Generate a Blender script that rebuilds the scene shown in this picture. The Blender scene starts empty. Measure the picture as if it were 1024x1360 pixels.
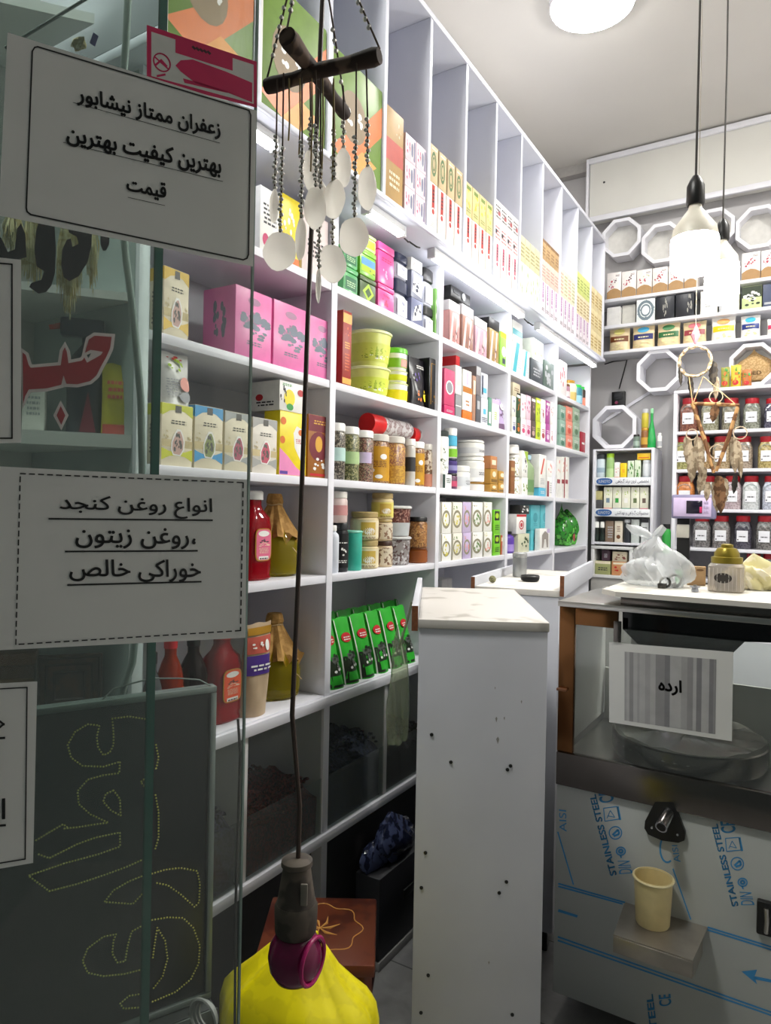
import bpy, bmesh, math, random
from mathutils import Vector, Matrix
from mathutils.geometry import interpolate_bezier, delaunay_2d_cdt
SC = bpy.context.scene
COL = SC.collection
R = math.radians
# ------------------------------------------------------------------ camera, world, exposure
FPX = 926.08
EYE = Vector((0, 0, 1.5))
def _axes(yaw, pit, rol):
    cy, sy, cp, sp = math.cos(yaw), math.sin(yaw), math.cos(pit), math.sin(pit)
    fw = Vector((-sy*cp, cy*cp, sp)); r0 = Vector((cy, sy, 0)); u0 = r0.cross(fw)
    return math.cos(rol)*r0 + math.sin(rol)*u0, -math.sin(rol)*r0 + math.cos(rol)*u0, fw
RT, UP, FW = _axes(R(31.836), R(-0.102), R(1.098))
cd = bpy.data.cameras.new('camera'); cam = bpy.data.objects.new('camera', cd); COL.objects.link(cam)
cd.sensor_fit = 'HORIZONTAL'; cd.sensor_width = 36; cd.lens = 36*FPX/1024; cd.clip_start = .02
cam.matrix_world = Matrix(((RT.x, UP.x, -FW.x, EYE.x), (RT.y, UP.y, -FW.y, EYE.y), (RT.z, UP.z, -FW.z, EYE.z), (0, 0, 0, 1)))
SC.camera = cam
w = bpy.data.worlds.new('street_dusk'); SC.world = w; w.use_nodes = True
w.node_tree.nodes['Background'].inputs[0].default_value = (.80, .95, .92, 1)
w.node_tree.nodes['Background'].inputs[1].default_value = .088
SC.view_settings.view_transform = 'Standard'; SC.view_settings.look = 'None'
SC.view_settings.exposure = 0.0; SC.view_settings.gamma = 1; SC.view_settings.use_curve_mapping = False
TUBE_E, BULB_E, DISC_E = 16.0, 98.0, 50.0
SIDE_FILL_E = 180.0
CORNER_FILL_E = 150.0

def ray(x, y): return ((x-512)*RT + (680-y)*UP)/FPX + FW
def onX(x, y, X): d = ray(x, y); return EYE + d*(X/d.x)
def onY(x, y, Y): d = ray(x, y); return EYE + d*(Y/d.y)
def onZ(x, y, Z): d = ray(x, y); return EYE + d*((Z-1.5)/d.z)
def atD(x, y, z): return EYE + ray(x, y)*z
def onP(x, y, P, n): d = ray(x, y); return EYE + d*((P-EYE).dot(n)/d.dot(n))
def proj(P):
    v = Vector(P)-EYE; z = v.dot(FW)
    return 512+FPX*v.dot(RT)/z, 680-FPX*v.dot(UP)/z

# ------------------------------------------------------------------ materials
_mc = {}
def lin(c): return tuple(((v/255)/12.92 if v/255 < .04045 else ((v/255+.055)/1.055)**2.4) for v in c)
def hx(s): s = s.lstrip('#'); return tuple(int(s[i:i+2], 16) for i in (0, 2, 4))
def _new(k):
    m = bpy.data.materials.new(k); m.use_nodes = True
    return m, m.node_tree.nodes, m.node_tree.links, m.node_tree.nodes['Principled BSDF']
def M(col, rough=.5, metal=0.0, var=.06, scale=30):
    """plain surface with a slight procedural mottle"""
    k = ('M', col, rough, metal, var, scale)
    if k in _mc: return _mc[k]
    m, N, L, b = _new('surface_'+col.strip('#')); c = lin(hx(col))
    t = N.new('ShaderNodeTexCoord'); n = N.new('ShaderNodeTexNoise'); n.inputs['Scale'].default_value = scale; n.inputs['Detail'].default_value = 3
    L.new(t.outputs['Object'], n.inputs['Vector'])
    r = N.new('ShaderNodeValToRGB'); r.color_ramp.elements[0].position = .3; r.color_ramp.elements[1].position = .7
    r.color_ramp.elements[0].color = tuple(v*(1-var) for v in c)+(1,); r.color_ramp.elements[1].color = tuple(min(1, v*(1+var)) for v in c)+(1,)
    L.new(n.outputs['Fac'], r.inputs['Fac']); L.new(r.outputs['Color'], b.inputs['Base Color'])
    b.inputs['Roughness'].default_value = rough; b.inputs['Metallic'].default_value = metal
    _mc[k] = m; return m
def PR(c1, c2, scale=60, thr=.5, c3=None, rough=.45, kind='noise', bump=0):
    """printed or grainy surface: blots of c2 (and c3) on c1"""
    k = ('P', c1, c2, scale, thr, c3, rough, kind, bump)
    if k in _mc: return _mc[k]
    m, N, L, b = _new('print_'+c1.strip('#'))
    t = N.new('ShaderNodeTexCoord')
    if kind == 'voronoi':
        n = N.new('ShaderNodeTexVoronoi'); n.inputs['Scale'].default_value = scale; out = n.outputs['Color']
    else:
        n = N.new('ShaderNodeTexNoise'); n.inputs['Scale'].default_value = scale; n.inputs['Detail'].default_value = 2; out = n.outputs['Fac']
    L.new(t.outputs['Object'], n.inputs['Vector'])
    r = N.new('ShaderNodeValToRGB'); e = r.color_ramp.elements
    if kind == 'voronoi':
        r.color_ramp.interpolation = 'CONSTANT'; sp = N.new('ShaderNodeSeparateColor'); L.new(out, sp.inputs[0]); out = sp.outputs[0]
    e[0].position = max(0, thr-.03); e[0].color = lin(hx(c1))+(1,)
    e[1].position = min(1, thr+.03); e[1].color = lin(hx(c2))+(1,)
    if kind == 'voronoi': e[0].position = 0; e[1].position = thr
    if c3: q = e.new(min(.99, thr+(.25 if kind == 'voronoi' else .1))); q.color = lin(hx(c3))+(1,)
    L.new(out, r.inputs['Fac']); L.new(r.outputs['Color'], b.inputs['Base Color'])
    b.inputs['Roughness'].default_value = rough
    if bump:
        bp = N.new('ShaderNodeBump'); bp.inputs['Strength'].default_value = bump; bp.inputs['Distance'].default_value = .003
        L.new(out, bp.inputs['Height']); L.new(bp.outputs['Normal'], b.inputs['Normal'])
    _mc[k] = m; return m
def GL(col='#e8f2ee', op=.12, rough=.03):
    """thin clear sheet: transparent with a fresnel gloss"""
    k = ('G', col, op, rough)
    if k in _mc: return _mc[k]
    m, N, L, b = _new('clear_'+col.strip('#')); N.remove(b); o = N['Material Output']
    tr = N.new('ShaderNodeBsdfTransparent'); tr.inputs[0].default_value = lin(hx(col))+(1,)
    gl = N.new('ShaderNodeBsdfGlossy'); gl.inputs['Roughness'].default_value = rough
    df = N.new('ShaderNodeBsdfDiffuse'); df.inputs[0].default_value = lin(hx(col))+(1,)
    lw = N.new('ShaderNodeLayerWeight'); lw.inputs[0].default_value = .5          # same gloss from both sides of the sheet
    pw = N.new('ShaderNodeMath'); pw.operation = 'POWER'; pw.inputs[1].default_value = 5; L.new(lw.outputs['Facing'], pw.inputs[0])
    fr = N.new('ShaderNodeMath'); fr.operation = 'MULTIPLY_ADD'; fr.inputs[1].default_value = .8; fr.inputs[2].default_value = .035; L.new(pw.outputs[0], fr.inputs[0])
    m1 = N.new('ShaderNodeMixShader'); m1.inputs[0].default_value = op; L.new(tr.outputs[0], m1.inputs[1]); L.new(df.outputs[0], m1.inputs[2])
    m2 = N.new('ShaderNodeMixShader'); L.new(fr.outputs[0], m2.inputs[0]); L.new(m1.outputs[0], m2.inputs[1]); L.new(gl.outputs[0], m2.inputs[2])
    L.new(m2.outputs[0], o.inputs[0]); _mc[k] = m; return m
def LIQ(col, rough=.05, trans=.75):
    k = ('L', col, rough, trans)
    if k in _mc: return _mc[k]
    m, N, L, b = _new('liquid_'+col.strip('#')); b.inputs['Base Color'].default_value = lin(hx(col))+(1,)
    b.inputs['Roughness'].default_value = rough; b.inputs['Transmission Weight'].default_value = trans; b.inputs['IOR'].default_value = 1.3
    _mc[k] = m; return m
def EM(col, s):
    k = ('E', col, s)
    if k in _mc: return _mc[k]
    m, N, L, b = _new('glow_'+col.strip('#')); b.inputs['Base Color'].default_value = (.9, .9, .9, 1)
    b.inputs['Emission Color'].default_value = lin(hx(col))+(1,); b.inputs['Emission Strength'].default_value = s
    _mc[k] = m; return m
WHITE = M('#e3e3ea', .35, var=.02, scale=6); WHITE2 = M('#d9d9d8', .45, var=.05, scale=5)
STEEL = M('#b9b7b2', .28, 1.0, .05, 12); STEELD = M('#6f6a66', .22, 1.0, .08, 9); CHROME = M('#d8d8d8', .12, 1.0, .02)
BLACK = M('#141414', .4); DARK = M('#25262a', .55); PAPER = M('#cfd0cc', .75, var=.02, scale=8); CARD = M('#9c7d57', .8, var=.12)
GREYW = M('#c9c9ce', .5, var=.03, scale=4)

# ------------------------------------------------------------------ mesh builder
class MB:
    def __init__(s): s.v = []; s.f = []; s.m = []
    def add(s, vs, fs, m=0):
        o = len(s.v); s.v += [tuple(p) for p in vs]
        for f in fs: s.f.append(tuple(i+o for i in f)); s.m.append(m)
        return s
    def box(s, x0, x1, y0, y1, z0, z1, m=0):
        return s.add([(x0, y0, z0), (x1, y0, z0), (x1, y1, z0), (x0, y1, z0), (x0, y0, z1), (x1, y0, z1), (x1, y1, z1), (x0, y1, z1)],
                     [(0, 3, 2, 1), (4, 5, 6, 7), (0, 1, 5, 4), (1, 2, 6, 5), (2, 3, 7, 6), (3, 0, 4, 7)], m)
    def bbox(s, x0, x1, y0, y1, z0, z1, b=.002, m=0):
        """box with chamfered edges"""
        bm = bmesh.new(); bmesh.ops.create_cube(bm, size=1)
        for v in bm.verts: v.co = Vector((x0 if v.co.x < 0 else x1, y0 if v.co.y < 0 else y1, z0 if v.co.z < 0 else z1))
        bmesh.ops.bevel(bm, geom=bm.edges[:], offset=min(b, .3*min(x1-x0, y1-y0, z1-z0)), segments=2, affect='EDGES', profile=.5)
        bm.verts.index_update(); s.add([v.co[:] for v in bm.verts], [[v.index for v in f.verts] for f in bm.faces], m); bm.free(); return s
    def lathe(s, prof, c=(0, 0, 0), n=20, m=0, sx=1, sy=1, M4=None, sq=0):
        """profile of (radius, height) about z; sq>0 squares the section"""
        vs = []; fs = []
        for r, z in prof:
            for i in range(n):
                a = 2*math.pi*(i+.5)/n; k = 1
                if sq:
                    ca, sa = abs(math.cos(a)), abs(math.sin(a)); k = (ca**sq+sa**sq)**(-1/sq)
                p = Vector((c[0]+r*k*sx*math.cos(a), c[1]+r*k*sy*math.sin(a), c[2]+z)); vs.append(M4 @ p if M4 else p)
        for j in range(len(prof)-1):
            for i in range(n): k = (i+1) % n; fs.append((j*n+i, j*n+k, (j+1)*n+k, (j+1)*n+i))
        fs.append(tuple(reversed(range(n)))); o = (len(prof)-1)*n; fs.append(tuple(range(o, o+n)))
        return s.add(vs, fs, m)
    def tube(s, pts, r, n=8, m=0, closed=False):
        pts = [Vector(p) for p in pts]; rs = r if isinstance(r, (list, tuple)) else [r]*len(pts); vs = []; fs = []; k = len(pts)
        t0 = (pts[1]-pts[0]).normalized(); a = Vector((0, 0, 1)) if abs(t0.z) < .9 else Vector((1, 0, 0)); u = t0.cross(a).normalized()
        for i, p in enumerate(pts):
            t = (pts[(i+1) % k]-pts[i-1]) if closed else (pts[min(i+1, k-1)]-pts[max(i-1, 0)])
            t.normalize(); u = (u-t*u.dot(t)).normalized(); v = t.cross(u)
            for j in range(n): q = 2*math.pi*j/n; vs.append(p+(u*math.cos(q)+v*math.sin(q))*rs[i])
        for i in range(k if closed else k-1):
            for j in range(n): b = (j+1) % n; i2 = (i+1) % k; fs.append((i*n+j, i*n+b, i2*n+b, i2*n+j))
        if not closed: fs.append(tuple(reversed(range(n)))); fs.append(tuple(range((k-1)*n, k*n)))
        return s.add(vs, fs, m)
    def ball(s, c, r, n=10, m=0, sc=(1, 1, 1), M4=None):
        h = n//2+1; pr = [(max(1e-5, r*math.sin(math.pi*i/h)), -r*math.cos(math.pi*i/h)) for i in range(h+1)]
        T = Matrix.Translation(c) @ (M4 if M4 else Matrix()) @ Matrix.Diagonal((*sc, 1))
        return s.lathe(pr, (0, 0, 0), n, m, M4=T)
    def ico(s, c, r, m=0):
        bm = bmesh.new(); bmesh.ops.create_icosphere(bm, subdivisions=1, radius=r, matrix=Matrix.Translation(c))
        bm.verts.index_update(); s.add([v.co[:] for v in bm.verts], [[v.index for v in f.verts] for f in bm.faces], m); bm.free(); return s
    def prism(s, poly, f, t, m=0):
        """poly of (u,v) points; f(u,v,d) gives the 3-D point at depth d: solid of thickness t"""
        n = len(poly); a = [f(u, v, 0) for u, v in poly]; b = [f(u, v, t) for u, v in poly]
        return s.add(a+b, [tuple(range(n)), tuple(reversed(range(n, 2*n)))]+[(i, n+i, n+(i+1) % n, (i+1) % n) for i in range(n)], m)
    def rand(s, a, seed=0):
        g = random.Random(seed); s.v = [(x+g.uniform(-a, a), y+g.uniform(-a, a), z+g.uniform(-a, a)) for x, y, z in s.v]; return s
    def build(s, name, mats, parent=None, smooth=40, fix=True):
        me = bpy.data.meshes.new(name); me.from_pydata(s.v, [], s.f); mats = mats if isinstance(mats, (list, tuple)) else [mats]
        for q in mats: me.materials.append(q)
        me.polygons.foreach_set('material_index', s.m)
        if fix:
            bm = bmesh.new(); bm.from_mesh(me); bmesh.ops.recalc_face_normals(bm, faces=bm.faces); bm.to_mesh(me); bm.free()
        if smooth:
            me.polygons.foreach_set('use_smooth', [True]*len(me.polygons)); me.set_sharp_from_angle(angle=R(smooth))
        me.update(); o = bpy.data.objects.new(name, me); COL.objects.link(o)
        if parent: o.parent = parent
        return o
def tag(o, label=None, cat=None, group=None, kind=None):
    if label: o['label'] = label
    if cat: o['category'] = cat
    if group: o['group'] = group
    if kind: o['kind'] = kind
    return o
def thing(name, label, cat, loc=(0, 0, 0), rz=0, group=None):
    o = bpy.data.objects.new(name, None); COL.objects.link(o); o.empty_display_size = .05
    o.location = loc; o.rotation_euler = (0, 0, rz); return tag(o, label, cat, group)
def struct(o): o['kind'] = 'structure'; return o
def copy_tree(o, parent=None):
    c = o.copy(); COL.objects.link(c)
    if parent: c.parent = parent
    for ch in list(o.children): copy_tree(ch, c)
    return c

# ------------------------------------------------------------------ lettering
_F = dict(zip('ابپتجحخدرزشصعغفقکلمنوهی', [
 (0xFE8D, 0xFE8E, 0, 0), (0xFE8F, 0xFE90, 0xFE91, 0xFE92), (0xFB56, 0xFB57, 0xFB58, 0xFB59), (0xFE95, 0xFE96, 0xFE97, 0xFE98), (0xFE9D, 0xFE9E, 0xFE9F, 0xFEA0),
 (0xFEA1, 0xFEA2, 0xFEA3, 0xFEA4), (0xFEA5, 0xFEA6, 0xFEA7, 0xFEA8), (0xFEA9, 0xFEAA, 0, 0), (0xFEAD, 0xFEAE, 0, 0), (0xFEAF, 0xFEB0, 0, 0),
 (0xFEB5, 0xFEB6, 0xFEB7, 0xFEB8), (0xFEB9, 0xFEBA, 0xFEBB, 0xFEBC), (0xFEC9, 0xFECA, 0xFECB, 0xFECC), (0xFECD, 0xFECE, 0xFECF, 0xFED0), (0xFED1, 0xFED2, 0xFED3, 0xFED4),
 (0xFED5, 0xFED6, 0xFED7, 0xFED8), (0xFB8E, 0xFB8F, 0xFB90, 0xFB91), (0xFEDD, 0xFEDE, 0xFEDF, 0xFEE0), (0xFEE1, 0xFEE2, 0xFEE3, 0xFEE4), (0xFEE5, 0xFEE6, 0xFEE7, 0xFEE8),
 (0xFEED, 0xFEEE, 0, 0), (0xFEE9, 0xFEEA, 0xFEEB, 0xFEEC), (0xFBFC, 0xFBFD, 0xFBFE, 0xFBFF)]))
def shape(t):
    out = []
    for i, c in enumerate(t):
        if c not in _F: out.append(c); continue
        prv = i > 0 and t[i-1] in _F and _F[t[i-1]][2] != 0
        nxt = i+1 < len(t) and t[i+1] in _F and _F[c][2] != 0
        out.append(chr(_F[c][3 if prv and nxt else 1 if prv else 2 if nxt else 0]))
    return ''.join(reversed(out))
def glyphs(text, bold=0.0):
    """flat faces of a line of text normalised to its own box: outlines filled by the non-zero winding rule"""
    c = bpy.data.curves.new('lettering', 'FONT'); c.body = text
    o = bpy.data.objects.new('lettering', c); COL.objects.link(o); bpy.context.view_layer.update()
    cu = o.to_curve(bpy.context.evaluated_depsgraph_get()); loops = []
    for sp in cu.splines:
        if sp.type == 'BEZIER':
            P = sp.bezier_points; L = []
            for i in range(len(P)):
                p, q = P[i], P[(i+1) % len(P)]
                L += [v.xy for v in interpolate_bezier(p.co, p.handle_right, q.handle_left, q.co, 6)[:-1]]
        else: L = [Vector(p.co[:2]) for p in sp.points]
        D = [v for i, v in enumerate(L) if (v-L[i-1]).length > 1e-5]
        if len(D) > 2: loops.append(D)
    o.to_curve_clear(); bpy.data.objects.remove(o); bpy.data.curves.remove(c)
    co = [v for L in loops for v in L]; ed = []; k = 0
    for L in loops: ed += [(k+i, k+(i+1) % len(L)) for i in range(len(L))]; k += len(L)
    vs, _, tris = delaunay_2d_cdt(co, ed, [], 0, 1e-6)[:3]; fs = []
    segs = [(L[i-1], L[i]) for L in loops for i in range(len(L))]
    for t in tris:
        x = sum(vs[i].x for i in t)/len(t); y = sum(vs[i].y for i in t)/len(t); wn = 0
        for p, q in segs:
            if (p.y <= y) != (q.y <= y) and p.x+(y-p.y)/(q.y-p.y)*(q.x-p.x) > x: wn += 1 if q.y > p.y else -1
        if wn: fs.append(tuple(t))
    vs = [Vector(v) for v in vs]
    if bold:
        for p, q in segs:
            d = (q-p).normalized(); n = Vector((-d.y, d.x))*bold; e = d*bold*.5; k = len(vs); vs += [p-n-e, q-n+e, q+n+e, p+n-e]; fs.append((k, k+1, k+2, k+3))
    used = {i for f in fs for i in f}
    x0 = min(vs[i].x for i in used); x1 = max(vs[i].x for i in used); y0 = min(vs[i].y for i in used); y1 = max(vs[i].y for i in used)
    return [((v.x-x0)/(x1-x0), (v.y-y0)/(y1-y0)) for v in vs], fs
def write(mb, text, f, s0, s1, t0, t1, d=0, m=0, bold=0.0):
    """lay a line of text into the box s0..s1, t0..t1 of the surface map f(s,t,d)"""
    vs, fs = glyphs(text, bold); mb.add([f(s0+(s1-s0)*x, t0+(t1-t0)*y, d) for x, y in vs], fs, m)
def quadmap(TL, TR, BR, BL):
    TL, TR, BR, BL = map(Vector, (TL, TR, BR, BL)); n = (TR-BL).cross(TL-BL); n.normalize()
    if n.dot(EYE-BL) < 0: n = -n
    return (lambda s, t, d=0: (BL*(1-s)+BR*s)*(1-t)+(TL*(1-s)+TR*s)*t + n*d), n
# ------------------------------------------------------------------ room shell
PLASTER = M('#d6d3cf', .85, var=.03, scale=3)
CEIL = M('#cfccc7', .9, var=.02, scale=2)
def floor_mat():
    m, N, L, b = _new('grey_floor_tile'); t = N.new('ShaderNodeTexCoord')
    k = N.new('ShaderNodeTexBrick'); k.offset = 0; k.inputs['Scale'].default_value = 1; k.inputs['Brick Width'].default_value = .4; k.inputs['Row Height'].default_value = .4; k.inputs['Mortar Size'].default_value = .003
    k.inputs['Color1'].default_value = (.34, .34, .33, 1); k.inputs['Color2'].default_value = (.30, .30, .30, 1); k.inputs['Mortar'].default_value = (.1, .1, .1, 1)
    n = N.new('ShaderNodeTexNoise'); n.inputs['Scale'].default_value = 9; n.inputs['Detail'].default_value = 6; n.inputs['Distortion'].default_value = 1.5
    mx = N.new('ShaderNodeMix'); mx.data_type = 'RGBA'; mx.blend_type = 'MULTIPLY'; mx.inputs[0].default_value = .6
    L.new(t.outputs['Object'], k.inputs['Vector']); L.new(t.outputs['Object'], n.inputs['Vector'])
    L.new(k.outputs['Color'], mx.inputs[6]); L.new(n.outputs['Fac'], mx.inputs[7]); L.new(mx.outputs[2], b.inputs['Base Color']); b.inputs['Roughness'].default_value = .4
    return m
struct(MB().box(-1.75, 1.4, -.3, 5.1, -.06, 0).build('floor', floor_mat()))
struct(MB().box(-1.75, 1.4, .25, 5.1, 4.0, 4.08).build('ceiling', CEIL))
struct(MB().box(-1.8, -1.70, .35, 5.1, 0, 4.0).build('wall_left', PLASTER))
struct(MB().box(1.3, 1.4, .35, 5.1, 0, 4.0).build('wall_right', PLASTER))
struct(MB().box(-1.70, 1.3, 5.0, 5.1, 0, 4.0).build('wall_back', M('#b9b7b8', .35, var=.03, scale=3)))
# cornice between back wall and ceiling
struct(MB().box(-1.70, 1.3, 4.93, 5.0, 3.93, 4.0).build('trim_1', M('#a5a29f', .8)))

# ------------------------------------------------------------------ long wall shelving
FX = -1.30; UX = -1.20; BX = -1.63
YP = [1.045, 1.768, 2.492, 3.225, 3.951, 4.650]
S = [.92, 1.295, 1.597, 1.904, 2.208]; SOF = 2.49; UB = 2.515; UT = 3.28
sh = thing('wall_shelving', 'long white open shelving down the left side, filled with packaged goods', 'shelving', (FX, 1.045, 0))
off = Vector((-FX, -1.045, 0))
class LB(MB):
    def build(s, name, mats, parent=None, **k):
        if parent is not None:
            q = parent
            while q.parent: q = q.parent
            T = Matrix.Translation(q.location) @ Matrix.Rotation(q.rotation_euler.z, 4, 'Z'); T.invert(); s.v = [tuple(T @ Vector(p)) for p in s.v]
        return MB.build(s, name, mats, parent, **k)
for i, y in enumerate(YP):
    a, b = (y-.015, y+.015) if i < 5 else (y-.024, y)
    LB().bbox(BX, FX, a, b, .0, SOF-.001, .0015).build('upright', WHITE, sh)
for i in range(5):
    y0, y1 = YP[i]+.016, YP[i+1]-(.016 if i < 4 else .025)
    for k in range(1, 5): LB().bbox(BX+.005, FX-.002, y0, y1, S[k]-.024, S[k], .0015).build('shelf_board', WHITE, sh)
    LB().bbox(BX+.005, FX-.002, y0, y1, S[0]-.034, S[0], .0015).build('base_board', WHITE, sh)
    LB().box(BX-.012, BX, y0-.015, y1+.015, .0, SOF-.002).build('back_panel', M('#cfcfd6', .5, var=.02, scale=4), sh)
# the bins below the shelves
LB().bbox(FX-.001, FX+.012, 1.03, 3.95, S[0]-.036, S[0]-.004, .002).build('fascia', WHITE, sh)
LB().bbox(FX-.02, FX+.008, 1.03, 4.6, .455, .485, .002).build('bin_rail', WHITE, sh)
LB().bbox(FX-.02, FX+.006, 2.02, 4.6, .025, .06, .002).build('base_rail', WHITE2, sh)
LB().box(BX+.006, FX-.022, 1.06, 4.6, .44, .454).build('bin_floor', WHITE2, sh)
for k in range(4):
    y = (YP[k]+YP[k+1])/2; LB().bbox(BX+.006, FX-.004, y-.011, y+.011, .486, S[0]-.037, .0015).build('bin_divider', WHITE2, sh)
bins = []
for k in range(4):
    ym = (YP[k]+YP[k+1])/2
    for a, b in ((YP[k]+.017, ym-.013), (ym+.013, YP[k+1]-.017)):
        bins.append((a, b)); LB().box(FX-.012, FX-.008, a, b, .487, S[0]-.038).build('bin_glass', GL('#f4f7f6', .02), sh)
        LB().box(FX-.006, FX-.003, a, b, .487, .66).build('bin_glass_strip', GL('#f0f4f3', .04), sh)
LB().box(FX-.06, FX-.04, 1.06, 4.6, .0, .43).build('kick_panel', M('#3b3a3c', .5), sh)
HERB = [('#565072', '#201e2a', 'dark purple dried flowers heaped in the first glass-fronted bin'), ('#7a2a26', '#37120f', 'dark red dried petals heaped in the second glass-fronted bin'),
        ('#333a52', '#171a22', 'blackish blue dried buds heaped in the third glass-fronted bin'), ('#3a2018', '#180d0a', 'brown dried bark heaped in the fourth glass-fronted bin')]
for q, (a, b) in enumerate(bins[:4]):
    g = random.Random(q); mb = MB(); nx, ny = 14, 16; hgt = (.21, .18, .23, .18)[q]
    P = [[(BX+.01+(FX-.02-BX-.01)*i/nx, a+.004+(b-a-.008)*j/ny, .458+hgt*(.8+.3*math.sin(3.1*i/nx))+g.uniform(-.012, .012)) for j in range(ny+1)] for i in range(nx+1)]
    vs = [p for r in P for p in r]; o = len(vs); vs2 = [(x, y, .457) for x, y, z in vs]; W = ny+1
    fs = [(i*W+j, (i+1)*W+j, (i+1)*W+j+1, i*W+j+1) for i in range(nx) for j in range(ny)]
    edge = [i*W for i in range(nx+1)]+[nx*W+j for j in range(1, W)]+[i*W+ny for i in range(nx-1, -1, -1)]+[j for j in range(ny-1, 0, -1)]
    fs += [(edge[i], edge[(i+1) % len(edge)], o+edge[(i+1) % len(edge)], o+edge[i]) for i in range(len(edge))]
    mb.add(vs+vs2, fs)
    for _ in range(500):
        x, y = g.uniform(BX+.05, FX-.025), g.uniform(a+.01, b-.01); z = .458+hgt*1.02; z = g.uniform(.48, z+.02) if x > FX-.05 else z+g.uniform(-.01, .012)
        mb.box(x-.005, x+.005, y-.004, y+.004, z-.003, z+.004)
    tag(mb.rand(.002, q).build('dried_herbs', PR(HERB[q][0], HERB[q][1], 140, .5, rough=.9), smooth=0), HERB[q][2], 'herbs', None, 'stuff')

LAV = M('#dcdeea', .4, var=.02, scale=6)
oc = thing('overhead_cabinet', 'white overhead pigeonhole cabinet running the length of the left side above the lamps', 'cabinet', (UX, .996, UB))
DV = [4.56-.297*k for k in range(13)]
for y in DV: LB().bbox(BX, UX, y-.009, y+.009, UB+.0005, UT-.023, .0012).build('divider', LAV, oc)
LB().bbox(BX, UX+.002, DV[-1]-.009, 4.569, SOF, UB, .002).build('bottom_board', LAV, oc)
LB().bbox(BX, UX+.002, DV[-1]-.009, 4.569, UT-.022, UT, .002).build('top_board', LAV, oc)
LB().box(BX-.012, BX-.0005, DV[-1], 4.56, SOF, UT).build('back_panel', M('#d3d5e4', .5, var=.02, scale=4), oc)
LB().bbox(UX+.0025, UX+.012, DV[-1], 4.569, SOF, SOF+.016, .001).build('lip', LAV, oc)

# ------------------------------------------------------------------ lamps
def tube_lamp(label, y0, y1):
    t = thing('tube_lamp', label, 'lamp', (-1.25, (y0+y1)/2, SOF-.001), 0, 'tube lamps under the overhead cabinet'); h = (y1-y0)/2
    MB().bbox(-.016, .016, -h, h, -.022, -.0005, .002).build('housing', WHITE2, t)
    MB().bbox(-.013, .013, -h+.015, h-.015, -.036, -.0225, .005).build('diffuser', EM('#fbfcff', TUBE_E), t)
    for s in (-1, 1): MB().bbox(-.017, .017, s*(h+.002)-.008, s*(h+.002)+.008, -.038, -.0002, .003).build('end_cap', M('#cfd0d2', .4), t)
tx = lambda x, y: onX(x, y, -1.25).y
for (a, b, lb) in ((1.12, 1.42, 'glowing white tube lamp under the overhead cabinet, behind the glass at the near end'), (tx(487, 270), tx(533, 304), 'short glowing tube lamp just right of the hanging shells'),
                   (tx(574, 335), tx(692, 422), 'longest glowing white tube lamp, above the pink perfume cases'), (tx(714, 440), tx(789, 486), 'farthest glowing tube lamp at the back end of the shelving')):
    tube_lamp(lb, a, b)
for y, lb in ((tx(545, 313), 'thin dark wire loop between the short and the longest tube lamp'), (tx(702, 431), 'thin dark wire loop before the farthest tube lamp')):
    o = MB().tube([(-1.25, y-.06, SOF-.03), (-1.24, y-.03, SOF-.045), (-1.255, y, SOF-.03), (-1.24, y+.03, SOF-.042), (-1.25, y+.07, SOF-.03)], .003, 6).build('lamp_wire', BLACK); tag(o, lb, 'wire')
c = atD(787, -14, 3.38); c.z = 4.0
def disc_lamp(c, label, e):
  t = thing('ceiling_lamp', label, 'lamp', c)
  MB().lathe([(.20, -.03), (.205, -.012), (.205, -.0005)], n=40).build('rim', WHITE, t)
  MB().lathe([(.02, -.062), (.10, -.058), (.165, -.048), (.196, -.031)], n=40).build('diffuser', EM('#fffdf8', e), t)
disc_lamp(c, 'round glowing white lamp on the ceiling', DISC_E)
disc_lamp(Vector((.7, 3.2, 4.0)), 'unseen round ceiling lamp added at right to brighten the overhead bays', SIDE_FILL_E)  # unseen lamp added to brighten the overhead bays
disc_lamp(Vector((-1.18, .62, 4.0)), 'unseen round ceiling lamp added to brighten the shop-front corner', CORNER_FILL_E)  # unseen lamp added to brighten the corner behind the glass
def pendant(label, px, pytop, pybot, wpx, z):
    k = z/FPX; top = atD(px, pytop, z); r = wpx*k/2; H = (pybot-pytop)*k
    t = thing('pendant_bulb', label, 'lamp', top, 0, 'pendant bulbs on long cords')
    MB().tube([(0, 0, 3.999-top.z), (.003, .002, (4-top.z)*.5), (0, 0, .03)], .0035, 6).build('cord', M('#3a3733', .5), t)
    MB().lathe([(.009, .035), (.017, .022), (.024, .006), (.025, -.045), (.022, -.05)], n=20).build('socket', BLACK, t)
    MB().lathe([(.017, -.05), (.019, -.06), (.03, -.075), (r*.62, -.09), (r*.9, -.115), (r*.98, -.145)], n=32).build('collar', M('#e9e4d4', .4), t)
    MB().lathe([(r*.985, -.1455), (r, -.16), (r, -H+.03), (r*.93, -H+.008), (r*.7, -H), (.001, -H-.002)], n=32).build('globe', EM('#fffef9', BULB_E), t)
pendant('nearer hanging bulb with black socket and fat glowing globe', 924, 250, 362, 60, 2.0)
pendant('farther hanging bulb with grey socket, partly behind the nearer globe', 960, 303, 402, 42, 2.75)

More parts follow.
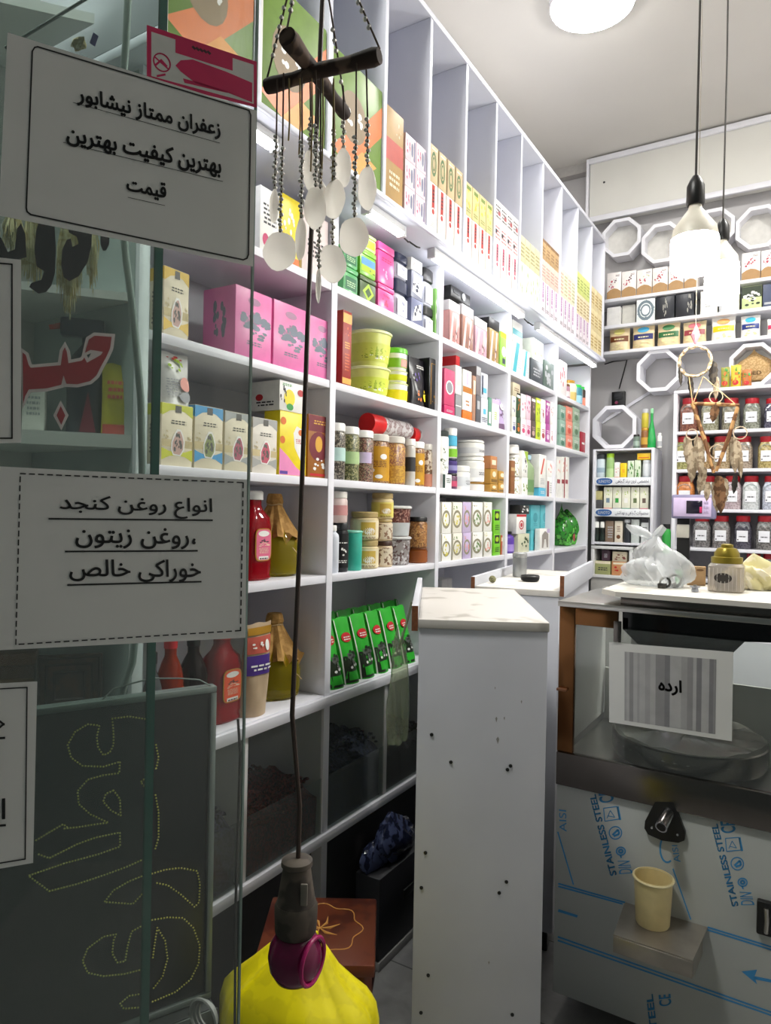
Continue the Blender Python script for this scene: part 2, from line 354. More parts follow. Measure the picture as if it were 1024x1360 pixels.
# ------------------------------------------------------------------ back wall furniture
YB = 4.78
def zB(y, x=803, Y=YB): return onY(x, y, Y).z
ZB = [zB(398), zB(433), zB(467)]
bs = thing('back_shelf', 'white three-tier shelf high on the back wall, above the octagonal frames', 'shelf', (-.5, 4.9, ZB[2]))
for z in ZB: LB().bbox(-1.55, .55, YB, 4.995, z-.022, z, .002).build('shelf_board', WHITE, bs)
for x in (-1.54, .54): LB().bbox(x-.009, x+.009, YB+.01, 4.994, ZB[2]+.0005, ZB[0]+.16, .001).build('divider', WHITE, bs)
q0, q1, q2 = onY(783, 215, 4.88), onY(1024, 160, 4.88), onY(790, 291, 4.88)
sb = thing('sign_board', 'large blank white board high on the back wall below the ceiling', 'board', (0, 4.93, q2.z))
LB().bbox(q0.x, 1.0, 4.895, 4.985, q2.z, q0.z, .004).build('panel', M('#d9d8d2', .6, var=.03, scale=3), sb)
for z in (q0.z, q2.z): LB().bbox(q0.x-.004, 1.0, 4.872, 4.894, z-.018, z+.018, .002).build('rail', WHITE, sb)
LB().bbox(q0.x-.02, q0.x-.0045, 4.872, 4.985, q2.z-.018, q0.z+.018, .002).build('end_rail', WHITE, sb)
LB().lathe([(.008, 0), (.006, .004)], n=10, M4=Matrix.Translation((q0.x+.1, 4.894, q0.z-.16)) @ Matrix.Rotation(R(90), 4, 'X')).build('screw', DARK, sb)
def octagon(label, px, py, rpx, Y0, dep, back, group=None, name='octagon_frame'):
    c = onY(px, py, Y0); r = rpx*(Y0/ray(px, py).y)/FPX/math.cos(R(22.5))*.98; ri = r*.83
    t = thing(name, label, 'frame', c, 0, group); P = lambda q, y: [(q*math.cos(R(22.5+45*i)), y, q*math.sin(R(22.5+45*i))) for i in range(8)]
    v = P(r, 0)+P(ri, 0)+P(r, dep)+P(ri, dep); f = []
    for i in range(8):
        k = (i+1) % 8; f += [(i, k, 8+k, 8+i), (16+i, 24+i, 24+k, 16+k), (i, 16+i, 16+k, k), (8+i, 8+k, 24+k, 24+i)]
    MB().add(v, f).build('ring', WHITE, t, smooth=0)
    if back: MB().prism([(ri*1.02*math.cos(R(22.5+45*i)), ri*1.02*math.sin(R(22.5+45*i))) for i in range(8)], lambda u, v, d: (u, dep*.75-d, v), .01).build('back', M('#d2d0cb', .5), t, smooth=0)
    return c, ri
octagon('leftmost of the white octagonal frames above the floral cartons', 825, 315, 25.5, 4.86, .13, True)
octagon('second white octagonal frame above the floral cartons, left of the glowing globe', 879, 322, 26.5, 4.86, .13, True)
octagon('white octagonal frame above the floral cartons, half hidden by the pendant globes', 947, 303, 26.5, 4.86, .13, True)
octagon('rightmost white octagonal frame above the floral cartons, cut by the picture edge', 1008, 301, 28.5, 4.86, .13, True)
octagon('white octagonal frame hanging under the back shelf, left of the dreamcatcher', 874, 492, 28, 4.80, .18, False)
octagon('white octagonal frame standing on the small display cabinet', 815.5, 567, 29.0, 4.76, .14, False)
cO, rO = octagon('white octagonal frame at the right edge with a burlap pouch inside', 1000, 484, 29, 4.80, .18, True)

# jar rack
YR = 4.70; rx0 = onY(893, 620, YR).x; ZR = [onY(905, y, YR).z for y in (522.5, 573, 623.3, 675.5, 726.5, 768)]
rk = thing('jar_rack', 'white rack at the back with rows of red-lidded jars', 'rack', ((rx0+.6)/2, 4.85, 0))
LB().bbox(rx0, rx0+.022, YR, 4.995, 0, ZR[0], .002).build('side_panel', WHITE, rk)
LB().bbox(.58, .60, YR, 4.995, 0, ZR[0], .002).build('side_panel', WHITE, rk)
for k, z in enumerate(ZR): LB().bbox((rx0 if k == 0 else rx0+.0225), .579, YR+(0 if k == 0 else .003), 4.99, z-.0+(.0005 if k == 0 else -.02), z+(.02 if k == 0 else 0), .002).build('shelf_board', WHITE, rk)
LB().box(rx0+.0225, .579, 4.975, 4.994, 0, ZR[0]-.001).build('back_panel', M('#7c797d', .5), rk)

# small display cabinet
dc0, dc1 = onY(786.5, 650, YR).x, onY(868, 650, YR).x; ZD = [onY(830, y, YR).z for y in (598, 640, 682, 721)]
dcab = thing('display_cabinet', 'small white display cabinet with blue-badged shelf strips', 'cabinet', ((dc0+dc1)/2, 4.83, ZD[3]))
for a, b in ((dc0, dc0+.018), (dc1-.018, dc1)): LB().bbox(a, b, YR, 4.96, ZD[3]-.02, ZD[0]+.012, .002).build('side_panel', WHITE, dcab)
for k, z in enumerate(ZD):
    if k == 0: LB().bbox(dc0+.0185, dc1-.0185, YR+.001, 4.96, z, z+.012, .001).build('top_panel', WHITE, dcab)
    else: LB().bbox(dc0+.0185, dc1-.0185, YR+.012, 4.96, z-.015, z, .001).build('shelf_board', WHITE, dcab)
LB().box(dc0+.0185, dc1-.0185, 4.945, 4.96, ZD[3]+.001, ZD[0]-.001).build('back_panel', WHITE2, dcab)
BLUE = M('#2f5f9f', .4)
for k, z in enumerate(ZD[1:3]):
    a, b = dc0+.019, dc1-.019; zz = z-.022; hh = .052
    st = LB().bbox(a, b, YR+.002, YR+.011, zz, zz+hh, .001).build('price_strip', M('#e9ecef', .3), dcab)
    f = lambda s, t, d=0: dcab.matrix_basis.inverted() @ Vector((a+(b-a)*s, YR+.0015-d, zz+hh*t))
    bd = MB(); n = 24; bd.prism([(.17+.15*math.cos(2*math.pi*i/n)*abs(math.cos(2*math.pi*i/n))**-.3, .5+.42*math.sin(2*math.pi*i/n)) for i in range(n)], f, .0006)
    bd.build('badge', BLUE, st, smooth=0)
    tx_ = MB(); write(tx_, 'SUNOTO', f, .06, .28, .32, .68, .0012); tx_.build('badge_lettering', PAPER, st, smooth=0, fix=False)
    tx_ = MB(); write(tx_, shape('تخصصی ترین برند گیاهی' if k == 0 else 'محصولات گیاهی و بهداشتی'), f, .38, .97, .2, .82, .0006); tx_.build('strip_lettering', M('#2b3350', .5), st, smooth=0, fix=False)
ls0, ls1 = dc0-.0, onY(840, 740, YR).x; zl = [ZD[3]-.0265, onY(810, 764, YR).z]
lsf = thing('low_shelf', 'low white shelf under the small display cabinet', 'shelf', ((ls0+ls1)/2, 4.83, 0))
for z in zl: LB().bbox(ls0, ls1, YR, 4.95, z-.02, z-.0005, .002).build('shelf_board', WHITE2, lsf)
for a in (ls0, ls1-.022): LB().bbox(a, a+.022, YR+.002, 4.95, zl[1], zl[0]-.0205, .001).build('side_panel', WHITE2, lsf)
LB().bbox(ls0, ls1, YR+.01, 4.95, 0, zl[1]-.021, .002).build('plinth', M('#a7a5a0', .5), lsf)
# ------------------------------------------------------------------ goods: builders (front faces local -y, base at z = 0)
def deco(mb, f, items, curved=False):
    for k, it in enumerate(items):
        d = .0004+.00012*k; s = it[0]
        if s in 'er' and curved:
            if s == 'r': _, a, b, c, e, m = it; P_ = [[(a+(b-a)*i/8, c+(e-c)*j/2) for i in range(9)] for j in range(3)]
            else: _, u, v, ru, rv, m = it; P_ = [[(u+q*ru*math.cos(2*math.pi*i/16), v+q*rv*math.sin(2*math.pi*i/16)) for i in range(17)] for q in (.02, .35, .7, 1)]
            W_ = len(P_[0]); mb.add([f(x, y, d) for r_ in P_ for x, y in r_], [(j*W_+i, j*W_+i+1, (j+1)*W_+i+1, (j+1)*W_+i) for j in range(len(P_)-1) for i in range(W_-1)], m)
        elif s == 'r': _, a, b, c, e, m = it; mb.add([f(a, c, d), f(b, c, d), f(b, e, d), f(a, e, d)], [(0, 1, 2, 3)], m)
        elif s == 'e':
            _, u, v, ru, rv, m = it; n = 18; mb.add([f(u+ru*math.cos(2*math.pi*i/n), v+rv*math.sin(2*math.pi*i/n), d) for i in range(n)], [tuple(range(n))], m)
        elif s == 'o':
            _, u, v, ru, rv, m = it; n = 18; pts = [f(u+q*ru*math.cos(2*math.pi*i/n), v+q*rv*math.sin(2*math.pi*i/n), d) for q in (1, .72) for i in range(n)]
            mb.add(pts, [(i, (i+1) % n, n+(i+1) % n, n+i) for i in range(n)], m)
        elif s == 'l':
            _, a, b, c, e, n, m = it; g = random.Random(n*7+k); hh = (e-c)/n
            for i in range(n):
                u = a+g.uniform(0, .1)*(b-a)
                while u < b:
                    q = min(b, u+g.uniform(.1, .28)*(b-a)); z = c+hh*i
                    mb.add([f(u, z, d), f(q, z, d), f(q, z+hh*.5, d), f(u, z+hh*.5, d)], [(0, 1, 2, 3)], m); u = q+.06*(b-a)
        elif s == 'f':
            _, u, v, ru, rv, n, m, sd = it; g = random.Random(sd)
            for i in range(n):
                a = g.uniform(0, 6.28); q = math.sqrt(g.random()); cx, cy = u+ru*q*math.cos(a), v+rv*q*math.sin(a); w_ = g.uniform(.12, .3)
                mb.add([f(cx+ru*w_*math.cos(2*math.pi*j/7), cy+rv*w_*math.sin(2*math.pi*j/7), d+.00001*i) for j in range(7)], [tuple(range(7))], m)
        elif s == 'p': _, pts, m = it; mb.add([f(u, v, d) for u, v in pts], [tuple(range(len(pts)))], m)
def carton(name, label, cat, loc, rz, w, d, h, mats, dec=(), group=None, side=(), top=()):
    mb = MB().bbox(-w/2, w/2, 0, d, 0, h-.0012, .0015)
    mb.bbox(-w/2+.0008, w/2-.0008, .0008, d-.001, h-.0014, h, .0004)          # tucked lid flap
    deco(mb, lambda u, v, q: (-w/2+w*u, -q, .0015+(h-.003)*v), dec)
    deco(mb, lambda u, v, q: (-w/2-q, d*(1-u), .0015+(h-.003)*v), side)
    o = mb.build(name, mats, smooth=30, fix=False); o.location = loc; o.rotation_euler = (0, 0, rz); return tag(o, label, cat, group)
def band(r, a, b, m, t, name='label', arc=None, parent_fix=None):
    n = 24; r += .0008; lo, hi = arc if arc else (0, 360)
    full = hi-lo >= 360; k = n if full else n+1; vs = []; ang = [R(lo+(hi-lo)*i/n) for i in range(k)]
    for z in (a, b): vs += [(r*math.cos(q), r*math.sin(q), z) for q in ang]
    fs = [(i, (i+1) % k, k+(i+1) % k, k+i) for i in range(k if full else k-1)]
    return MB().add(vs, fs).build(name, m, t, fix=False)
def jar(name, label, cat, loc, rz, r, h, mbody, mlid, mlabel=None, lid=.13, lab=(.2, .6), group=None, waist=False, dec=None, arc=None, sq=0, part='jar_body'):
    t = thing(name, label, cat, loc, rz, group); hb = h*(1-lid)
    pr = [(r*.9, 0), (r, .004)]+([(r, hb*.3), (r*.9, hb*.45), (r, hb*.62)] if waist else [])+[(r, hb*.9), (r*.86, hb*.985)]
    MB().lathe(pr, n=24, sq=sq).build(part, mbody, t)
    MB().lathe([(r*.86, hb*.986), (r*.96, hb*.99), (r*.97, h-.004), (r*.9, h)], n=24, sq=sq).build('lid', mlid, t)
    if mlabel:
        b = band(r*(1.0 if not sq else 1.0), hb*lab[0], hb*lab[1], mlabel, t, arc=arc)
        if dec:
            q = MB(); rr = r+.0016; f = lambda u, v, d: (rr*math.sin(R(-70+140*u)), -rr*math.cos(R(-70+140*u)), hb*lab[0]+hb*(lab[1]-lab[0])*v)
            deco(q, f, dec[1], True); q.build('label_print', dec[0], b, fix=False, smooth=0)
    return t
def bottle(name, label, cat, loc, rz, r, h, mbody, mcap, mlabel=None, neck=.35, nr=.35, lab=(.12, .55), group=None, capf=.12, sx=1, arc=(180, 360)):
    t = thing(name, label, cat, loc, rz, group); hs = h*(1-neck); hc = h*(1-capf)
    MB().lathe([(r*.88, 0), (r, .005), (r, hs*.92), (r*.93, hs), (r*(nr+1)/2, hs+(hc-hs)*.35), (r*nr, hs+(hc-hs)*.7), (r*nr, hc)], n=20, sy=sx).build('bottle_body', mbody, t)
    MB().lathe([(r*nr*1.15, hc+.0003), (r*nr*1.18, h-.003), (r*nr*1.0, h)], n=16).build('cap', mcap, t)
    if mlabel: band(r, hs*lab[0], hs*lab[1], mlabel, t, arc=arc)
    return t
def tub(name, label, cat, loc, rz, r, h, mbody, mlid, mband=None, taper=.82, lid=.1, group=None, lab=(.15, .7), dec=None):
    t = thing(name, label, cat, loc, rz, group); hb = h*(1-lid); q = lambda v: r*(taper+(1-taper)*v)
    MB().lathe([(q(0)*.95, 0), (q(0), .003), (q(1)*.97, hb)], n=24).build('tub_body', mbody, t)
    MB().lathe([(q(1)*.98, hb+.0003), (r*1.03, hb+.002), (r*1.03, h-.004), (r*.95, h)], n=24).build('lid', mlid, t)
    if mband:
        n = 24; vs = [((q(v)+.001)*math.cos(2*math.pi*i/n), (q(v)+.001)*math.sin(2*math.pi*i/n), hb*v) for v in lab for i in range(n)]
        b = MB().add(vs, [(i, (i+1) % n, n+(i+1) % n, n+i) for i in range(n)]).build('label', mband, t, fix=False)
        if dec:
            p = MB(); f = lambda u, v, d: ((q(lab[0]+(lab[1]-lab[0])*v)*.98+.0022)*math.sin(R(-70+140*u)), -(q(lab[0]+(lab[1]-lab[0])*v)*.98+.0022)*math.cos(R(-70+140*u)), hb*(lab[0]+(lab[1]-lab[0])*v))
            deco(p, f, dec[1], True); p.build('label_print', dec[0], b, fix=False, smooth=0)
    return t
def pouch(name, label, cat, loc, rz, w, d, h, mats, dec=(), group=None, lean=0.0, seed=1):
    """flat-bottomed packet: pillow body that pinches to a crimped top seam"""
    g = random.Random(seed); nx, nz = 8, 12; vs = []; fs = []
    def P(i, j, s):
        u = i/nx*2-1; v = j/nz; th = d/2*(1-v**2.2)*(1-.75*abs(u)**3)+.0012; ww = w/2*(1-.05*math.sin(math.pi*v))
        return (u*ww, d/2+s*th*(1+.12*math.sin(7*v+seed+3*u)) + lean*v*h, v*h+(.002*math.sin(5*u+seed) if j else 0))
    for s in (-1, 1):
        for j in range(nz+1):
            for i in range(nx+1): vs.append(P(i, j, s))
    W = nx+1; o = W*(nz+1)
    for j in range(nz):
        for i in range(nx):
            a = j*W+i; fs.append((a, a+1, a+W+1, a+W)); fs.append((o+a+1, o+a, o+a+W, o+a+W+1))
    for j in range(nz): fs.append((j*W, (j+1)*W, o+(j+1)*W, o+j*W)); a = j*W+nx; fs.append((a+W, a, o+a, o+a+W))
    for i in range(nx): fs.append((i+1, i, o+i, o+i+1)); a = nz*W+i; fs.append((a, a+1, o+a+1, o+a))
    mb = MB().add(vs, fs)
    def f(u, v, q):
        x = u*2-1; th = d/2*(1-v**2.2)*(1-.75*abs(x)**3)+.0012; return (x*w/2*(1-.05*math.sin(math.pi*v)), d/2-th*(1+.12*math.sin(7*v+seed+3*x))-.0012-q*3+lean*v*h, v*h)
    deco_grid(mb, f, dec)
    o = mb.build(name, mats, smooth=60, fix=False); o.location = loc; o.rotation_euler = (0, 0, rz); return tag(o, label, cat, group)
def deco_grid(mb, f, dec):
    """like deco, but rectangles follow the curved face"""
    rest = []
    for k, it in enumerate(dec):
        if it[0] == 'r':
            _, a, b, c, e, m = it; n, q = 6, 5; d = .0004+.0001*k
            mb.add([f(a+(b-a)*i/n, c+(e-c)*j/q, d) for j in range(q+1) for i in range(n+1)], [(j*(n+1)+i, j*(n+1)+i+1, (j+1)*(n+1)+i+1, (j+1)*(n+1)+i) for j in range(q) for i in range(n)], m)
        else: rest.append(it)
    deco(mb, lambda u, v, d: f(u, v, d+.0008), rest)
W90 = R(90)
def LP(x0, x1, yt, zb, inset=.015, X=None):
    X = (FX if X is None else X)-inset; ym = yt+25
    for _ in range(3):
        a, b = onX(x0, ym, X).y, onX(x1, ym, X).y; h = onX((x0+x1)/2, yt, X).z-zb; ym = (yt+proj((X, (a+b)/2, zb))[1])/2
    return X, a, b, h
class Top(float): pass
def C_(name, label, x0, x1, yt, zb, mats, dec=(), d=.09, inset=.015, cat='carton', X=None, group=None, side=(), tilt=0):
    X, a, b, h = LP(x0, x1, yt, zb, inset, X); carton(name, label, cat, (X, (a+b)/2, zb+.0004), W90+R(tilt), b-a-.002, d, h, mats, dec, group, side); return zb+h+.0008
def J_(fn, name, label, x0, x1, yt, zb, *a, cat='jar', inset=.02, **k):
    X, p, q, h = LP(x0, x1, yt, zb, inset); r = (q-p)/2*.90-.001; fn(name, label, cat, (X-r, (p+q)/2, zb+.0004), W90-R(42), r, h, *a, **k); return zb+h+.0008
def K_(name, label, x0, x1, yt, zb, mats, dec=(), d=.06, inset=.02, cat='packet', group=None, lean=0, seed=1):
    X, a, b, h = LP(x0, x1, yt, zb, inset); pouch(name, label, cat, (X, (a+b)/2, zb+.0004), W90, b-a-.002, d, h, mats, dec, group, lean, seed); return zb+h+.0008
def ORD(i, n, w='left'):
    if n == 1: return 'only'
    return 'leftmost' if i == 0 else 'rightmost' if i == n-1 else ('second' if i == 1 else 'third' if i == 2 else 'fourth' if i == 3 else 'fifth' if i == 4 else 'sixth')+' from left'
m = M
INK = m('#2c2c30', .5); CREAM = m('#e6dcc0', .5); GOLD = m('#b98a2c', .35, .3); LEM = m('#f2dc1e', .4); LIME = m('#a9cc2a', .4); PINK = m('#ec8fc0', .4); PINK2 = m('#c8678f', .5)
RED = m('#c01f26', .4); GREEN = m('#2e9a3e', .45); TEAL = m('#35b09a', .4); SKY = m('#57b7d8', .4); NAVY = m('#1f2745', .3); MAG = m('#c42a63', .4); ORG = m('#e0762a', .4); PURP = m('#5a3f96', .4)
TAN = m('#c5a878', .6); BRN = m('#6e4426', .5); OFFW = m('#efeee9', .4); LGR = m('#b4b6ba', .45); LILAC = m('#c7b6d8', .45); SALM = m('#e79c8f', .45); DGR = m('#3f5a2f', .5); CLEAR = GL('#eef2f2', .15)

# ------------------------------------------------------------------ column behind the glass (pink boxes, oils)
C_('carton', 'white carton with grey scribbled script, topmost shelf behind the hanging shells', 345, 371, 252, S[4], [OFFW, INK, MAG], [('l', .15, .85, .45, .8, 5, 1), ('e', .3, .2, .16, .1, 2), ('l', .5, .9, .12, .3, 3, 1)], d=.12)
C_('carton', 'tall bright yellow carton on the topmost shelf behind the hanging shells', 374, 398, 262, S[4], [LEM, OFFW, ORG], [('r', 0, 1, .0, .12, 2), ('f', .4, .6, .3, .2, 9, 1, 3)], d=.12)
C_('carton', 'pale pink carton on the topmost shelf, last before the first upright', 401, 436, 285, S[4], [m('#ead9d6', .5), INK, OFFW], [('l', .2, .8, .3, .6, 4, 1)], d=.12)
cerd = [('p', [(0, 1), (0, .8), (.25, .89), (.5, .92), (.75, .89), (1, .8), (1, 1)], 1), ('r', 0, 1, .3, .42, 4), ('p', [(0, .08), (.25, .15), (.5, .17), (.75, .15), (1, .08), (1, .28), (.75, .23), (.5, .21), (.25, .23), (0, .28)], 1), ('r', .42, .62, .87, .985, 2), ('l', .28, .78, .68, .76, 2, 2), ('p', [(.36, .17), (.6, .16), (.72, .26), (.74, .4), (.68, .52), (.6, .6), (.48, .6), (.38, .5), (.3, .38), (.3, .25)], 5), ('p', [(.38, .19), (.58, .18), (.68, .27), (.7, .4), (.64, .51), (.58, .57), (.5, .56), (.42, .48), (.34, .38), (.34, .26)], 3), ('f', .5, .36, .14, .15, 16, 2, 5), ('f', .14, .46, .1, .1, 6, 4, 8), ('f', .86, .4, .1, .08, 7, 4, 3)]
PKB = m('#c9a59a', .5); TANL = m('#cdbd90', .6); GRYD = m('#5b5a55', .5); YLW = m('#e5cf35', .45); BLU = m('#4a9fd4', .45)
def cereal(label, x0, x1, yt, zb, mc, ms, mf=CREAM, **k): return C_('cereal_box', label, x0, x1, yt, zb, [mf, mc, GRYD, ms, TANL, OFFW], cerd, d=.05, cat='cereal box', side=[('r', 0, 1, .82, 1, 1), ('l', .15, .85, .2, .7, 8, 2)], **k)
cereal('tall cream and yellow baby cereal box beside the pink boxes shelf, alone at left', 217, 251, 358, S[3], m('#dfb93f', .45), PKB, inset=.03)
pk = [('e', .5, .84, .17, .055, 2), ('f', .5, .54, .38, .15, 34, 1, 11), ('f', .45, .6, .2, .1, 10, 2, 4), ('f', .7, .38, .25, .1, 9, 1, 9), ('l', .3, .72, .2, .27, 2, 1)]
GPK = m('#6f7787', .5)
for i, (a, b, y) in enumerate(((312, 361, 386), (363, 408, 405), (410, 444, 424))):
    C_('pink_box', ('leftmost pink box printed with a grey tree, its side showing', 'middle pink box printed with a grey tree, behind the hanging cord', 'rightmost pink box printed with a grey tree, against the upright')[i], a, b, y, S[3], [m('#e87bb4', .35), GPK, m('#a0668c', .4)], pk, d=.12, cat='box', group='pink tree boxes', side=[('f', .5, .5, .2, .3, 18, 1, 2)])
z1 = cereal('cream baby cereal box with lime bands under the white pouch', 214, 256, 537, S[2], m('#cdd23c', .45), PKB)
cereal('cream cereal box with blue bands and a leaf-shaped window', 258, 296, 540, S[2], BLU, m('#8f9a66', .6))
cereal('cream cereal box with grey bands, right of the blue-banded box', 298, 333, 548, S[2], m('#a8adab', .45), m('#b0566a', .5))
cereal('cream cereal box with grey bands next to the yellow heart carton', 335, 368, 556, S[2], m('#a9aaa6', .45), m('#c0566a', .5), m('#ddd8cc', .5))
K_('white_pouch', 'crumpled white pouch with fruit print lying on the lime-banded cereal box', 217, 258, 468, z1, [m('#e2e3df', .3), SALM, LIME, LGR, RED], [('f', .45, .75, .25, .14, 8, 2, 3), ('e', .7, .4, .2, .14, 1), ('e', .7, .15, .2, .1, 3), ('l', .1, .5, .15, .5, 7, 3), ('f', .45, .85, .3, .08, 6, 4, 7)], d=.05, cat='pouch', seed=4)
z1 = C_('heart_carton', 'yellow carton with a white heart and red script', 371, 407, 548, S[2], [LEM, OFFW, RED, PINK, PURP, ORG], [('p', [(.95, .1), (.55, .45), (.5, .68), (.62, .8), (.8, .76), (.95, .84)], 1), ('l', .58, .92, .52, .6, 3, 2), ('e', .78, .7, .1, .05, 5), ('p', [(0, 0), (1, 0), (.6, .14), (.3, .3), (0, .42)], 3), ('e', .1, .55, .09, .06, 5), ('e', .12, .85, .1, .06, 5), ('r', .02, .3, .01, .06, 4)], d=.06)
C_('lemon_carton', 'small white carton with a lemon lying on the yellow heart carton', 371, 404, 508, z1, [OFFW, LEM, GREEN, RED, INK], [('e', .4, .45, .22, .3, 1), ('e', .42, .14, .14, .12, 2), ('f', .15, .5, .12, .3, 8, 4, 3), ('e', .85, .7, .13, .12, 3), ('l', .1, .5, .85, .95, 2, 2)], d=.11, side=[('e', .3, .45, .13, .12, 3), ('l', .2, .8, .15, .35, 2, 4)])
C_('gold_carton', 'brown and gold carton with round medallion, last on the yellow carton shelf', 409, 437, 552, S[2], [m('#a3641c', .4), m('#74202c', .45), m('#d9a53c', .4), OFFW, RED], [('r', 0, 1, .74, 1, 1), ('e', .5, .5, .46, .24, 1), ('e', .5, .54, .17, .13, 2), ('f', .5, .2, .3, .1, 8, 3, 5), ('r', .1, .9, .02, .06, 4), ('l', .2, .8, .86, .94, 2, 2)], d=.06)
def syrup(label, x0, x1, yt, zb, mb_, ml, cap=OFFW):
    X, a, b, h = LP(x0, x1, yt, zb, .04); w_ = b-a; r = w_/2; t = thing('syrup_bottle', label, 'bottle', (X-r*.7, (a+b)/2, zb+.0005), W90, 'big syrup bottles')
    MB().lathe([(r*.9, 0), (r, .006), (r*.94, .018), (r, .03), (r, h*.60), (r*.9, h*.70), (r*.55, h*.78), (r*.42, h*.84), (r*.42, h*.9)], n=24, sq=3.2, sy=.7).build('bottle_body', mb_, t)
    MB().lathe([(r*.5, h*.9003), (r*.5, h-.004), (r*.42, h)], n=20).build('cap', cap, t)
    f = lambda u, v, q: (-r*.62+r*1.24*u, -r*.7*1.01-.0025-q, .055+(h*.58-.055)*v)
    n = 28; L1 = MB().prism([(.5+.5*abs(math.cos(x))**.5*math.copysign(1, math.cos(x)), .5+.5*abs(math.sin(x))**.35*math.copysign(1, math.sin(x))) for x in [2*math.pi*i/n for i in range(n)]], lambda u, v, d: f(u, v, -d), .002).build('label', GOLD, t, smooth=0)
    q = MB(); deco(q, f, [('p', [(.5+.45*abs(math.cos(x))**.5*math.copysign(1, math.cos(x)), .5+.47*abs(math.sin(x))**.35*math.copysign(1, math.sin(x))) for x in [2*math.pi*i/n for i in range(n)]], 0), ('e', .5, .84, .34, .09, 1), ('f', .5, .62, .3, .07, 12, 2, 4), ('f', .5, .5, .36, .06, 14, 3, 5), ('l', .2, .8, .24, .42, 6, 3), ('r', .2, .8, .05, .15, 1), ('l', .24, .76, .06, .14, 1, 2)])
    q.build('label_print', [ml, OFFW, INK, m('#e9c9b0', .5)], L1, fix=False, smooth=0)
RSY = LIQ('#b3061c', .06, .55); ASY = LIQ('#8a1608', .06, .5)
syrup('tall red syrup bottle with pink label beside the flask on the middle shelf', 332, 366, 652, S[1], RSY, m('#e06a8e', .4))
syrup('red syrup bottle with orange label on the bottom shelf behind the glass', 288, 327, 838, S[0], RSY, m('#e8552a', .4), m('#b3131f', .4))
def flask(label, x0, x1, yt, zb, inset=.05):
    X, a, b, h = LP(x0, x1, yt, zb, inset); r = (b-a)/2*.93; t = thing('oil_flask', label, 'flask', (X-r, (a+b)/2, zb+.0005), W90, 'round oil flasks with paper caps')
    MB().lathe([(r*.7, 0), (r*.95, .006), (r, h*.12), (r*1.0, h*.34), (r*.9, h*.47), (r*.6, h*.62), (r*.3, h*.74), (r*.24, h*.9)], n=28).build('flask_body', LIQ('#d9c62c', .04, .8), t)
    n = 30; g = random.Random(3); vs = []; rows = [(.26*r, h*1.0), (.30*r, h*.97), (.34*r, h*.9), (.29*r, h*.86), (.42*r, h*.78), (.62*r, h*.66), (.86*r, h*.53), (1.0*r, h*.45)]
    for j, (q, z) in enumerate(rows):
        for i in range(n): k = 1+(.02+.018*j)*math.sin(i*2*math.pi*9/n+j*.4); vs.append((q*k*math.cos(2*math.pi*i/n), q*k*math.sin(2*math.pi*i/n), z+(g.uniform(-.02, .02) if j == 7 else 0)))
    fs = [(j*n+i, j*n+(i+1) % n, (j+1)*n+(i+1) % n, (j+1)*n+i) for j in range(7) for i in range(n)]+[tuple(range(n))]
    MB().add(vs, fs).build('paper_cap', PR('#b98f4e', '#a57b3d', 40, .5, rough=.8, bump=.5), t, smooth=25)
    MB().tube([(.315*r*math.cos(2*math.pi*i/20), .315*r*math.sin(2*math.pi*i/20), h*.865+.002*math.sin(i)) for i in range(20)], .0022, 6, closed=True).build('string', TAN, t)
    MB().tube([(.9*r*math.cos(q), .9*r*math.sin(q)-.02, h*.3+.03*math.sin(q*2)) for q in (-1.2, -1.5, -1.8)], .0015, 5).build('tag_string', TAN, t)
flask('oil flask with paper cap on the middle shelf beside the red syrup bottle', 366, 412, 656, S[1])
flask('oil flask with paper cap on the bottom shelf beside the purple-labelled packet', 366, 415, 818, S[0])
K_('paper_packet', 'gold and purple labelled packet, crumpled at its foot, on the bottom shelf', 329, 362, 828, S[0], [m('#b9a284', .5), m('#4b2f86', .4), m('#c05a4a', .45), OFFW, GOLD], [('r', .02, .98, .45, .66, 1), ('r', .02, .98, .68, .86, 2), ('e', .7, .76, .1, .06, 3), ('l', .1, .9, .5, .58, 2, 3), ('f', .3, .77, .2, .05, 8, 3, 2), ('r', .02, .98, .88, .96, 4)], d=.07, seed=2, lean=-.1)
J_(bottle, 'round_bottle', 'small clear round bottle beside the left end upright, bottom shelf', 199, 222, 868, S[0], LIQ('#8d8f90', .05, .8), BLACK, None, cat='bottle', nr=.4)
J_(bottle, 'sauce_bottle', 'orange red bottle behind the glass edge on the bottom shelf', 222, 253, 846, S[0], LIQ('#a8330c', .08, .45), RED, ORG, cat='bottle', nr=.45, lab=(.1, .8))
J_(bottle, 'molasses_bottle', 'dark brown molasses bottle left of the orange-labelled syrup bottle', 253, 286, 844, S[0], LIQ('#22100c', .08, .3), BLACK, None, cat='bottle', nr=.4)

# ------------------------------------------------------------------ second column (green tins, spice jars, seed packets)
def tin(label, x0, x1, yt, zb, mats, dec, d=.075, lid=None, group='coloured tins on the top shelf'):
    X, a, b, h = LP(x0, x1, yt, zb, .02); w_ = b-a-.003; t = thing('tin', label, 'tin', (X, (a+b)/2, zb+.0004), W90, group)
    k = MB().bbox(-w_/2, w_/2, 0, d, 0, h*.8, .006); deco(k, lambda u, v, q: (-w_/2+w_*u, -q, h*.8*v), dec); k.build('tin_body', mats, t, fix=False)
    MB().bbox(-w_/2-.0007, w_/2+.0007, -.0007, d+.0007, h*.8+.0003, h, .005).build('lid', lid or mats[0], t); return zb+h+.0008
GT = [m('#5aa968', .3), m('#2f6f4a', .35), m('#b7d7a8', .4)]; gd = [('r', .12, .88, .2, .8, 1), ('l', .2, .8, .35, .65, 3, 2)]
z1 = tin('pale green tin, lower one of the leftmost tin stack', 456, 476, 356, S[4], GT, gd, group=None)
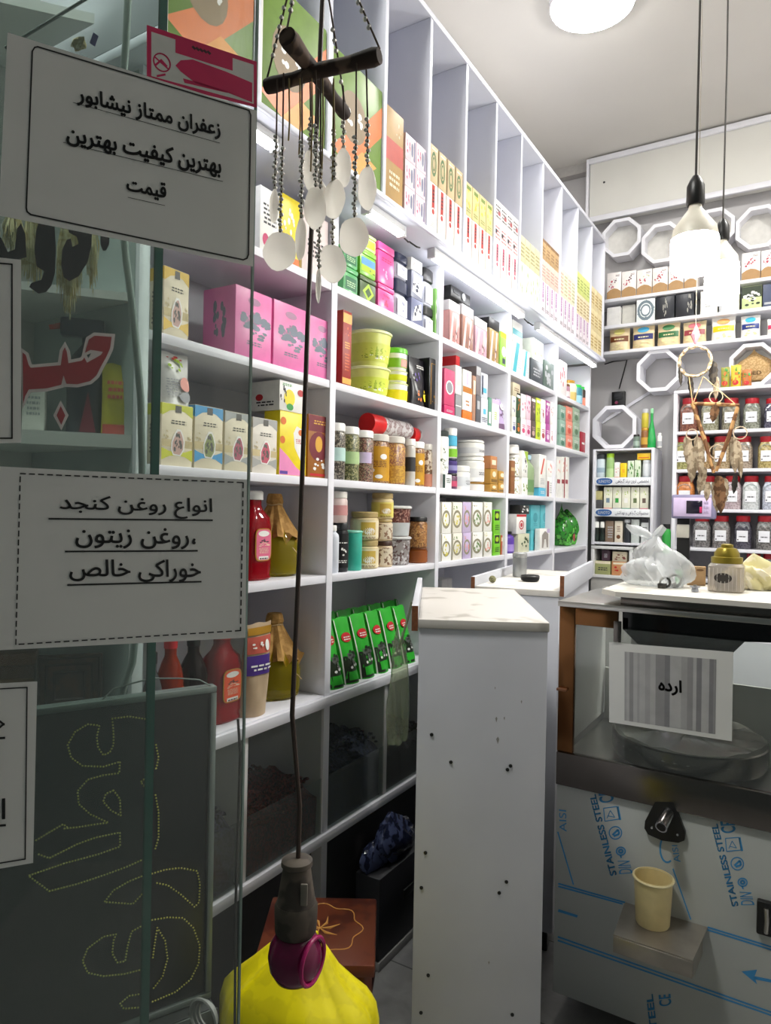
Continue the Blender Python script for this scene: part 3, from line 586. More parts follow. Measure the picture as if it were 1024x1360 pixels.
tin('pale green tin, upper one of the leftmost tin stack', 456, 476, 327, z1, GT, gd, group=None)
LT = [m('#7dbb3c', .3), m('#3d5a2a', .35), m('#5f93c2', .35), LIME]
z1 = tin('dark green diamond tin, bottom of the second tin stack', 478, 500, 369, S[4], [m('#4b6136', .35), LIME, DGR], [('p', [(.5, .95), (.85, .5), (.5, .05), (.15, .5)], 1), ('p', [(.5, .75), (.7, .5), (.5, .25), (.3, .5)], 2)], group=None)
z1 = tin('lime and blue landscape tin in the middle of the second stack', 478, 500, 333, z1, LT, [('r', .08, .92, .5, .85, 2), ('r', .08, .92, .2, .5, 3), ('f', .6, .3, .3, .1, 6, 1, 4)], group=None)
tin('pale lime tin topping the second tin stack', 478, 500, 311, z1, [m('#c7d98a', .35), LIME], [('r', .1, .9, .2, .8, 1)], group=None)
z1 = tin('pink tin, lower of the two stacked pink tins', 502, 524, 380, S[4], [m('#e4559a', .28), MAG, m('#f3b3d2', .3)], [('f', .5, .5, .25, .25, 8, 1, 6), ('l', .3, .7, .7, .8, 2, 1)], group=None)
tin('pink tin, upper of the two stacked pink tins', 502, 524, 325, z1, [m('#e4559a', .28), MAG, m('#f3b3d2', .3)], [('l', .2, .8, .7, .84, 2, 1), ('f', .5, .4, .2, .2, 6, 2, 6)], group=None)
def coffee(label, x0, x1, yt, zb, ml=NAVY, mw=m('#c9cbd8', .3)):
    X, a, b, h = LP(x0, x1, yt, zb, .02); r = (b-a)/2-.0015; t = thing('coffee_jar', label, 'jar', (X-r, (a+b)/2, zb+.0004), W90, None)
    MB().lathe([(r*.8, 0), (r*.92, .004), (r*.94, h*.55), (r*.8, h*.64)], n=24, sq=5).build('jar_body', mw, t)
    MB().lathe([(r*.84, h*.645), (r, h*.67), (r, h*.96), (r*.9, h)], n=24, sq=5).build('lid', ml, t)
    f = lambda u, v, q: (-r*.7+1.4*r*u, -r*.95-.002-q, h*(.08+.45*v)); q = MB(); deco(q, f, [('r', 0, 1, 0, 1, 0), ('f', .5, .5, .3, .3, 6, 1, 3)]); q.build('label', [m('#dfe0ea', .4), m('#8f93b0', .5)], t, fix=False, smooth=0)
    return zb+h+.0008
z1 = coffee('navy-lidded square jar, lower one beside the pink tins', 525, 544, 372, S[4]); coffee('navy-lidded square jar, upper one beside the pink tins', 525, 544, 337, z1)
z1 = C_('grey_carton', 'silver grey carton, lower, between the navy-lidded jars', 546, 562, 398, S[4], [m('#6d7392', .35), OFFW, NAVY], [('p', [(.1, .1), (.9, .3), (.8, .9), (.3, .7)], 1), ('f', .5, .5, .3, .3, 8, 2, 7)])
z1 = C_('grey_carton', 'silver grey carton, middle, between the navy-lidded jars', 546, 562, 362, z1, [m('#7b7f94', .35), OFFW, NAVY], [('p', [(.1, .2), (.9, .1), (.9, .8), (.2, .9)], 1), ('f', .5, .5, .3, .3, 8, 2, 9)])
C_('small_carton', 'small white carton topping the grey cartons', 546, 561, 345, z1, [OFFW, SALM, INK], [('l', .15, .85, .4, .7, 2, 1)])
z1 = coffee('black-lidded square jar, lower one at the right end of the top shelf', 563, 577, 408, S[4], BLACK); coffee('black-lidded square jar, upper one at the right end of the top shelf', 563, 577, 357, z1, BLACK)
C_('slim_green_carton', 'slim green and white carton against the second upright, top shelf', 578, 583, 384, S[4], [m('#7fb45c', .4), OFFW], [('e', .5, .7, .35, .1, 1), ('e', .5, .4, .35, .1, 1)])
C_('incense_box', 'tall slim red and gold box standing alone at left', 455, 467, 413, S[3], [m('#9c2a1c', .4), m('#e0a02e', .4), m('#d8632c', .4)], [('r', 0, 1, .84, .97, 1), ('l', .2, .8, .5, .6, 3, 1), ('r', 0, 1, .02, .1, 1), ('l', .25, .75, .2, .45, 6, 2), ('f', .5, .72, .3, .06, 5, 2, 3)], d=.05)
td = ([m('#9db52c', .4), OFFW, m('#4f6b22', .5), LEM], [('e', .55, .5, .4, .3, 0), ('p', [(.1, .7), (.4, .8), (.9, .85), (.9, .78), (.4, .73)], 2), ('f', .65, .3, .25, .16, 9, 1, 6), ('f', .4, .25, .2, .1, 6, 2, 2)])
YG = m('#d9e07a', .35)
z1 = J_(tub, 'yogurt_tub', 'large yellow green tub, lower of the pair beside the small tubs', 495, 531, 488, S[3], YG, m('#e9edb0', .35), m('#cfdc50', .35), cat='tub', dec=td)
J_(tub, 'yogurt_tub', 'large yellow green tub standing on another, beneath the green tins', 497, 533, 440, z1, YG, m('#e9edb0', .35), m('#cfd85c', .35), cat='tub', dec=td)
z1 = J_(tub, 'small_tub', 'small yellow tub at the bottom of its stack', 529, 549, 509, S[3], OFFW, m('#dfe4a0', .35), m('#e9d51c', .35), cat='tub', taper=.92)
z1 = J_(tub, 'small_tub', 'small lime yellow tub in the middle of its stack', 529, 548, 493, z1, OFFW, m('#dfe4a0', .35), m('#d7de2a', .35), cat='tub', taper=.92)
J_(tub, 'small_tub', 'small green-lidded tub topping its stack beside the big yogurt tub', 529, 548, 463, z1, OFFW, m('#6cc330', .35), m('#7fb32c', .35), cat='tub', taper=.92, lid=.25, dec=([SALM], [('r', .6, .95, .1, .9, 0)]))
K_('black_packet', 'black packet with a bee and orange flowers', 549, 569, 475, S[3], [m('#17151c', .3), PURP, LEM, ORG, OFFW], [('f', .3, .6, .15, .14, 6, 1, 2), ('f', .25, .2, .18, .14, 7, 3, 4), ('e', .72, .2, .15, .08, 2), ('l', .3, .8, .78, .86, 2, 4), ('f', .7, .3, .2, .06, 5, 2, 4)], d=.05)
C_('black_box', 'black box with thin gold outline, against the second upright', 570, 583, 477, S[3], [m('#121216', .3), GOLD, LGR], [('r', .15, .85, .9, .91, 1), ('r', .15, .2, .1, .9, 1), ('f', .5, .2, .25, .08, 6, 1, 3), ('l', .6, .8, .3, .85, 9, 2)], d=.06)
H1 = PR('#3f3a34', '#7d7466', 260, .5, '#9a9484', rough=.3, kind='voronoi'); H2 = PR('#4c5230', '#8b8a5c', 240, .5, '#a29d78', rough=.3, kind='voronoi'); H3 = PR('#5a4038', '#8d8468', 260, .5, '#9b6f62', rough=.3, kind='voronoi'); H4 = PR('#6b4630', '#a87850', 260, .5, '#b5915c', rough=.3, kind='voronoi')
YLB = m('#c28f1e', .4); SD = ([OFFW, ORG, m('#7a4a18', .5)], [('e', .25, .3, .12, .08, 0), ('e', .65, .7, .12, .08, 0), ('e', .5, .12, .12, .06, 0), ('l', .25, .75, .4, .6, 4, 2)])
sj = lambda lab, a, b, y, body, lid, lb, span, **k: J_(jar, 'spice_jar', lab, a, b, y, S[2], body, lid, lb, lab=span, **k)
sj('tall spice jar with pale teal label, first in its row', 447, 465, 562, H1, OFFW, m('#b5d3cc', .4), (.38, .65)); sj('tall spice jar with pale green label, second in its row', 465, 484, 567, H2, OFFW, m('#a9c48c', .4), (.36, .62))
sj('tall spice jar with round lilac label, third in its row', 484, 503, 572, H3, OFFW, LILAC, (.42, .66), arc=(230, 310)); sj('tall spice jar with broad gold label, fourth in its row', 503, 525, 577, H4, m('#d8d4cc', .3), YLB, (.06, .86), dec=SD)
sj('tall spice jar half filled red, golden below, fifth in its row', 525, 546, 580, PR('#8a5a44', '#b98c54', 240, .5, '#c9a04a', rough=.3, kind='voronoi'), m('#d8d4cc', .3), PR('#c59a3a', '#a8792a', 120, .5), (.05, .45))
sj('slim jar with black and white label behind the golden jar', 546.5, 555, 583, m('#c9c7c0', .3), OFFW, INK, (.35, .7)); sj('tall gold jar near the second upright', 555, 569, 587, H4, OFFW, YLB, (.05, .85), dec=SD)
sj('short brown and white spice jar against the second upright', 569.5, 581, 590, PR('#7a5a42', '#d8cbb8', 60, .5, rough=.35), m('#d8d4cc', .3), m('#c4836a', .4), (.02, .35))
def lying_jar(label, x0, x1, yc, r, z, mlid, X):
    a, b = onX(x0, yc, X).y, onX(x1, yc, X).y; L = b-a; t = thing('lying_jar', label, 'jar', (X, a, z+r), 0, 'red-lidded jars lying on the spice jars')
    Q = Matrix.Rotation(R(-90), 4, 'X')
    MB().lathe([(r*.98, 0), (r, .004), (r, L*.28), (r*.9, L*.29)], n=24, M4=Q).build('lid', mlid, t)
    MB().lathe([(r*.88, L*.2905), (r*.95, L*.34), (r*.95, L*.95), (r*.85, L-.002)], n=24, M4=Q).build('jar_body', PR('#c9c4c4', '#8d7474', 30, .5, '#b3a7a7', rough=.2), t)
zj = onX(512, 578, -1.36).z
lying_jar('clear jar with big red lid lying across the spice jars', 487, 541, 565, .037, zj+.002, m('#d01a1a', .3), -1.395); lying_jar('second red-lidded jar lying behind the first, on the spice jars', 543, 566, 572, .033, zj-.004, m('#d01a1a', .3), -1.40)
J_(bottle, 'white_bottle', 'plain white bottle hidden partly behind the first upright, lower shelf', 443, 454, 698, S[1], m('#d5dae2', .4), OFFW, None, cat='bottle', nr=.5, neck=.2)
z1 = J_(jar, 'black_jar', 'black jar with white print carrying a pinkish jar', 453, 468, 695, S[1], m('#15171a', .35), m('#23262a', .35), m('#101214', .35), lab=(.1, .9), dec=([OFFW, GREEN], [('l', .2, .8, .72, .78, 1, 0), ('f', .5, .45, .25, .12, 8, 0, 3), ('l', .2, .8, .15, .25, 2, 0)]))
J_(jar, 'pink_salt_jar', 'pinkish jar with white lid standing on the black jar', 450, 468, 653, z1, m('#d7c2bd', .35), m('#dcd8d0', .4), m('#c9908e', .4), lab=(.3, .7), lid=.2)
J_(tub, 'teal_canister', 'teal green canister with round dark stamp', 469, 488, 705, S[1], TEAL, m('#7ccab4', .35), None, cat='canister', taper=.97, lid=.06)
PB = ([m('#c9a94a', .4), OFFW, BRN], [('r', .3, .75, .2, .9, 0), ('e', .55, .4, .18, .2, 1), ('l', .3, .75, .0, .12, 2, 2)])
CJ = m('#d9c79a', .35); CLD = m('#b09a66', .35)
z1 = J_(jar, 'cream_jar', 'cream jar with gold picture label, lower of its pair', 488, 511, 718, S[1], CJ, CLD, m('#e3d7b4', .4), lab=(.08, .85), lid=.18, dec=PB); J_(jar, 'cream_jar', 'cream jar with gold picture label, upper of its pair', 488, 511, 680, z1, CJ, CLD, m('#e3d7b4', .4), lab=(.08, .85), lid=.18, dec=PB)
DL = m('#3a2016', .4)
z1 = J_(jar, 'spread_jar', 'brown-lidded spread jar at the bottom of the stack of three', 511.5, 527, 719, S[1], m('#d6c3a3', .35), DL, PR('#d9cdb6', '#7a5a40', 60, .55), lab=(.1, .9), lid=.16); z1 = J_(jar, 'spread_jar', 'beige spread jar in the middle of the stack of three', 511.5, 527, 690, z1, m('#d6c3a3', .35), CLD, PR('#d9cdb6', '#8a6a50', 60, .55), lab=(.1, .9), lid=.12)
J_(jar, 'cream_jar', 'cream jar with yellow label topping the stack of three', 511.5, 529, 655, z1, CJ, CLD, m('#dcd06a', .4), lab=(.1, .8), lid=.2, dec=PB)
NUT = PR('#6b4038', '#9c7468', 150, .5, '#4e2a26', rough=.25, kind='voronoi'); NUT2 = PR('#8a8482', '#b5b2b2', 120, .5, '#5e4a48', rough=.25, kind='voronoi')
z1 = J_(tub, 'clear_tub', 'clear tub of brown nuts, lower of two beside the honey jar', 528, 556, 713, S[1], NUT2, m('#c9cac9', .3), None, cat='tub', taper=.9); J_(tub, 'clear_tub', 'clear tub of reddish beans, upper of two beside the honey jar', 528, 557, 672, z1, NUT, m('#d4d5d3', .3), m('#b8bcbe', .3), cat='tub', taper=.86, lab=(.02, .5))
z1 = J_(jar, 'honey_jar', 'amber brown jar at the bottom, against the second upright', 558, 574, 728, S[1], m('#8a4a1c', .25), m('#7a431c', .3), None, lid=.08); J_(jar, 'granola_jar', 'black-lidded jar of granola standing on the amber jar', 558.5, 573, 687, z1, PR('#9a6a3a', '#6b4322', 200, .5, '#b98c54', rough=.3, kind='voronoi'), BLACK, None)
SEED = [m('#2fae2f', .3), m('#24301f', .35), RED, OFFW, m('#5c5f5b', .4)]
sdd = [('r', .02, .98, 0, .98, 0), ('r', .05, .95, .02, .4, 1), ('r', .3, .95, .38, .46, 4), ('f', .5, .42, .4, .07, 9, 1, 3), ('f', .55, .3, .3, .08, 9, 3, 4), ('r', .2, .8, .06, .19, 0), ('e', .5, .7, .3, .075, 2), ('l', .3, .7, .66, .73, 2, 3), ('f', .6, .36, .25, .08, 10, 4, 6), ('r', .02, .06, .0, .98, 3)]
xs = [441, 462, 483, 504, 522, 540, 556]
for i in range(6):
    K_('seed_packet', f'green seed packet, {ORD(i, 6)} in the front row of the bottom shelf', xs[i], xs[i+1]-1, (826, 823, 818, 814, 810, 807)[i], S[0], SEED, sdd, d=.05, inset=.012, lean=.22, seed=i, group='green seed packets')
for i in range(6):
    K_('seed_packet', f'green seed packet, {ORD(i, 6)} in the back row of the bottom shelf', xs[i]-1, xs[i+1]-2, (820, 816, 812, 808, 804, 800)[i]-4, S[0], SEED, sdd, d=.05, inset=.12, lean=.15, seed=i+9, group='green seed packets')
# ------------------------------------------------------------------ third column
GIFT = 'pink perfume cases with clear tops'
def case(label, x0, x1, yt, col, lid=None, acc=None):
    X, a, b, h = LP(x0, x1, yt, S[4], .02); w_ = b-a-.003; t = thing('gift_case', label, 'case', (X, (a+b)/2, S[4]+.0004), W90, None); d = .08
    k = MB().bbox(-w_/2, w_/2, 0, d, 0, h*.76, .002); deco(k, lambda u, v, q: (-w_/2+w_*u, -q, h*.76*v), [('p', [(.1, .05), (.3, .05), (.45, .95), (.3, .95)], 1), ('p', [(.6, .05), (.68, .05), (.85, .95), (.7, .95)], 1), ('f', .6, .25, .2, .18, 8, 2, 3), ('r', 0, .05, 0, 1, 2)])
    k.build('case_body', [col, acc or m('#e0b9b6', .3), m('#5e4040', .4)], t, fix=False); MB().bbox(-w_/2, w_/2, 0, d, h*.7605, h, .002).build('case_top', lid or m('#b9b4b4', .2), t)
case('dusky pink perfume case with grey top, first in the third column', 596, 611, 401, m('#b98580', .25)); case('brownish perfume case with grey top, second in the third column', 613, 629, 407, m('#9c7566', .25))
case('pale pink perfume case, third in the third column', 630, 647, 424, m('#c49aa8', .25)); z1 = S[4]
case('gold perfume case with black top, fourth in the third column', 649, 663, 424, m('#a68a5c', .25), BLACK)
C_('green_carton', 'green and white carton with yellow top, last beside the gold perfume case', 664.5, 674, 442, S[4], [m('#8fbf52', .4), OFFW, LEM, NAVY], [('r', 0, 1, .85, 1, 2), ('e', .5, .45, .3, .15, 1), ('r', .3, .7, .1, .25, 3)])
X, a, b, h = LP(599, 625, 379, S[4]+.135, .03)
sp = thing('speaker_box', 'black rectangular radio lying on the first perfume cases', 'radio', (X, (a+b)/2, onX(612, 401, X).z+.001), W90); w_ = b-a
MB().bbox(-w_/2, w_/2, 0, .06, 0, .05, .006).build('radio_body', BLACK, sp); MB().lathe([(.014, 0), (.016, .004), (.01, .006)], n=16, M4=Matrix.Translation((w_*.1, 0, .025)) @ Matrix.Rotation(R(90), 4, 'X')).build('speaker_cone', LGR, sp); MB().bbox(-w_*.4, -w_*.1, -.002, -.0004, .02, .034, .001).build('radio_dial', DARK, sp)
z1 = C_('magenta_carton', 'small magenta carton under the tall magenta one with grey oval', 590, 604, 539, S[3], [MAG, LGR], [('l', .2, .8, .3, .6, 2, 1)]); C_('magenta_carton', 'tall magenta carton with a grey oval, standing on another magenta carton', 590, 604, 491, z1, [m('#c9486f', .4), m('#8b8a90', .4), OFFW], [('o', .5, .5, .36, .2, 2), ('e', .5, .5, .28, .16, 1)])
z1 = C_('grey_carton', 'grey carton at the bottom of the white stack beside the magenta cartons', 605, 613, 524, S[3], [m('#8c8d90', .4), OFFW], [('r', 0, 1, .48, .52, 1)]); z1 = C_('white_carton', 'white carton standing on the grey carton beside the magenta cartons', 605, 613, 486, z1, [OFFW, m('#ddd3c6', .4)], [('r', .2, .8, .3, .7, 1)]); C_('red_carton', 'small red carton topping the white stack', 605.5, 611, 473, z1, [RED, OFFW])
z1 = C_('orange_carton', 'orange carton at the bottom of the striped stack', 614.5, 627, 546, S[3], [ORG, OFFW, GOLD], [('f', .5, .5, .3, .3, 5, 2, 3)]); z1 = C_('white_carton', 'white carton with copper rim in the middle of the striped stack', 614.5, 627, 514, z1, [OFFW, m('#b9762f', .35)], [('r', 0, 1, .75, 1, 1), ('l', .3, .7, .2, .5, 2, 1)]); C_('white_carton', 'plain white carton topping the striped stack', 615, 626.5, 492, z1, [OFFW, LILAC], [('r', .4, .6, .1, .9, 1)])
C_('brown_carton', 'slim brown carton right of the striped stack', 627.5, 632, 499, S[3], [m('#a8806a', .4), CREAM], [('r', .2, .8, .6, .9, 1)])
z1 = C_('charcoal_carton', 'charcoal carton, lower, in the middle of the magenta carton shelf', 632.5, 638.5, 525, S[3], [m('#5a5b60', .4), LGR], [('r', .2, .8, .5, .8, 1)]); C_('charcoal_carton', 'charcoal carton, upper, with pale top', 632.5, 638.5, 487, z1, [m('#7b7476', .4), LGR], [('r', 0, 1, .7, 1, 1)])
z1 = C_('silver_carton', 'silver white carton, lower, right of the charcoal cartons', 639, 648, 529, S[3], [m('#d3d6de', .35), SKY, NAVY], [('r', .3, .7, .4, .6, 1), ('l', .1, .9, .1, .3, 3, 2)]); C_('silver_carton', 'silver white carton, upper, right of the charcoal cartons', 639, 648, 496, z1, [m('#d3d6de', .35), SKY, NAVY], [('r', .3, .8, .2, .4, 1), ('r', .1, .3, .1, .9, 2)])
C_('green_slim_carton', 'slim dark green carton between silver and white cartons', 648.5, 653, 528, S[3], [m('#5a8f7c', .4), OFFW], [('r', .2, .8, .1, .5, 1)]); C_('white_carton', 'white carton with faint lilac lid beside the purple pouch', 653.5, 663, 531, S[3], [OFFW, LILAC, LIME], [('r', 0, 1, .85, 1, 1), ('l', .3, .7, .3, .6, 4, 2)])
K_('purple_pouch', 'purple and white pouch against the third upright', 664, 673, 530, S[3], [m('#b9a5cc', .4), m('#6e5270', .4), OFFW], [('r', .02, .98, 0, .2, 1), ('f', .5, .5, .35, .2, 9, 1, 3), ('e', .5, .75, .25, .1, 2)], d=.05)
z1 = C_('small_black_carton', 'black and white carton under the white spray bottle', 588, 600, 630, S[2], [m('#e4e5e3', .4), m('#1f3a33', .4)], [('r', 0, .25, 0, 1, 1), ('l', .4, .9, .4, .8, 3, 1)])
J_(bottle, 'spray_bottle', 'white bottle with dark cap and plant print at left', 588, 600.5, 572, z1, OFFW, m('#2b3431', .4), PR('#f0efea', '#5c6f4c', 70, .6), cat='bottle', neck=.12, nr=.85, capf=.14, lab=(.1, .7))
z1 = J_(jar, 'purple_jar', 'dark purple jar at the bottom of the colourful stack', 601.5, 611, 629, S[2], m('#5a2f4c', .4), BLACK, m('#c04a6a', .4)); z1 = J_(jar, 'violet_jar', 'violet jar in the colourful stack beside the spray bottle', 601.5, 611, 609, z1, m('#4a3a7c', .4), NAVY, m('#8a85b9', .4)); z1 = J_(jar, 'green_jar', 'green banded jar in the colourful stack', 601.5, 611, 593, z1, OFFW, OFFW, m('#7dbb2c', .4), lab=(.1, .9)); J_(jar, 'blue_jar', 'sky blue jar with white lid topping the colourful stack', 601.5, 611, 569, z1, SKY, OFFW, None, lid=.4)
J_(jar, 'pill_jar', 'lone white pill jar with grey label', 614, 631, 619, S[2], OFFW, OFFW, m('#cfd3d6', .4), lid=.22, lab=(.2, .7), dec=([INK, LGR], [('e', .75, .55, .12, .14, 1), ('l', .65, .9, .2, .35, 2, 0)]))
z1 = J_(jar, 'white_tub', 'white tub at the bottom of the stack of three white tubs', 633, 650, 641, S[2], m('#ded9d4', .4), GOLD, None, lid=.14); z1 = J_(jar, 'white_tub', 'white tub in the middle of the stack of three white tubs', 633, 650, 607, z1, OFFW, OFFW, m('#d8d8d8', .4), dec=([INK], [('l', .6, .9, .3, .7, 3, 0)])); J_(jar, 'white_tub', 'white tub on top of the stack of three white tubs', 633, 650, 585, z1, OFFW, OFFW, m('#d8d8d8', .4), dec=([INK], [('l', .6, .9, .3, .7, 3, 0)]))
GB = [m('#b98c3c', .4), m('#7a5a22', .4), CREAM]; gbd = [('r', .1, .9, .1, .3, 1), ('e', .5, .65, .25, .2, 2)]
z1 = C_('gold_box', 'gold box at the bottom of the taller gold stack', 651.5, 661, 643, S[2], GB, gbd, d=.06); z1 = C_('gold_box', 'gold box in the middle of the taller gold stack', 651.5, 661, 623, z1, GB, gbd, d=.06); C_('copper_box', 'copper coloured box topping the taller gold stack', 651.5, 660.5, 606, z1, [m('#b97c4c', .4), CREAM], [('r', .2, .8, .3, .7, 1)], d=.06)
z1 = C_('gold_box', 'gold box, lower of the short stack by the third upright', 662, 672, 641, S[2], GB, gbd, d=.06); C_('gold_box', 'gold box, upper of the short stack by the third upright', 662, 672, 626, z1, GB, gbd, d=.06)
TEA = [OFFW, m('#d9cf4a', .4), m('#8f8a70', .5), SALM, m('#6a8f4c', .5), LILAC]
xs = [585.5, 600, 614.5, 626, 641.5, 654]
for i in range(5):
    bs_ = [OFFW, m('#eae6da', .4), LILAC, OFFW, m('#e9e9e2', .4)][i]; c3 = [1, 4, 5, 4, 1][i]
    dd = [('o', .5, .45, .4, .3, 2), ('f', .5, .4, .26, .2, 9, [1, 1, 3, 4, 3][i], i), ('f', .3, .85, .2, .1, 5, [1, 4, 3, 2, 1][i], i+4), ('r', .0, .08, 0, 1, 5 if i == 2 else 2)]
    z1 = C_('tea_carton', f'fruit tea carton, {ORD(i, 5)} in the lower row', xs[i], xs[i+1]-.6, 709-i*.8, S[1], [bs_]+TEA[1:], dd, group='fruit tea cartons')
    C_('tea_carton', f'fruit tea carton, {ORD(i, 5)} in the upper row', xs[i], xs[i+1]-.6, 667, z1, [bs_]+TEA[1:], dd[::-1], group='fruit tea cartons')
LGN = [m('#7ac92c', .4), BLACK, RED, LIME]; lgd = [('r', .15, .85, .55, .95, 1), ('e', .5, .75, .25, .12, 3), ('l', .2, .8, .15, .4, 3, 1)]
z1 = C_('lime_carton', 'lime green carton, lower, right of the fruit tea cartons', 655.5, 664.5, 709, S[1], LGN, lgd, d=.07); C_('lime_carton', 'lime green carton, upper, right of the fruit tea cartons', 655.5, 664.5, 677, z1, LGN, lgd, d=.07)
C_('brown_slim_carton', 'slim reddish brown carton beside the lime cartons', 665, 669, 711, S[1], [m('#a8522c', .4), CREAM], [('r', .2, .8, .7, .9, 1)])
# ------------------------------------------------------------------ fourth column
z1 = S[4]
WT = [OFFW, m('#3fa9b8', .4), m('#9ad3d8', .4)]; wtd = [('p', [(0, 0), (.35, 0), (.7, 1), (.35, 1)], 1), ('l', .5, .9, .2, .6, 5, 2)]
z1 = C_('teal_white_carton', 'tall white carton with teal slash, left at the top of the fourth column', 681, 694, 455, S[4], WT, wtd, d=.07); C_('teal_white_carton', 'white carton with teal band lying over the tall teal slash carton', 681, 694, 428, z1, WT, [('r', 0, 1, .3, .6, 1)], d=.07); C_('teal_white_carton', 'shorter white carton with teal slash beside the dark glass case', 695, 703, 466, S[4], WT, wtd, d=.07)
z1 = C_('dark_carton', 'dark slate carton under the white green box', 705, 721, 479, S[4], [m('#4a5157', .3), LGR], [('l', .2, .8, .3, .7, 3, 1)], d=.1); C_('green_white_carton', 'white carton with pale green leaves standing on the dark slate carton', 707.5, 721.5, 452, z1, [m('#e2eadc', .4), m('#9dc47c', .4)], [('f', .5, .5, .4, .3, 9, 1, 4)], d=.09, inset=.02)
C_('slate_carton', 'slate green carton with white swirls at the fourth upright', 722.5, 736, 481, S[4], [m('#5e6f68', .3), LGR], [('f', .5, .5, .4, .35, 14, 1, 6)], d=.1)
g = random.Random(5); pal = [('#e4e2d6', '#2b3f8f', 'white and blue'), ('#2f4f33', '#d8732a', 'dark green'), ('#f0e9ea', '#d24a7a', 'white and pink'), ('#e9c9d6', '#b02a6a', 'rose'), ('#5a4a44', '#c9a9a0', 'brown'), ('#c9d93a', '#7d9a1c', 'lime'), ('#efeef0', '#b0344a', 'white and red'), ('#b04a9a', '#f0d9ea', 'violet'), ('#eeeae8', '#c08a8a', 'pale floral')]
xs = [680, 686, 692, 699, 705.5, 712, 718.5, 725, 731, 737]
for i in range(9):
    c1, c2, nm = pal[i]; mt = [m(c1, .4), m(c2, .4), OFFW]; d1 = [('e', .5, .3, .3, .15, 1), ('l', .2, .8, .5, .7, 2, 1)]; d2 = [('f', .5, .5, .35, .3, 7, 1, i), ('r', .1, .9, .8, .92, 2)]
    z1 = C_('cream_carton', f'slim {nm} cosmetics carton, lower, {"leftmost" if i == 0 else "rightmost" if i == 8 else "amid the crowded row"} in the fourth column', xs[i], xs[i+1]-.4, 553+i*1.4, S[3], mt, d1, d=.06, group='crowded cosmetics cartons')
    C_('cream_carton', f'slim {nm} cosmetics carton, upper, {"leftmost" if i == 0 else "rightmost" if i == 8 else "amid the crowded row"} in the fourth column', xs[i], xs[i+1]-.4, 520+i*1.8+(6 if i == 0 else 0), z1, mt, d2, d=.06, group='crowded cosmetics cartons')
C_('kraft_carton', 'small kraft coloured carton atop the crowded row at its left end', 681, 691, 509, onX(686, 527, -1.315).z, [m('#c9bfa4', .5), BRN], [('l', .2, .8, .4, .7, 2, 1)], d=.05)
C_('brown_tube', 'tall brown carton at the left of the floral jars', 678.5, 684, 612, S[2], [m('#8f5f38', .5), TAN], [('r', 0, 1, .7, .8, 1)])
FLW = PR('#efece4', '#5d7f3c', 60, .58, '#b04a4a', rough=.4)
z1 = J_(jar, 'floral_jar', 'floral jar, lowest of the stack of three', 685, 693, 634, S[2], FLW, OFFW, None); z1 = J_(jar, 'floral_jar', 'floral jar, middle of the stack of three', 685, 693, 604, z1, FLW, OFFW, None); J_(jar, 'floral_jar', 'white jar topping the stack of three floral jars', 684, 693, 591, z1, OFFW, OFFW, None)
z1 = C_('floral_carton', 'floral carton with green corner, lower of two', 693.5, 701, 634, S[2], [OFFW, m('#7d9a3c', .5), SALM], [('f', .5, .4, .4, .3, 10, 1, 2)], d=.06); C_('floral_carton', 'floral carton with green corner, upper of two', 693.5, 701, 599, z1, [OFFW, m('#9dba3c', .5), INK], [('p', [(.3, 1), (1, 1), (1, .5)], 1), ('f', .5, .4, .3, .3, 6, 2, 3)], d=.06)
J_(bottle, 'green_bottle', 'green bottle with pale blue cap beside the floral cartons', 703, 714, 604, S[2], m('#8fa57c', .3), m('#a9c9d8', .4), m('#6a8f5c', .4), cat='bottle', neck=.3, nr=.6)
z1 = C_('sky_carton', 'sky blue carton at the bottom of the red-marked stack', 716, 725, 648, S[2], [SKY, OFFW], [('l', .2, .8, .3, .7, 3, 1)], d=.05); C_('red_mark_carton', 'white carton with a red slash standing on the sky blue carton', 716, 725, 604, z1, [OFFW, m('#d8503c', .4), LGR], [('p', [(.2, .4), (.4, .4), (.8, .9), (.6, .9)], 1), ('l', .2, .8, .1, .3, 4, 2)], d=.05)
z1 = C_('white_red_carton', 'white carton with dark red foot at the fourth upright', 726.5, 735, 634, S[2], [OFFW, m('#8f2a34', .4), LGR], [('r', 0, .3, 0, .8, 1), ('l', .4, .9, .2, .8, 5, 2)], d=.05); C_('white_red_carton', 'white carton with pink print standing by the fourth upright', 726.5, 735, 612, z1, [OFFW, SALM], [('f', .5, .5, .3, .3, 8, 1, 3)], d=.05)
J_(bottle, 'purple_bottle', 'purple bottle with black cap behind the metal canister', 677.5, 686.5, 706, S[1], m('#56389a', .35), BLACK, m('#9c86c9', .4), cat='bottle', nr=.6, neck=.25)
z1 = C_('leaf_carton', 'pale carton with dark leaves under the red medallion carton', 688, 703, 709, S[1], [m('#cfd0b4', .4), m('#2f4a2c', .5)], [('f', .6, .5, .3, .3, 9, 1, 3)], d=.06); z1 = C_('medallion_carton', 'white carton with a red medallion, on the leaf carton', 686, 699, 683, z1, [OFFW, RED, INK], [('o', .5, .45, .25, .25, 1), ('e', .5, .45, .12, .12, 1), ('r', 0, 1, .88, 1, 1)], d=.06); C_('black_carton', 'black and white carton topping the red medallion carton', 691, 703, 671, z1, [m('#22221f', .4), OFFW], [('f', .5, .5, .4, .4, 7, 1, 5)], d=.06)
TQ = [m('#5bb9c4', .4), m('#3d97a4', .4), OFFW]; tqd = [('e', .5, .5, .25, .2, 1), ('l', .3, .7, .15, .3, 2, 1)]
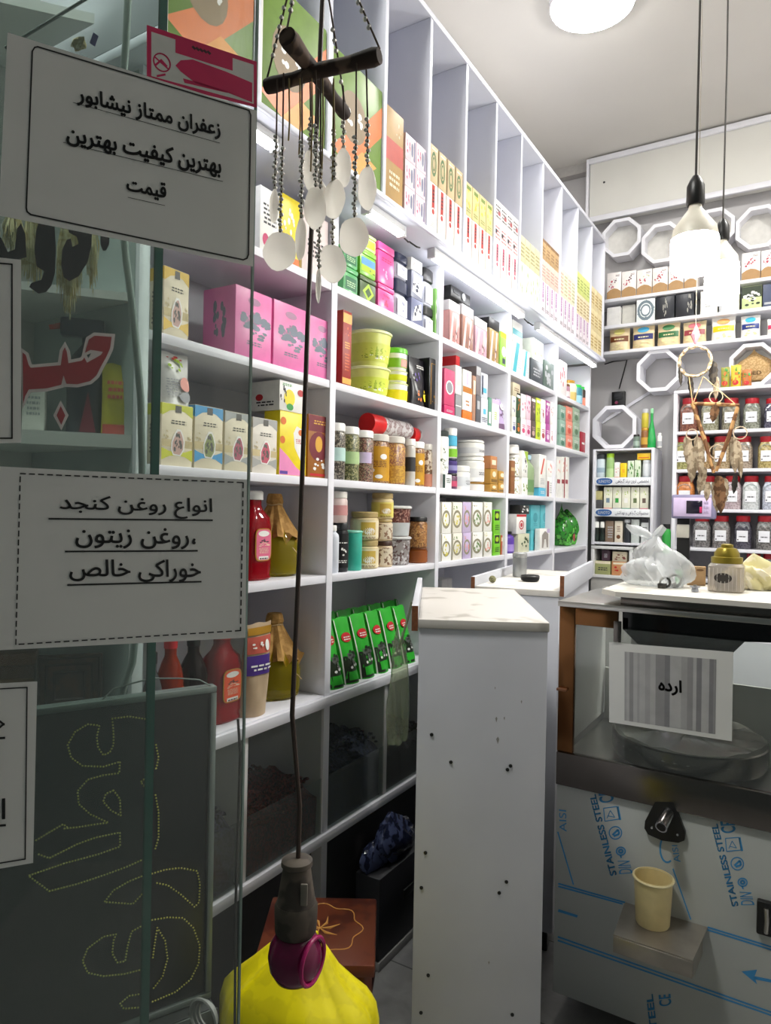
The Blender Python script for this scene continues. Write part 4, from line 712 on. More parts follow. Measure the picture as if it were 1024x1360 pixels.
for i, (a, b) in enumerate(((705, 717), (718, 730))):
    z1 = C_('turquoise_carton', f'turquoise carton, lower {"left" if i == 0 else "right"}, behind the elephant carton', a, b, 704, S[1], TQ, tqd, d=.07, inset=.05, group='turquoise cartons'); C_('turquoise_carton', f'turquoise carton, upper {"left" if i == 0 else "right"}, above the elephant carton', a, b, 671, z1, TQ, tqd, d=.07, inset=.05, group='turquoise cartons')
C_('elephant_carton', 'small white and grey carton in front of the turquoise cartons', 717, 730, 702, S[1], [OFFW, m('#9c948c', .4), LILAC], [('p', [(.2, .1), (.35, .1), (.45, .5), (.6, .5), (.7, .1), (.85, .1), (.85, .75), (.5, .9), (.2, .7)], 1), ('r', .7, 1, .8, 1, 2)], d=.03, inset=.012)
# ------------------------------------------------------------------ fifth column
C_('figure_carton', 'white and pink carton with red figures, top of the last column', 743, 753, 480, S[4], [m('#eae2e0', .4), m('#c0606c', .4), OFFW], [('f', .4, .55, .3, .35, 10, 1, 3)], d=.06)
J_(jar, 'wine_jar', 'dull pink jar beside the red-figure carton', 753.5, 760, 510, S[4], m('#9c7080', .4), BRN, m('#d8c9c9', .4)); J_(bottle, 'cream_bottle', 'cream bottle with gold cap, last column', 761, 769, 505, S[4], m('#e2dcb4', .4), GOLD, m('#c9b06a', .4), cat='bottle', nr=.7, neck=.18)
J_(bottle, 'supplement_bottle', 'teal bottle with bright green cap in the last column', 769.5, 776.5, 511, S[4], m('#3f7f8f', .3), m('#2fc24a', .4), m('#9cc9d8', .4), cat='bottle', nr=.75, neck=.15, capf=.2); J_(bottle, 'supplement_bottle', 'dark bottle with orange label and green cap in the last column', 777, 784, 514, S[4], m('#33241c', .3), m('#2fc24a', .4), m('#e58a72', .4), cat='bottle', nr=.75, neck=.15, capf=.2)
xs = [743, 752, 761, 770.5]
for r_ in range(3):
    for i in range(3):
        if r_ == 0 and i == 0: zz = [S[3]]*3
        c1 = [('#8fb0a0', '#4a7f6a'), ('#e88f7a', '#d8503c'), ('#9cb49c', '#5a7f5c')][i]
        zz[i] = C_('herbal_carton', f'{["sage green", "salmon", "grey green"][i]} carton in the {["bottom", "middle", "top"][r_]} row of the last column block', xs[i], xs[i+1]-.5, [577, 558, 539][r_]+i*1.5, zz[i], [m(c1[0], .4), m(c1[1], .4), OFFW], [('l', .2, .8, .55, .75, 2, 2), ('e', .5, .3, .25, .2, 1)], d=.07)
C_('crimson_carton', 'slim crimson carton standing alone right of the herbal cartons', 771.5, 777.5, 574, S[3], [m('#a81c34', .4), OFFW], [('r', .2, .8, .4, .5, 1)], d=.05)
for i, (a, b) in enumerate(((740, 745.5), (746, 750.5), (751, 755.5))):
    C_('white_red_box', f'tall white box with a dark red band, {ORD(i, 3)} of three, last column', a, b, 607, S[2], [OFFW, m('#9c2c3a', .4), SALM], [('r', 0, 1, .35, .45, 1), ('f', .5, .75, .35, .15, 6, 2, i), ('r', .7, 1, 0, 1, 1 if i == 1 else 0)], d=.06, group='tall white red boxes')
GBG = PR('#2f8f2a', '#153a15', 26, .5, '#63c24a', rough=.15, bump=.6)
def bagblob(name, label, cat, c, sx, sy, sz, mat, seed=1, tie=True, parent=None, amp=.16):
    g = random.Random(seed); bm = bmesh.new(); bmesh.ops.create_icosphere(bm, subdivisions=4, radius=1)
    ph = [(g.uniform(2, 6), g.uniform(2, 6), g.uniform(2, 6), g.uniform(0, 6.3)) for _ in range(7)]
    for v in bm.verts:
        p = v.co.copy(); k = 1+amp*sum(math.sin(a*p.x+b*p.y+q*p.z+d) for a, b, q, d in ph)/4+amp*.25*math.sin(17*math.atan2(p.y, p.x)+6*p.z)*(1-p.z*p.z)
        z = p.z*k
        if z < -.62: z = -.62-.06*(abs(z)-.62)
        kx = k*(1-.35*max(0, z)**2); v.co = Vector((p.x*kx*sx, p.y*kx*sy, (z+.64)*sz))
    if tie:
        for v in bm.verts:
            if v.co.z > sz*1.42: f = (v.co.z-sz*1.42)/sz; v.co.x *= max(.25, 1-3*f); v.co.y *= max(.25, 1-3*f); v.co.z += f*sz*.8
    bm.verts.index_update(); mb = MB().add([v.co[:] for v in bm.verts], [[v.index for v in f.verts] for f in bm.faces]); bm.free()
    o = mb.build(name, mat, parent, smooth=50); o.location = c
    return tag(o, label, cat) if label else o
for i, (px, py, s_) in enumerate(((745, 700, .8), (757, 704, .9), (771, 706, .8))):
    p = onX(px, 727, -1.42); o = bagblob('herb_bag', f'shiny green herb bag, {ORD(i, 3)} of three, bottom of last column', 'bag', (-1.42-.02*i, p.y, S[1]+.001), .098*s_, .092*s_, .165*s_, GBG, i+3); o['group'] = 'green herb bags'
    q = MB(); deco(q, lambda u, v, d: (.098*s_*1.03+d*0+.004, -.025+.05*u, .03+.05*v), [('e', .5, .5, .5, .5, 0), ('f', .5, .5, .35, .3, 6, 1, i)]); q.build('bag_label', [m('#b0443a', .4), OFFW], o, fix=False, smooth=0)
C_('dark_pack', 'black carton behind the green herb bags', 742, 771, 672, S[1], [m('#17191a', .4), DGR], [('f', .5, .7, .3, .2, 7, 1, 2)], d=.06, inset=.24)
# a few things low in the third column
C_('small_white_carton', 'small white carton with grey print low behind the near counter', 586, 600, 769, S[0]+.0, [m('#d6d4d0', .5), LGR], [('l', .1, .9, .55, .9, 3, 1)], d=.06, inset=.15)

# ------------------------------------------------------------------ pigeonholes above
def ubay(k, n, rows, where, inset=.006, gap=.004, d=.16, frac=(0, 1)):
    """fill the pigeonhole between divider k+1 and k with n stacks; rows: list of (height, name, cat, mats, dec, look)"""
    y1, y0 = DV[k]-.0105, DV[k+1]+.0105; A = y0+(y1-y0)*frac[0]; B = y0+(y1-y0)*frac[1]; w_ = (B-A)/n
    for i in range(n):
        z = UB+.0008
        for j, (h, name, mats, dec, look) in enumerate(rows):
            mm = mats(i) if callable(mats) else mats; row = '' if len(rows) == 1 else ', lower row' if j == 0 else ', upper row' if j == len(rows)-1 else ', middle row'
            carton(name, f'{look}, {ORD(i, n)}{row}, {where}', 'carton', (UX-inset, A+w_*(i+.5), z), W90, w_-gap, d, h, mm, dec(i) if callable(dec) else dec, f'{look}s {where}', side=[('r', .2, .8, .2, .8, len(mm)-1)]); z += h+.001
BEI = m('#cbb58f', .55); BG2 = m('#d9c9a8', .5)
GO = [m('#6f8f3a', .45), ORG, OFFW, m('#8f7a5a', .5), m('#f0a24a', .45)]
god = [('p', [(.0, .1), (.35, .0), (1, .55), (1, .85), (.6, .5)], 1), ('e', .42, .5, .26, .24, 3), ('f', .42, .5, .16, .13, 8, 2, 2), ('p', [(.3, 0), (.6, 0), (.9, .2), (.6, .25)], 4), ('r', .0, .03, 0, 1, 2)]
ubay(9, 1, [(.32, 'green_carton', GO, god, 'large green carton with orange swirls')], 'pigeonhole behind the glass', d=.2)
ubay(10, 1, [(.34, 'green_carton', GO, god, 'large green carton with orange swirls')], 'pigeonhole behind the red notice', d=.2)
ubay(11, 1, [(.34, 'green_carton', GO, god, 'large green carton with orange swirls')], 'pigeonhole far left at the glass', d=.2)
ubay(8, 1, [(.30, 'brown_carton', [m('#b08d54', .5), m('#c05a50', .5), CREAM], [('r', 0, 1, .42, .66, 1), ('f', .7, .8, .15, .08, 5, 2, 3), ('l', .2, .8, .15, .35, 3, 2)], 'tall tan carton with a red band')], 'right of the hanging shells', d=.2, frac=(0, .42))
PKF = [m('#e6d2dc', .45), m('#7f7f9c', .5), m('#c05a7a', .5), OFFW]
ubay(8, 2, [(.088, 'floral_carton', PKF, [('f', .25, .5, .16, .35, 9, 2, 2), ('r', .55, .72, .15, .85, 1), ('o', .63, .5, .15, .4, 3), ('r', .8, .92, .1, .9, 1)], 'pink floral carton')]*3, 'beside the tan carton', frac=(.46, 1))
RB = [OFFW, m('#b83a34', .45), m('#e2b9b4', .5), INK, PINK2]
def rbar(i): return [('r', .34, .66, .42, .97, 1), ('e', .5, .42, .16, .07, 1), ('o', .5, .4, .2, .09, 0), ('r', .0, .06, 0, 1, 2), ('l', .2, .8, .08, .2, 3, 2), ('l', .4, .6, .6, .9, 4, 3)]
BG = [BEI, m('#5d7a52', .5), OFFW, m('#8d7a5a', .5)]
def bgd(i): return [('o', .5, .5, .3, .34, 1), ('o', .5, .5, .16, .2, 1), ('r', .0, .1, 0, 1, 3), ('l', .2, .8, .88, .95, 1, 2)]
ubay(7, 4, [(.175, 'syringe_carton', RB, rbar, 'white carton with a red tube'), (.135, 'beige_carton', BG, bgd, 'beige carton with green rings')], 'first bay over long lamp')
YGR = [m('#d6c68f', .5), m('#7a8f4a', .5), m('#d9c23a', .45), OFFW]
ubay(6, 4, [(.165, 'syringe_carton', RB, rbar, 'white carton with a red bar'), (.13, 'yellow_carton', YGR, lambda i: [('f', .5, .55, .35, .3, 7, 2, i), ('r', .2, .8, .8, .92, 1), ('l', .2, .8, .1, .25, 2, 1)], 'yellowish carton')], 'second bay over long lamp')
TXT = [m('#efe8e6', .45), m('#a85a5e', .5), INK, SALM]
ubay(5, 4, [(.16, 'syringe_carton', [OFFW, m('#c25a72', .45), m('#e2b9c4', .5), INK, PINK2], rbar, 'white carton with a pink bar'), (.09, 'script_carton', TXT, lambda i: [('l', .1, .9, .15, .85, 4, 1), ('r', .1, .4, .4, .6, 2)], 'white carton with red script'), (.09, 'script_carton', TXT, lambda i: [('l', .1, .9, .15, .85, 4, 2), ('r', .5, .9, .3, .5, 1)], 'white carton with dark script')], 'third bay over long lamp')
GRN = [m('#dde2cf', .45), m('#8fa07a', .5), OFFW, m('#b9a58a', .5)]
ubay(4, 4, [(.17, 'pale_green_carton', GRN, lambda i: [('f', .5, .5, .3, .35, 7, 1, i)], 'pale green carton'), (.12, 'olive_carton', [m('#cfc9a4', .5), m('#8f8a5a', .5), OFFW], lambda i: [('l', .1, .9, .2, .8, 4, 1)], 'olive cream carton')], 'bay between long lamps')
LIL = [m('#ece2ea', .45), m('#a87aa8', .5), INK, LILAC, PINK2]
ubay(3, 4, [(.165, 'lilac_bar_carton', LIL, rbar, 'white carton with a lilac bar'), (.11, 'rose_carton', [m('#e0c4b8', .5), m('#b08a80', .5), OFFW], lambda i: [('l', .1, .9, .2, .8, 4, 1)], 'rosy beige carton'), (.10, 'tan_carton', [m('#bf9f74', .5), m('#8a6a48', .5), CREAM], lambda i: [('l', .15, .85, .2, .7, 3, 1), ('r', 0, 1, .85, 1, 1)], 'tan carton')], 'first bay over last lamp')
ubay(2, 4, [(.17, 'lilac_bar_carton', LIL, rbar, 'white carton with a violet bar'), (.15, 'pale_print_carton', [m('#e4e0c8', .45), m('#a8a87a', .5), SALM], lambda i: [('l', .1, .9, .1, .9, 6, 1 if i % 2 else 2)], 'pale printed carton')], 'second bay over last lamp')
ubay(1, 4, [(.15, 'lilac_bar_carton', LIL, rbar, 'white carton with a purple bar'), (.12, 'print_carton', [m('#e2d6b4', .45), m('#a8905a', .5), SALM], lambda i: [('l', .1, .9, .1, .9, 5, 1)], 'cream printed carton'), (.12, 'lime_print_carton', [m('#d3dc86', .45), m('#8fa04a', .5), OFFW], lambda i: [('l', .1, .9, .2, .8, 4, 1)], 'lime printed carton')], 'third bay over last lamp')
ubay(0, 3, [(.13, 'gold_print_carton', [m('#e2d2a4', .45), m('#b0924a', .5), OFFW], lambda i: [('l', .1, .9, .2, .8, 4, 1)], 'golden printed carton')]*3, 'last bay at back end', frac=(0, .96))
# ------------------------------------------------------------------ back wall goods
def BPos(x0, x1, yt, zb, Y):
    ym = yt+12
    for _ in range(3):
        a, b = onY(x0, ym, Y).x, onY(x1, ym, Y).x; h = onY((x0+x1)/2, yt, Y).z-zb; ym = (yt+proj(((a+b)/2, Y, zb))[1])/2
    return a, b, h
def CB(name, label, x0, x1, yt, zb, mats, dec=(), d=.08, Y=YB+.015, cat='carton', group=None):
    a, b, h = BPos(x0, x1, yt, zb, Y); carton(name, label, cat, ((a+b)/2, Y, zb+.0004), 0, b-a-.003, d, h, mats, dec, group); return zb+h+.0008
def JB(fn, name, label, x0, x1, yt, zb, *a, Y=YB+.015, cat='jar', **k):
    p, q, h = BPos(x0, x1, yt, zb, Y); r = (q-p)/2*.97-.001; return fn(name, label, cat, ((p+q)/2, Y+r, zb+.0004), 0, r, h, *a, **k)
FLC = [m('#efe9e6', .4), m('#b08a5c', .5), m('#b8485a', .5), m('#6b5058', .5), m('#c9c9b0', .5)]
for i, (a, b, y) in enumerate(((806, 825, 362), (825.5, 845, 360), (845.5, 866, 358), (866.5, 887, 355), (887.5, 908, 352), (908.5, 926, 350), (948, 966, 345), (985, 1010, 335), (1010.5, 1030, 332))):
    fd = [('p', [(0, 0), (1, 0), (1, .26), (.75, .36), (.5, .4), (.25, .36), (0, .26)], 1), ('f', .35, .55, .22, .13, 9, 2, i), ('f', .6, .7, .2, .12, 6, [3, 3, 4, 2, 3, 2, 2, 2, 2][i], i+9), ('l', .6, .9, .84, .92, 2, 3)]
    CB('floral_carton', f'white floral carton with a kraft scalloped foot, {["first", "second", "third", "fourth", "fifth", "sixth", "seventh", "eighth", "ninth"][i]} from left on the back shelf', a, b, y, ZB[0], FLC, fd, d=.14, group='floral cartons on the back shelf')
CB('grey_box', 'plain pale grey box at the left of the middle back shelf', 806, 824, 408, ZB[1], [m('#d9d8d6', .5), LGR], [('r', .0, .98, .0, .97, 0)])
CB('grey_box', 'plain grey beige box beside the ornate tin on the back shelf', 826, 844, 405, ZB[1], [m('#c6c4bd', .5), LGR], (), Y=YB+.05)
CB('ornate_tin', 'white tin with grey scrollwork star on the middle back shelf', 845, 870, 397, ZB[1], [m('#e6ebec', .3), m('#6e7f8a', .4)], [('o', .5, .5, .45, .45, 1), ('o', .5, .5, .28, .28, 1), ('f', .12, .5, .1, .2, 5, 1, 1), ('f', .88, .5, .1, .2, 5, 1, 2), ('f', .5, .12, .25, .08, 5, 1, 3), ('f', .5, .9, .25, .08, 5, 1, 4)], cat='tin')
BKB = [m('#23252d', .35), m('#9c9a92', .4)]
CB('black_box', 'black box with silver spray, next to the ornate tin', 871, 896, 393, ZB[1], BKB, [('f', .5, .5, .12, .35, 12, 1, 3)]); CB('black_box', 'black box with silver spray at its right, second on the back shelf', 897, 922, 389, ZB[1], BKB, [('f', .75, .5, .14, .38, 14, 1, 5)])
CB('white_box', 'white box under the pendant globes, left one', 930, 953, 386, ZB[1], [OFFW, LGR], [('l', .3, .7, .3, .5, 2, 1)]); CB('white_box', 'white box under the pendant globes, right one', 955, 982, 384, ZB[1], [OFFW, LGR], [('r', .0, .1, 0, .6, 1)])
CB('green_floral_box', 'black and lime box with flower pattern on the middle back shelf', 985, 1012, 380, ZB[1], [m('#c9d89c', .4), m('#35402f', .4), OFFW], [('r', 0, 1, .5, 1, 1), ('f', .5, .55, .4, .2, 16, 2, 3), ('f', .5, .3, .4, .2, 8, 1, 4)]); CB('blue_box', 'slate blue box at the right edge of the middle back shelf', 1013, 1032, 377, ZB[1], [m('#4d5670', .4), LGR], [('r', .1, .9, .1, .2, 1)])
PO = [m('#d7b98c', .4), OFFW]
for i, (a, b, y, c1, c2, nm) in enumerate(((808, 836, 434, '#6f3f1c', '#d8cf7c', 'brown'), (839, 869, 431, '#2c2f6c', '#4fb0dc', 'navy'), (872, 903, 428, '#2f6a3c', '#3f7f4a', 'green'), (906, 938, 426, '#9c3f48', '#d0707a', 'rose'), (944, 977, 420, '#f0d31c', '#efb06a', 'yellow'), (983, 1010, 418, '#2a3c86', '#3fb4d8', 'blue'), (1018, 1040, 422, '#d8446a', '#efe9ea', 'pink'))):
    X0, X1, h = BPos(a, b, y, ZB[2], YB+.02)
    pouch('snack_pouch', f'snack pouch with a {nm} band on the lowest back shelf', 'pouch', ((X0+X1)/2, YB+.02, ZB[2]+.0004), 0, X1-X0-.004, .06, h, [m('#ddc9a0', .35) if i < 4 else OFFW, m(c1, .4), m(c2, .4), m('#e9dfa8', .4), INK],
          [('r', .04, .96, .38, .62, 1), ('e', .5, .8, .28, .12, 2), ('f', .5, .18, .35, .12, 9, 3, i), ('l', .25, .75, .46, .55, 1, 3)], 'snack pouches on the back shelf', 0, i)
# display cabinet contents
zd = [z+.0005 for z in ZD]; YD = YR+.02
J = lambda *a, **k: JB(*a, Y=YD, **k)
J(bottle, 'shampoo_bottle', 'white shampoo bottle with dark cap, top shelf of the display cabinet', 791.5, 803, 603, zd[1], m('#cfdde4', .3), m('#2d3338', .4), m('#9cb4c4', .4), cat='bottle', neck=.15, nr=.9, capf=.18, lab=(.4, .6))
J(bottle, 'shampoo_bottle', 'green shampoo bottle, top shelf of the display cabinet', 803.5, 815, 602, zd[1], m('#9cc07c', .3), m('#a3cf2c', .4), m('#b9d49c', .4), cat='bottle', neck=.15, nr=.8, capf=.2)
C2 = lambda *a, **k: CB(*a, Y=YD+.01, d=.05, **k)
C2('orange_white_carton', 'small white carton with orange foot in the display cabinet', 815.5, 823, 614, zd[1], [OFFW, ORG, SALM], [('r', 0, 1, 0, .25, 1), ('f', .5, .6, .3, .2, 5, 2, 2)]); C2('yellow_carton', 'small yellow carton in the display cabinet', 823.5, 832.5, 615, zd[1], [m('#efcf1c', .4), ORG], [('r', .1, .9, .1, .2, 1), ('l', .3, .7, .5, .7, 3, 1)])
z1 = C2('leaf_green_carton', 'white green carton, left of two, beside the yellow carton', 833, 842, 612, zd[1], [m('#d5e2c9', .4), m('#4f8f3c', .4)], [('f', .5, .6, .4, .3, 9, 1, 3)]); C2('leaf_green_carton', 'white green carton, right of two, beside the white bottle', 842.5, 851, 611, zd[1], [m('#d5e2c9', .4), m('#4f8f3c', .4)], [('f', .5, .5, .4, .3, 9, 1, 6)])
J(jar, 'white_cream_jar', 'white jar at the right end of the display cabinet top shelf', 852, 864, 611, zd[1], m('#dfe4e8', .3), m('#d0d4d6', .3), m('#a9b4bc', .4), lab=(.1, .3)); p0 = BPos(847, 864, 603, zd[1], YD); t = CB('yellow_pack', 'bright yellow carton lying across the jars in the display cabinet', 846, 864, 602, onY(855, 610.5, YD+.005).z, [m('#f2c81c', .4), ORG], [('r', .1, .9, .2, .4, 1)], d=.05, Y=YD+.005)
for i in range(5):
    a = 801.5+12*i; C2('skin_carton', f'pale cosmetic carton with a square stamp, {ORD(i, 5)} in the display cabinet', a, a+11.8, 647, zd[2], [m('#e6e6d2', .4), [m('#7a8fa0', .4), GREEN, OFFW, m('#6a7a50', .4), m('#6b5a50', .4)][i], [SALM, LGR, m('#7fb09c', .4), LGR, m('#d88f9c', .4)][i], LIME], [('r', 0, 1, 0, .2, 2), ('r', .3, .7, .4, .58, 1), ('f', .5, .78, .2, .1, 6, 3, i)], group='cosmetic cartons with square stamps')
z1 = C2('dark_small_carton', 'small dark carton at the left of the stamped cosmetic cartons', 791, 800.5, 664, zd[2], [m('#4a4a4c', .4), LGR]); C2('khaki_carton', 'small khaki carton on the dark one in the display cabinet', 791, 800, 652, z1, [m('#b9b27c', .4), LGR])
for i in range(2): J(bottle, 'serum_bottle', f'small black and white serum bottle, {"left" if i == 0 else "right"} of the pair in the display cabinet', 789+7*i, 795.5+7*i, 693, zd[3], m('#1f2420', .3), OFFW, m('#23302a', .4), cat='bottle', nr=.8, neck=.3, capf=.3)
C2('brown_carton', 'brown carton on the lowest display cabinet shelf', 803.5, 815, 692, zd[3], [m('#86705f', .4), LGR], [('l', .3, .9, .2, .8, 5, 1)]); C2('cream_slim_carton', 'cream carton with a brown mark on the lowest display cabinet shelf', 816, 827, 692, zd[3], [m('#e2d8c6', .4), BRN], [('l', .3, .7, .5, .8, 4, 1), ('e', .5, .25, .25, .1, 1)])
J(jar, 'black_pump_jar', 'black jar with pale lid in the display cabinet', 827.5, 837, 690, zd[3], m('#33363c', .3), LGR, None); C2('green_grey_carton', 'pale grey green carton in the display cabinet', 838, 849, 690, zd[3], [m('#c9d0cc', .4), INK], [('l', .2, .8, .6, .75, 2, 1)]); C2('white_grey_carton', 'white carton at the right of the lowest display cabinet shelf', 851, 861.5, 689, zd[3], [m('#d6d9d9', .4), INK], [('l', .2, .8, .55, .7, 2, 1), ('r', 0, 1, .85, 1, 1)])
zt = ZD[0]+.0125
J(jar, 'small_dark_jar', 'small clear jar with black lid on top of the display cabinet', 840, 849, 577, zt, m('#6f8276', .2), BLACK, m('#9cb0a4', .4)); z1 = JB(jar, 'gold_tin', 'amber gold jar on top of the display cabinet, under another', 850, 861, 568, zt, m('#8a5a2c', .3), GOLD, m('#c79a3c', .4), Y=YD); JB(jar, 'gold_tin', 'yellow green tin standing on the amber gold jar', 851, 861, 543, zt+BPos(850, 861, 568, zt, YD)[2]+.001, m('#c2b43a', .3), LGR, None, Y=YD, lid=.2)
J(bottle, 'green_spray', 'green cone-shaped spray bottle on top of the display cabinet', 858, 871, 542, zt, m('#1f9c4a', .25), m('#8fd0a0', .3), None, cat='bottle', neck=.75, nr=.3, capf=.12); J(bottle, 'small_white_bottle', 'small white bottle at the corner of the display cabinet top', 872, 879, 575, zt, OFFW, OFFW, LGR, cat='bottle', nr=.6, neck=.2)
zz = zl[1]; YL = YR+.02
b1 = CB('soap_carton', 'olive soap carton on the low shelf, left', 790, 811, 745, zz, [m('#9ca06a', .5), INK, CREAM], [('l', .2, .8, .3, .6, 2, 1), ('r', 0, 1, .8, 1, 2)], Y=YL); b2 = CB('soap_carton', 'peach soap carton on the low shelf, right', 812, 832, 746, zz, [m('#c98f5f', .5), RED, CREAM], [('f', .5, .5, .4, .3, 8, 1, 2), ('r', .1, .9, .8, .95, 2)], Y=YL)
CB('soap_carton', 'cream and red carton topping the peach soap carton', 813, 833, 733, b2, [m('#c9bda4', .5), m('#7a3a34', .5)], [('f', .5, .4, .4, .3, 8, 1, 5)], Y=YL); CB('soap_carton', 'dark plum carton topping the olive soap carton', 799, 810, 730, b1, [m('#4a3440', .5), LGR], [('l', .3, .7, .3, .7, 3, 1)], Y=YL)
# black socket and cable on the back wall
t = thing('wall_socket', 'black socket box on the back wall above the lower octagon', 'socket', (onY(822, 530, 4.99).x, 4.999, onY(822, 530, 4.99).z)); MB().bbox(-.045, .045, -.03, 0, -.05, .05, .004).build('socket_box', BLACK, t); MB().bbox(-.03, .03, -.036, -.0305, -.006, .038, .002).build('socket_face', DARK, t); MB().lathe([(.012, 0), (.01, .01)], n=12, M4=Matrix.Translation((-.01, -.0305, -.028)) @ Matrix.Rotation(R(90), 4, 'X')).build('plug', m('#8f3a5a', .4), t)
a = onY(803, 480, 4.97); tag(MB().tube([(a.x, 4.97, a.z-.02), (a.x+.06, 4.975, a.z-.005), (a.x+.15, 4.98, a.z-.004), (onY(822, 522, 4.98).x, 4.985, onY(822, 522, 4.98).z+.03)], .004, 6).build('cable', BLACK), 'thin black cable drooping across the grey back wall under the shelf', 'cable')
a, b = onY(800, 563, 4.99), onY(868, 520, 4.99); mb = MB(); dz = (b-a); mb.prism([(0, 0), (1, 0), (1, 1), (0, 1)], lambda u, v, d: (a.x+dz.x*u, 4.999-d, a.z+dz.z*u+.022*v), .012); tag(mb.build('lamp_reflection', WHITE), 'slanting white strip in place of a tube lamp reflection on the back wall', 'strip')  # solid white strip standing in for a tube lamp reflected in the wall
# burlap pouch in the octagon
o = bagblob('burlap_pouch', 'tan burlap pouch with dark lettering inside the right octagonal frame', 'pouch', (cO.x, 4.87, cO.z-rO*.78), .12, .05, .1, PR('#c9a97a', '#b08f5f', 90, .5, rough=.9, bump=.5), 8); q = MB(); write(q, 'HEMED', lambda s, t, d: (-.075+.12*s, -.057+.03*(s-.55)**2, .03+.024*t), 0, 1, 0, 1, bold=.02); q.build('lettering', m('#5a4028', .8), o, smooth=0, fix=False)
for i, (a, b) in enumerate(((957, 969), (970, 984), (985, 998))):
    X0, X1, h = BPos(a, b, [487, 484, 490][i], ZR[0]+.021, YR+.03); pouch('spice_packet', f'colourful spice packet on top of the jar rack, {ORD(i, 3)} of three', 'packet', ((X0+X1)/2, YR+.03, ZR[0]+.0212), 0, X1-X0, .04, h, [m(['#9a9a3a', '#d8c23c', '#b8733c'][i], .4), ORG, GREEN, RED], [('f', .5, .4, .4, .3, 10, 1, i), ('f', .5, .7, .4, .2, 6, 2, i+3), ('e', .5, .2, .3, .12, 3)], 'spice packets on the jar rack', 0, i)
# red-lidded jars
RL = m('#b0202c', .35); LBL = m('#e4e5ea', .5)
def rjar(label, pxc, pxw, yt, zb, mc, Y=YR+.03, small=None):
    a, b, h = BPos(pxc-pxw/2, pxc+pxw/2, yt, zb, Y); r = (b-a)/2-.002; t = thing('spice_jar', label, 'jar', ((a+b)/2, Y+r, zb+.0005), 0, 'red-lidded jars on the back rack')
    MB().lathe([(r*.93, 0), (r, .008), (r, h*.6), (r*.97, h*.68), (r*.8, h*.78), (r*.74, h*.82)], n=20, sq=4).build('jar_body', mc, t); MB().lathe([(r*.78, h*.8205), (r*.8, h*.83), (r*.8, h*.985), (r*.74, h)], n=20).build('lid', RL, t)
    k = MB().box(-r*.62, r*.62, -r*1.0-.0025, -r*1.0-.0005, h*.22, h*.55); k.build('label', LBL, t); g = random.Random(pxc); s = MB(); deco(s, lambda u, v, d: (-r*.55+r*1.1*u, -r-.0028-d, h*.24+h*.28*v), [('l', .15, .85, .4, .65, 1, 0), ('p', [(0, .05), (.12, .05), (.12, .2), (0, .2)], 0)]); s.build('label_print', INK, [c for c in t.children if c.name.startswith('label')][0], smooth=0, fix=False)
    n = 12; q = MB(); q.tube([(r*.7*math.cos(math.pi*i/n), -r*.985, h*.6+h*.14*math.sin(math.pi*i/n)) for i in range(n+1)], .004, 5); q.build('arch_rib', CLEAR, t)
JC = [PR('#8a5a4a', '#6a4238', 90, .5, rough=.25), PR('#9c9a86', '#7a785f', 90, .5, rough=.25), PR('#6f6a5a', '#8f8a78', 90, .5, rough=.25), PR('#8f9284', '#6a6c60', 90, .5, rough=.25), PR('#3c3a4a', '#5a5868', 90, .5, rough=.25),
      PR('#a3a06a', '#7c7a4c', 90, .5, rough=.25), PR('#a9906a', '#866c4a', 90, .5, rough=.25), PR('#b09c7c', '#8c7858', 90, .5, rough=.25), PR('#a39484', '#7f7264', 90, .5, rough=.25), PR('#b0a06c', '#8c7c4c', 90, .5, rough=.25),
      PR('#c9824a', '#b06c38', 90, .5, rough=.25), PR('#8a8474', '#6a6454', 90, .5, rough=.25), PR('#b9a9ac', '#9c8c90', 90, .5, rough=.25), PR('#c9cccc', '#b0b4b4', 90, .5, rough=.25), PR('#bfc4d0', '#a0a4b0', 90, .5, rough=.25),
      PR('#7d7a7a', '#5c5a5a', 90, .5, rough=.25), PR('#85807e', '#625e5c', 90, .5, rough=.25), PR('#55525c', '#3c3a44', 90, .5, rough=.25), PR('#7a7774', '#585654', 90, .5, rough=.25)]
q = 0
for rr, (xs, yt, zb, nm) in enumerate((((914, 942, 970, 998, 1026), 528, ZR[1], 'top'), ((906, 931, 957, 987, 1018), 579, ZR[2], 'second'), ((909, 938, 972, 997, 1024), 632, ZR[3], 'third'), ((931, 957, 986, 1015), 685, ZR[4], 'fourth'))):
    for i, x in enumerate(xs):
        rjar(f'red-lidded {["spice jar", "herb jar", "powder jar", "seed jar"][rr]}, {ORD(i, len(xs))} on the {nm} row of the back rack', x, 25, yt, zb+.001, JC[q]); q += 1
for i, x in enumerate((1000, 1022)): rjar(f'red-lidded jar low on the bottom row of the rack, {"left" if i == 0 else "right"} one', x, 25, 736, ZR[5]+.001, JC[15+i])
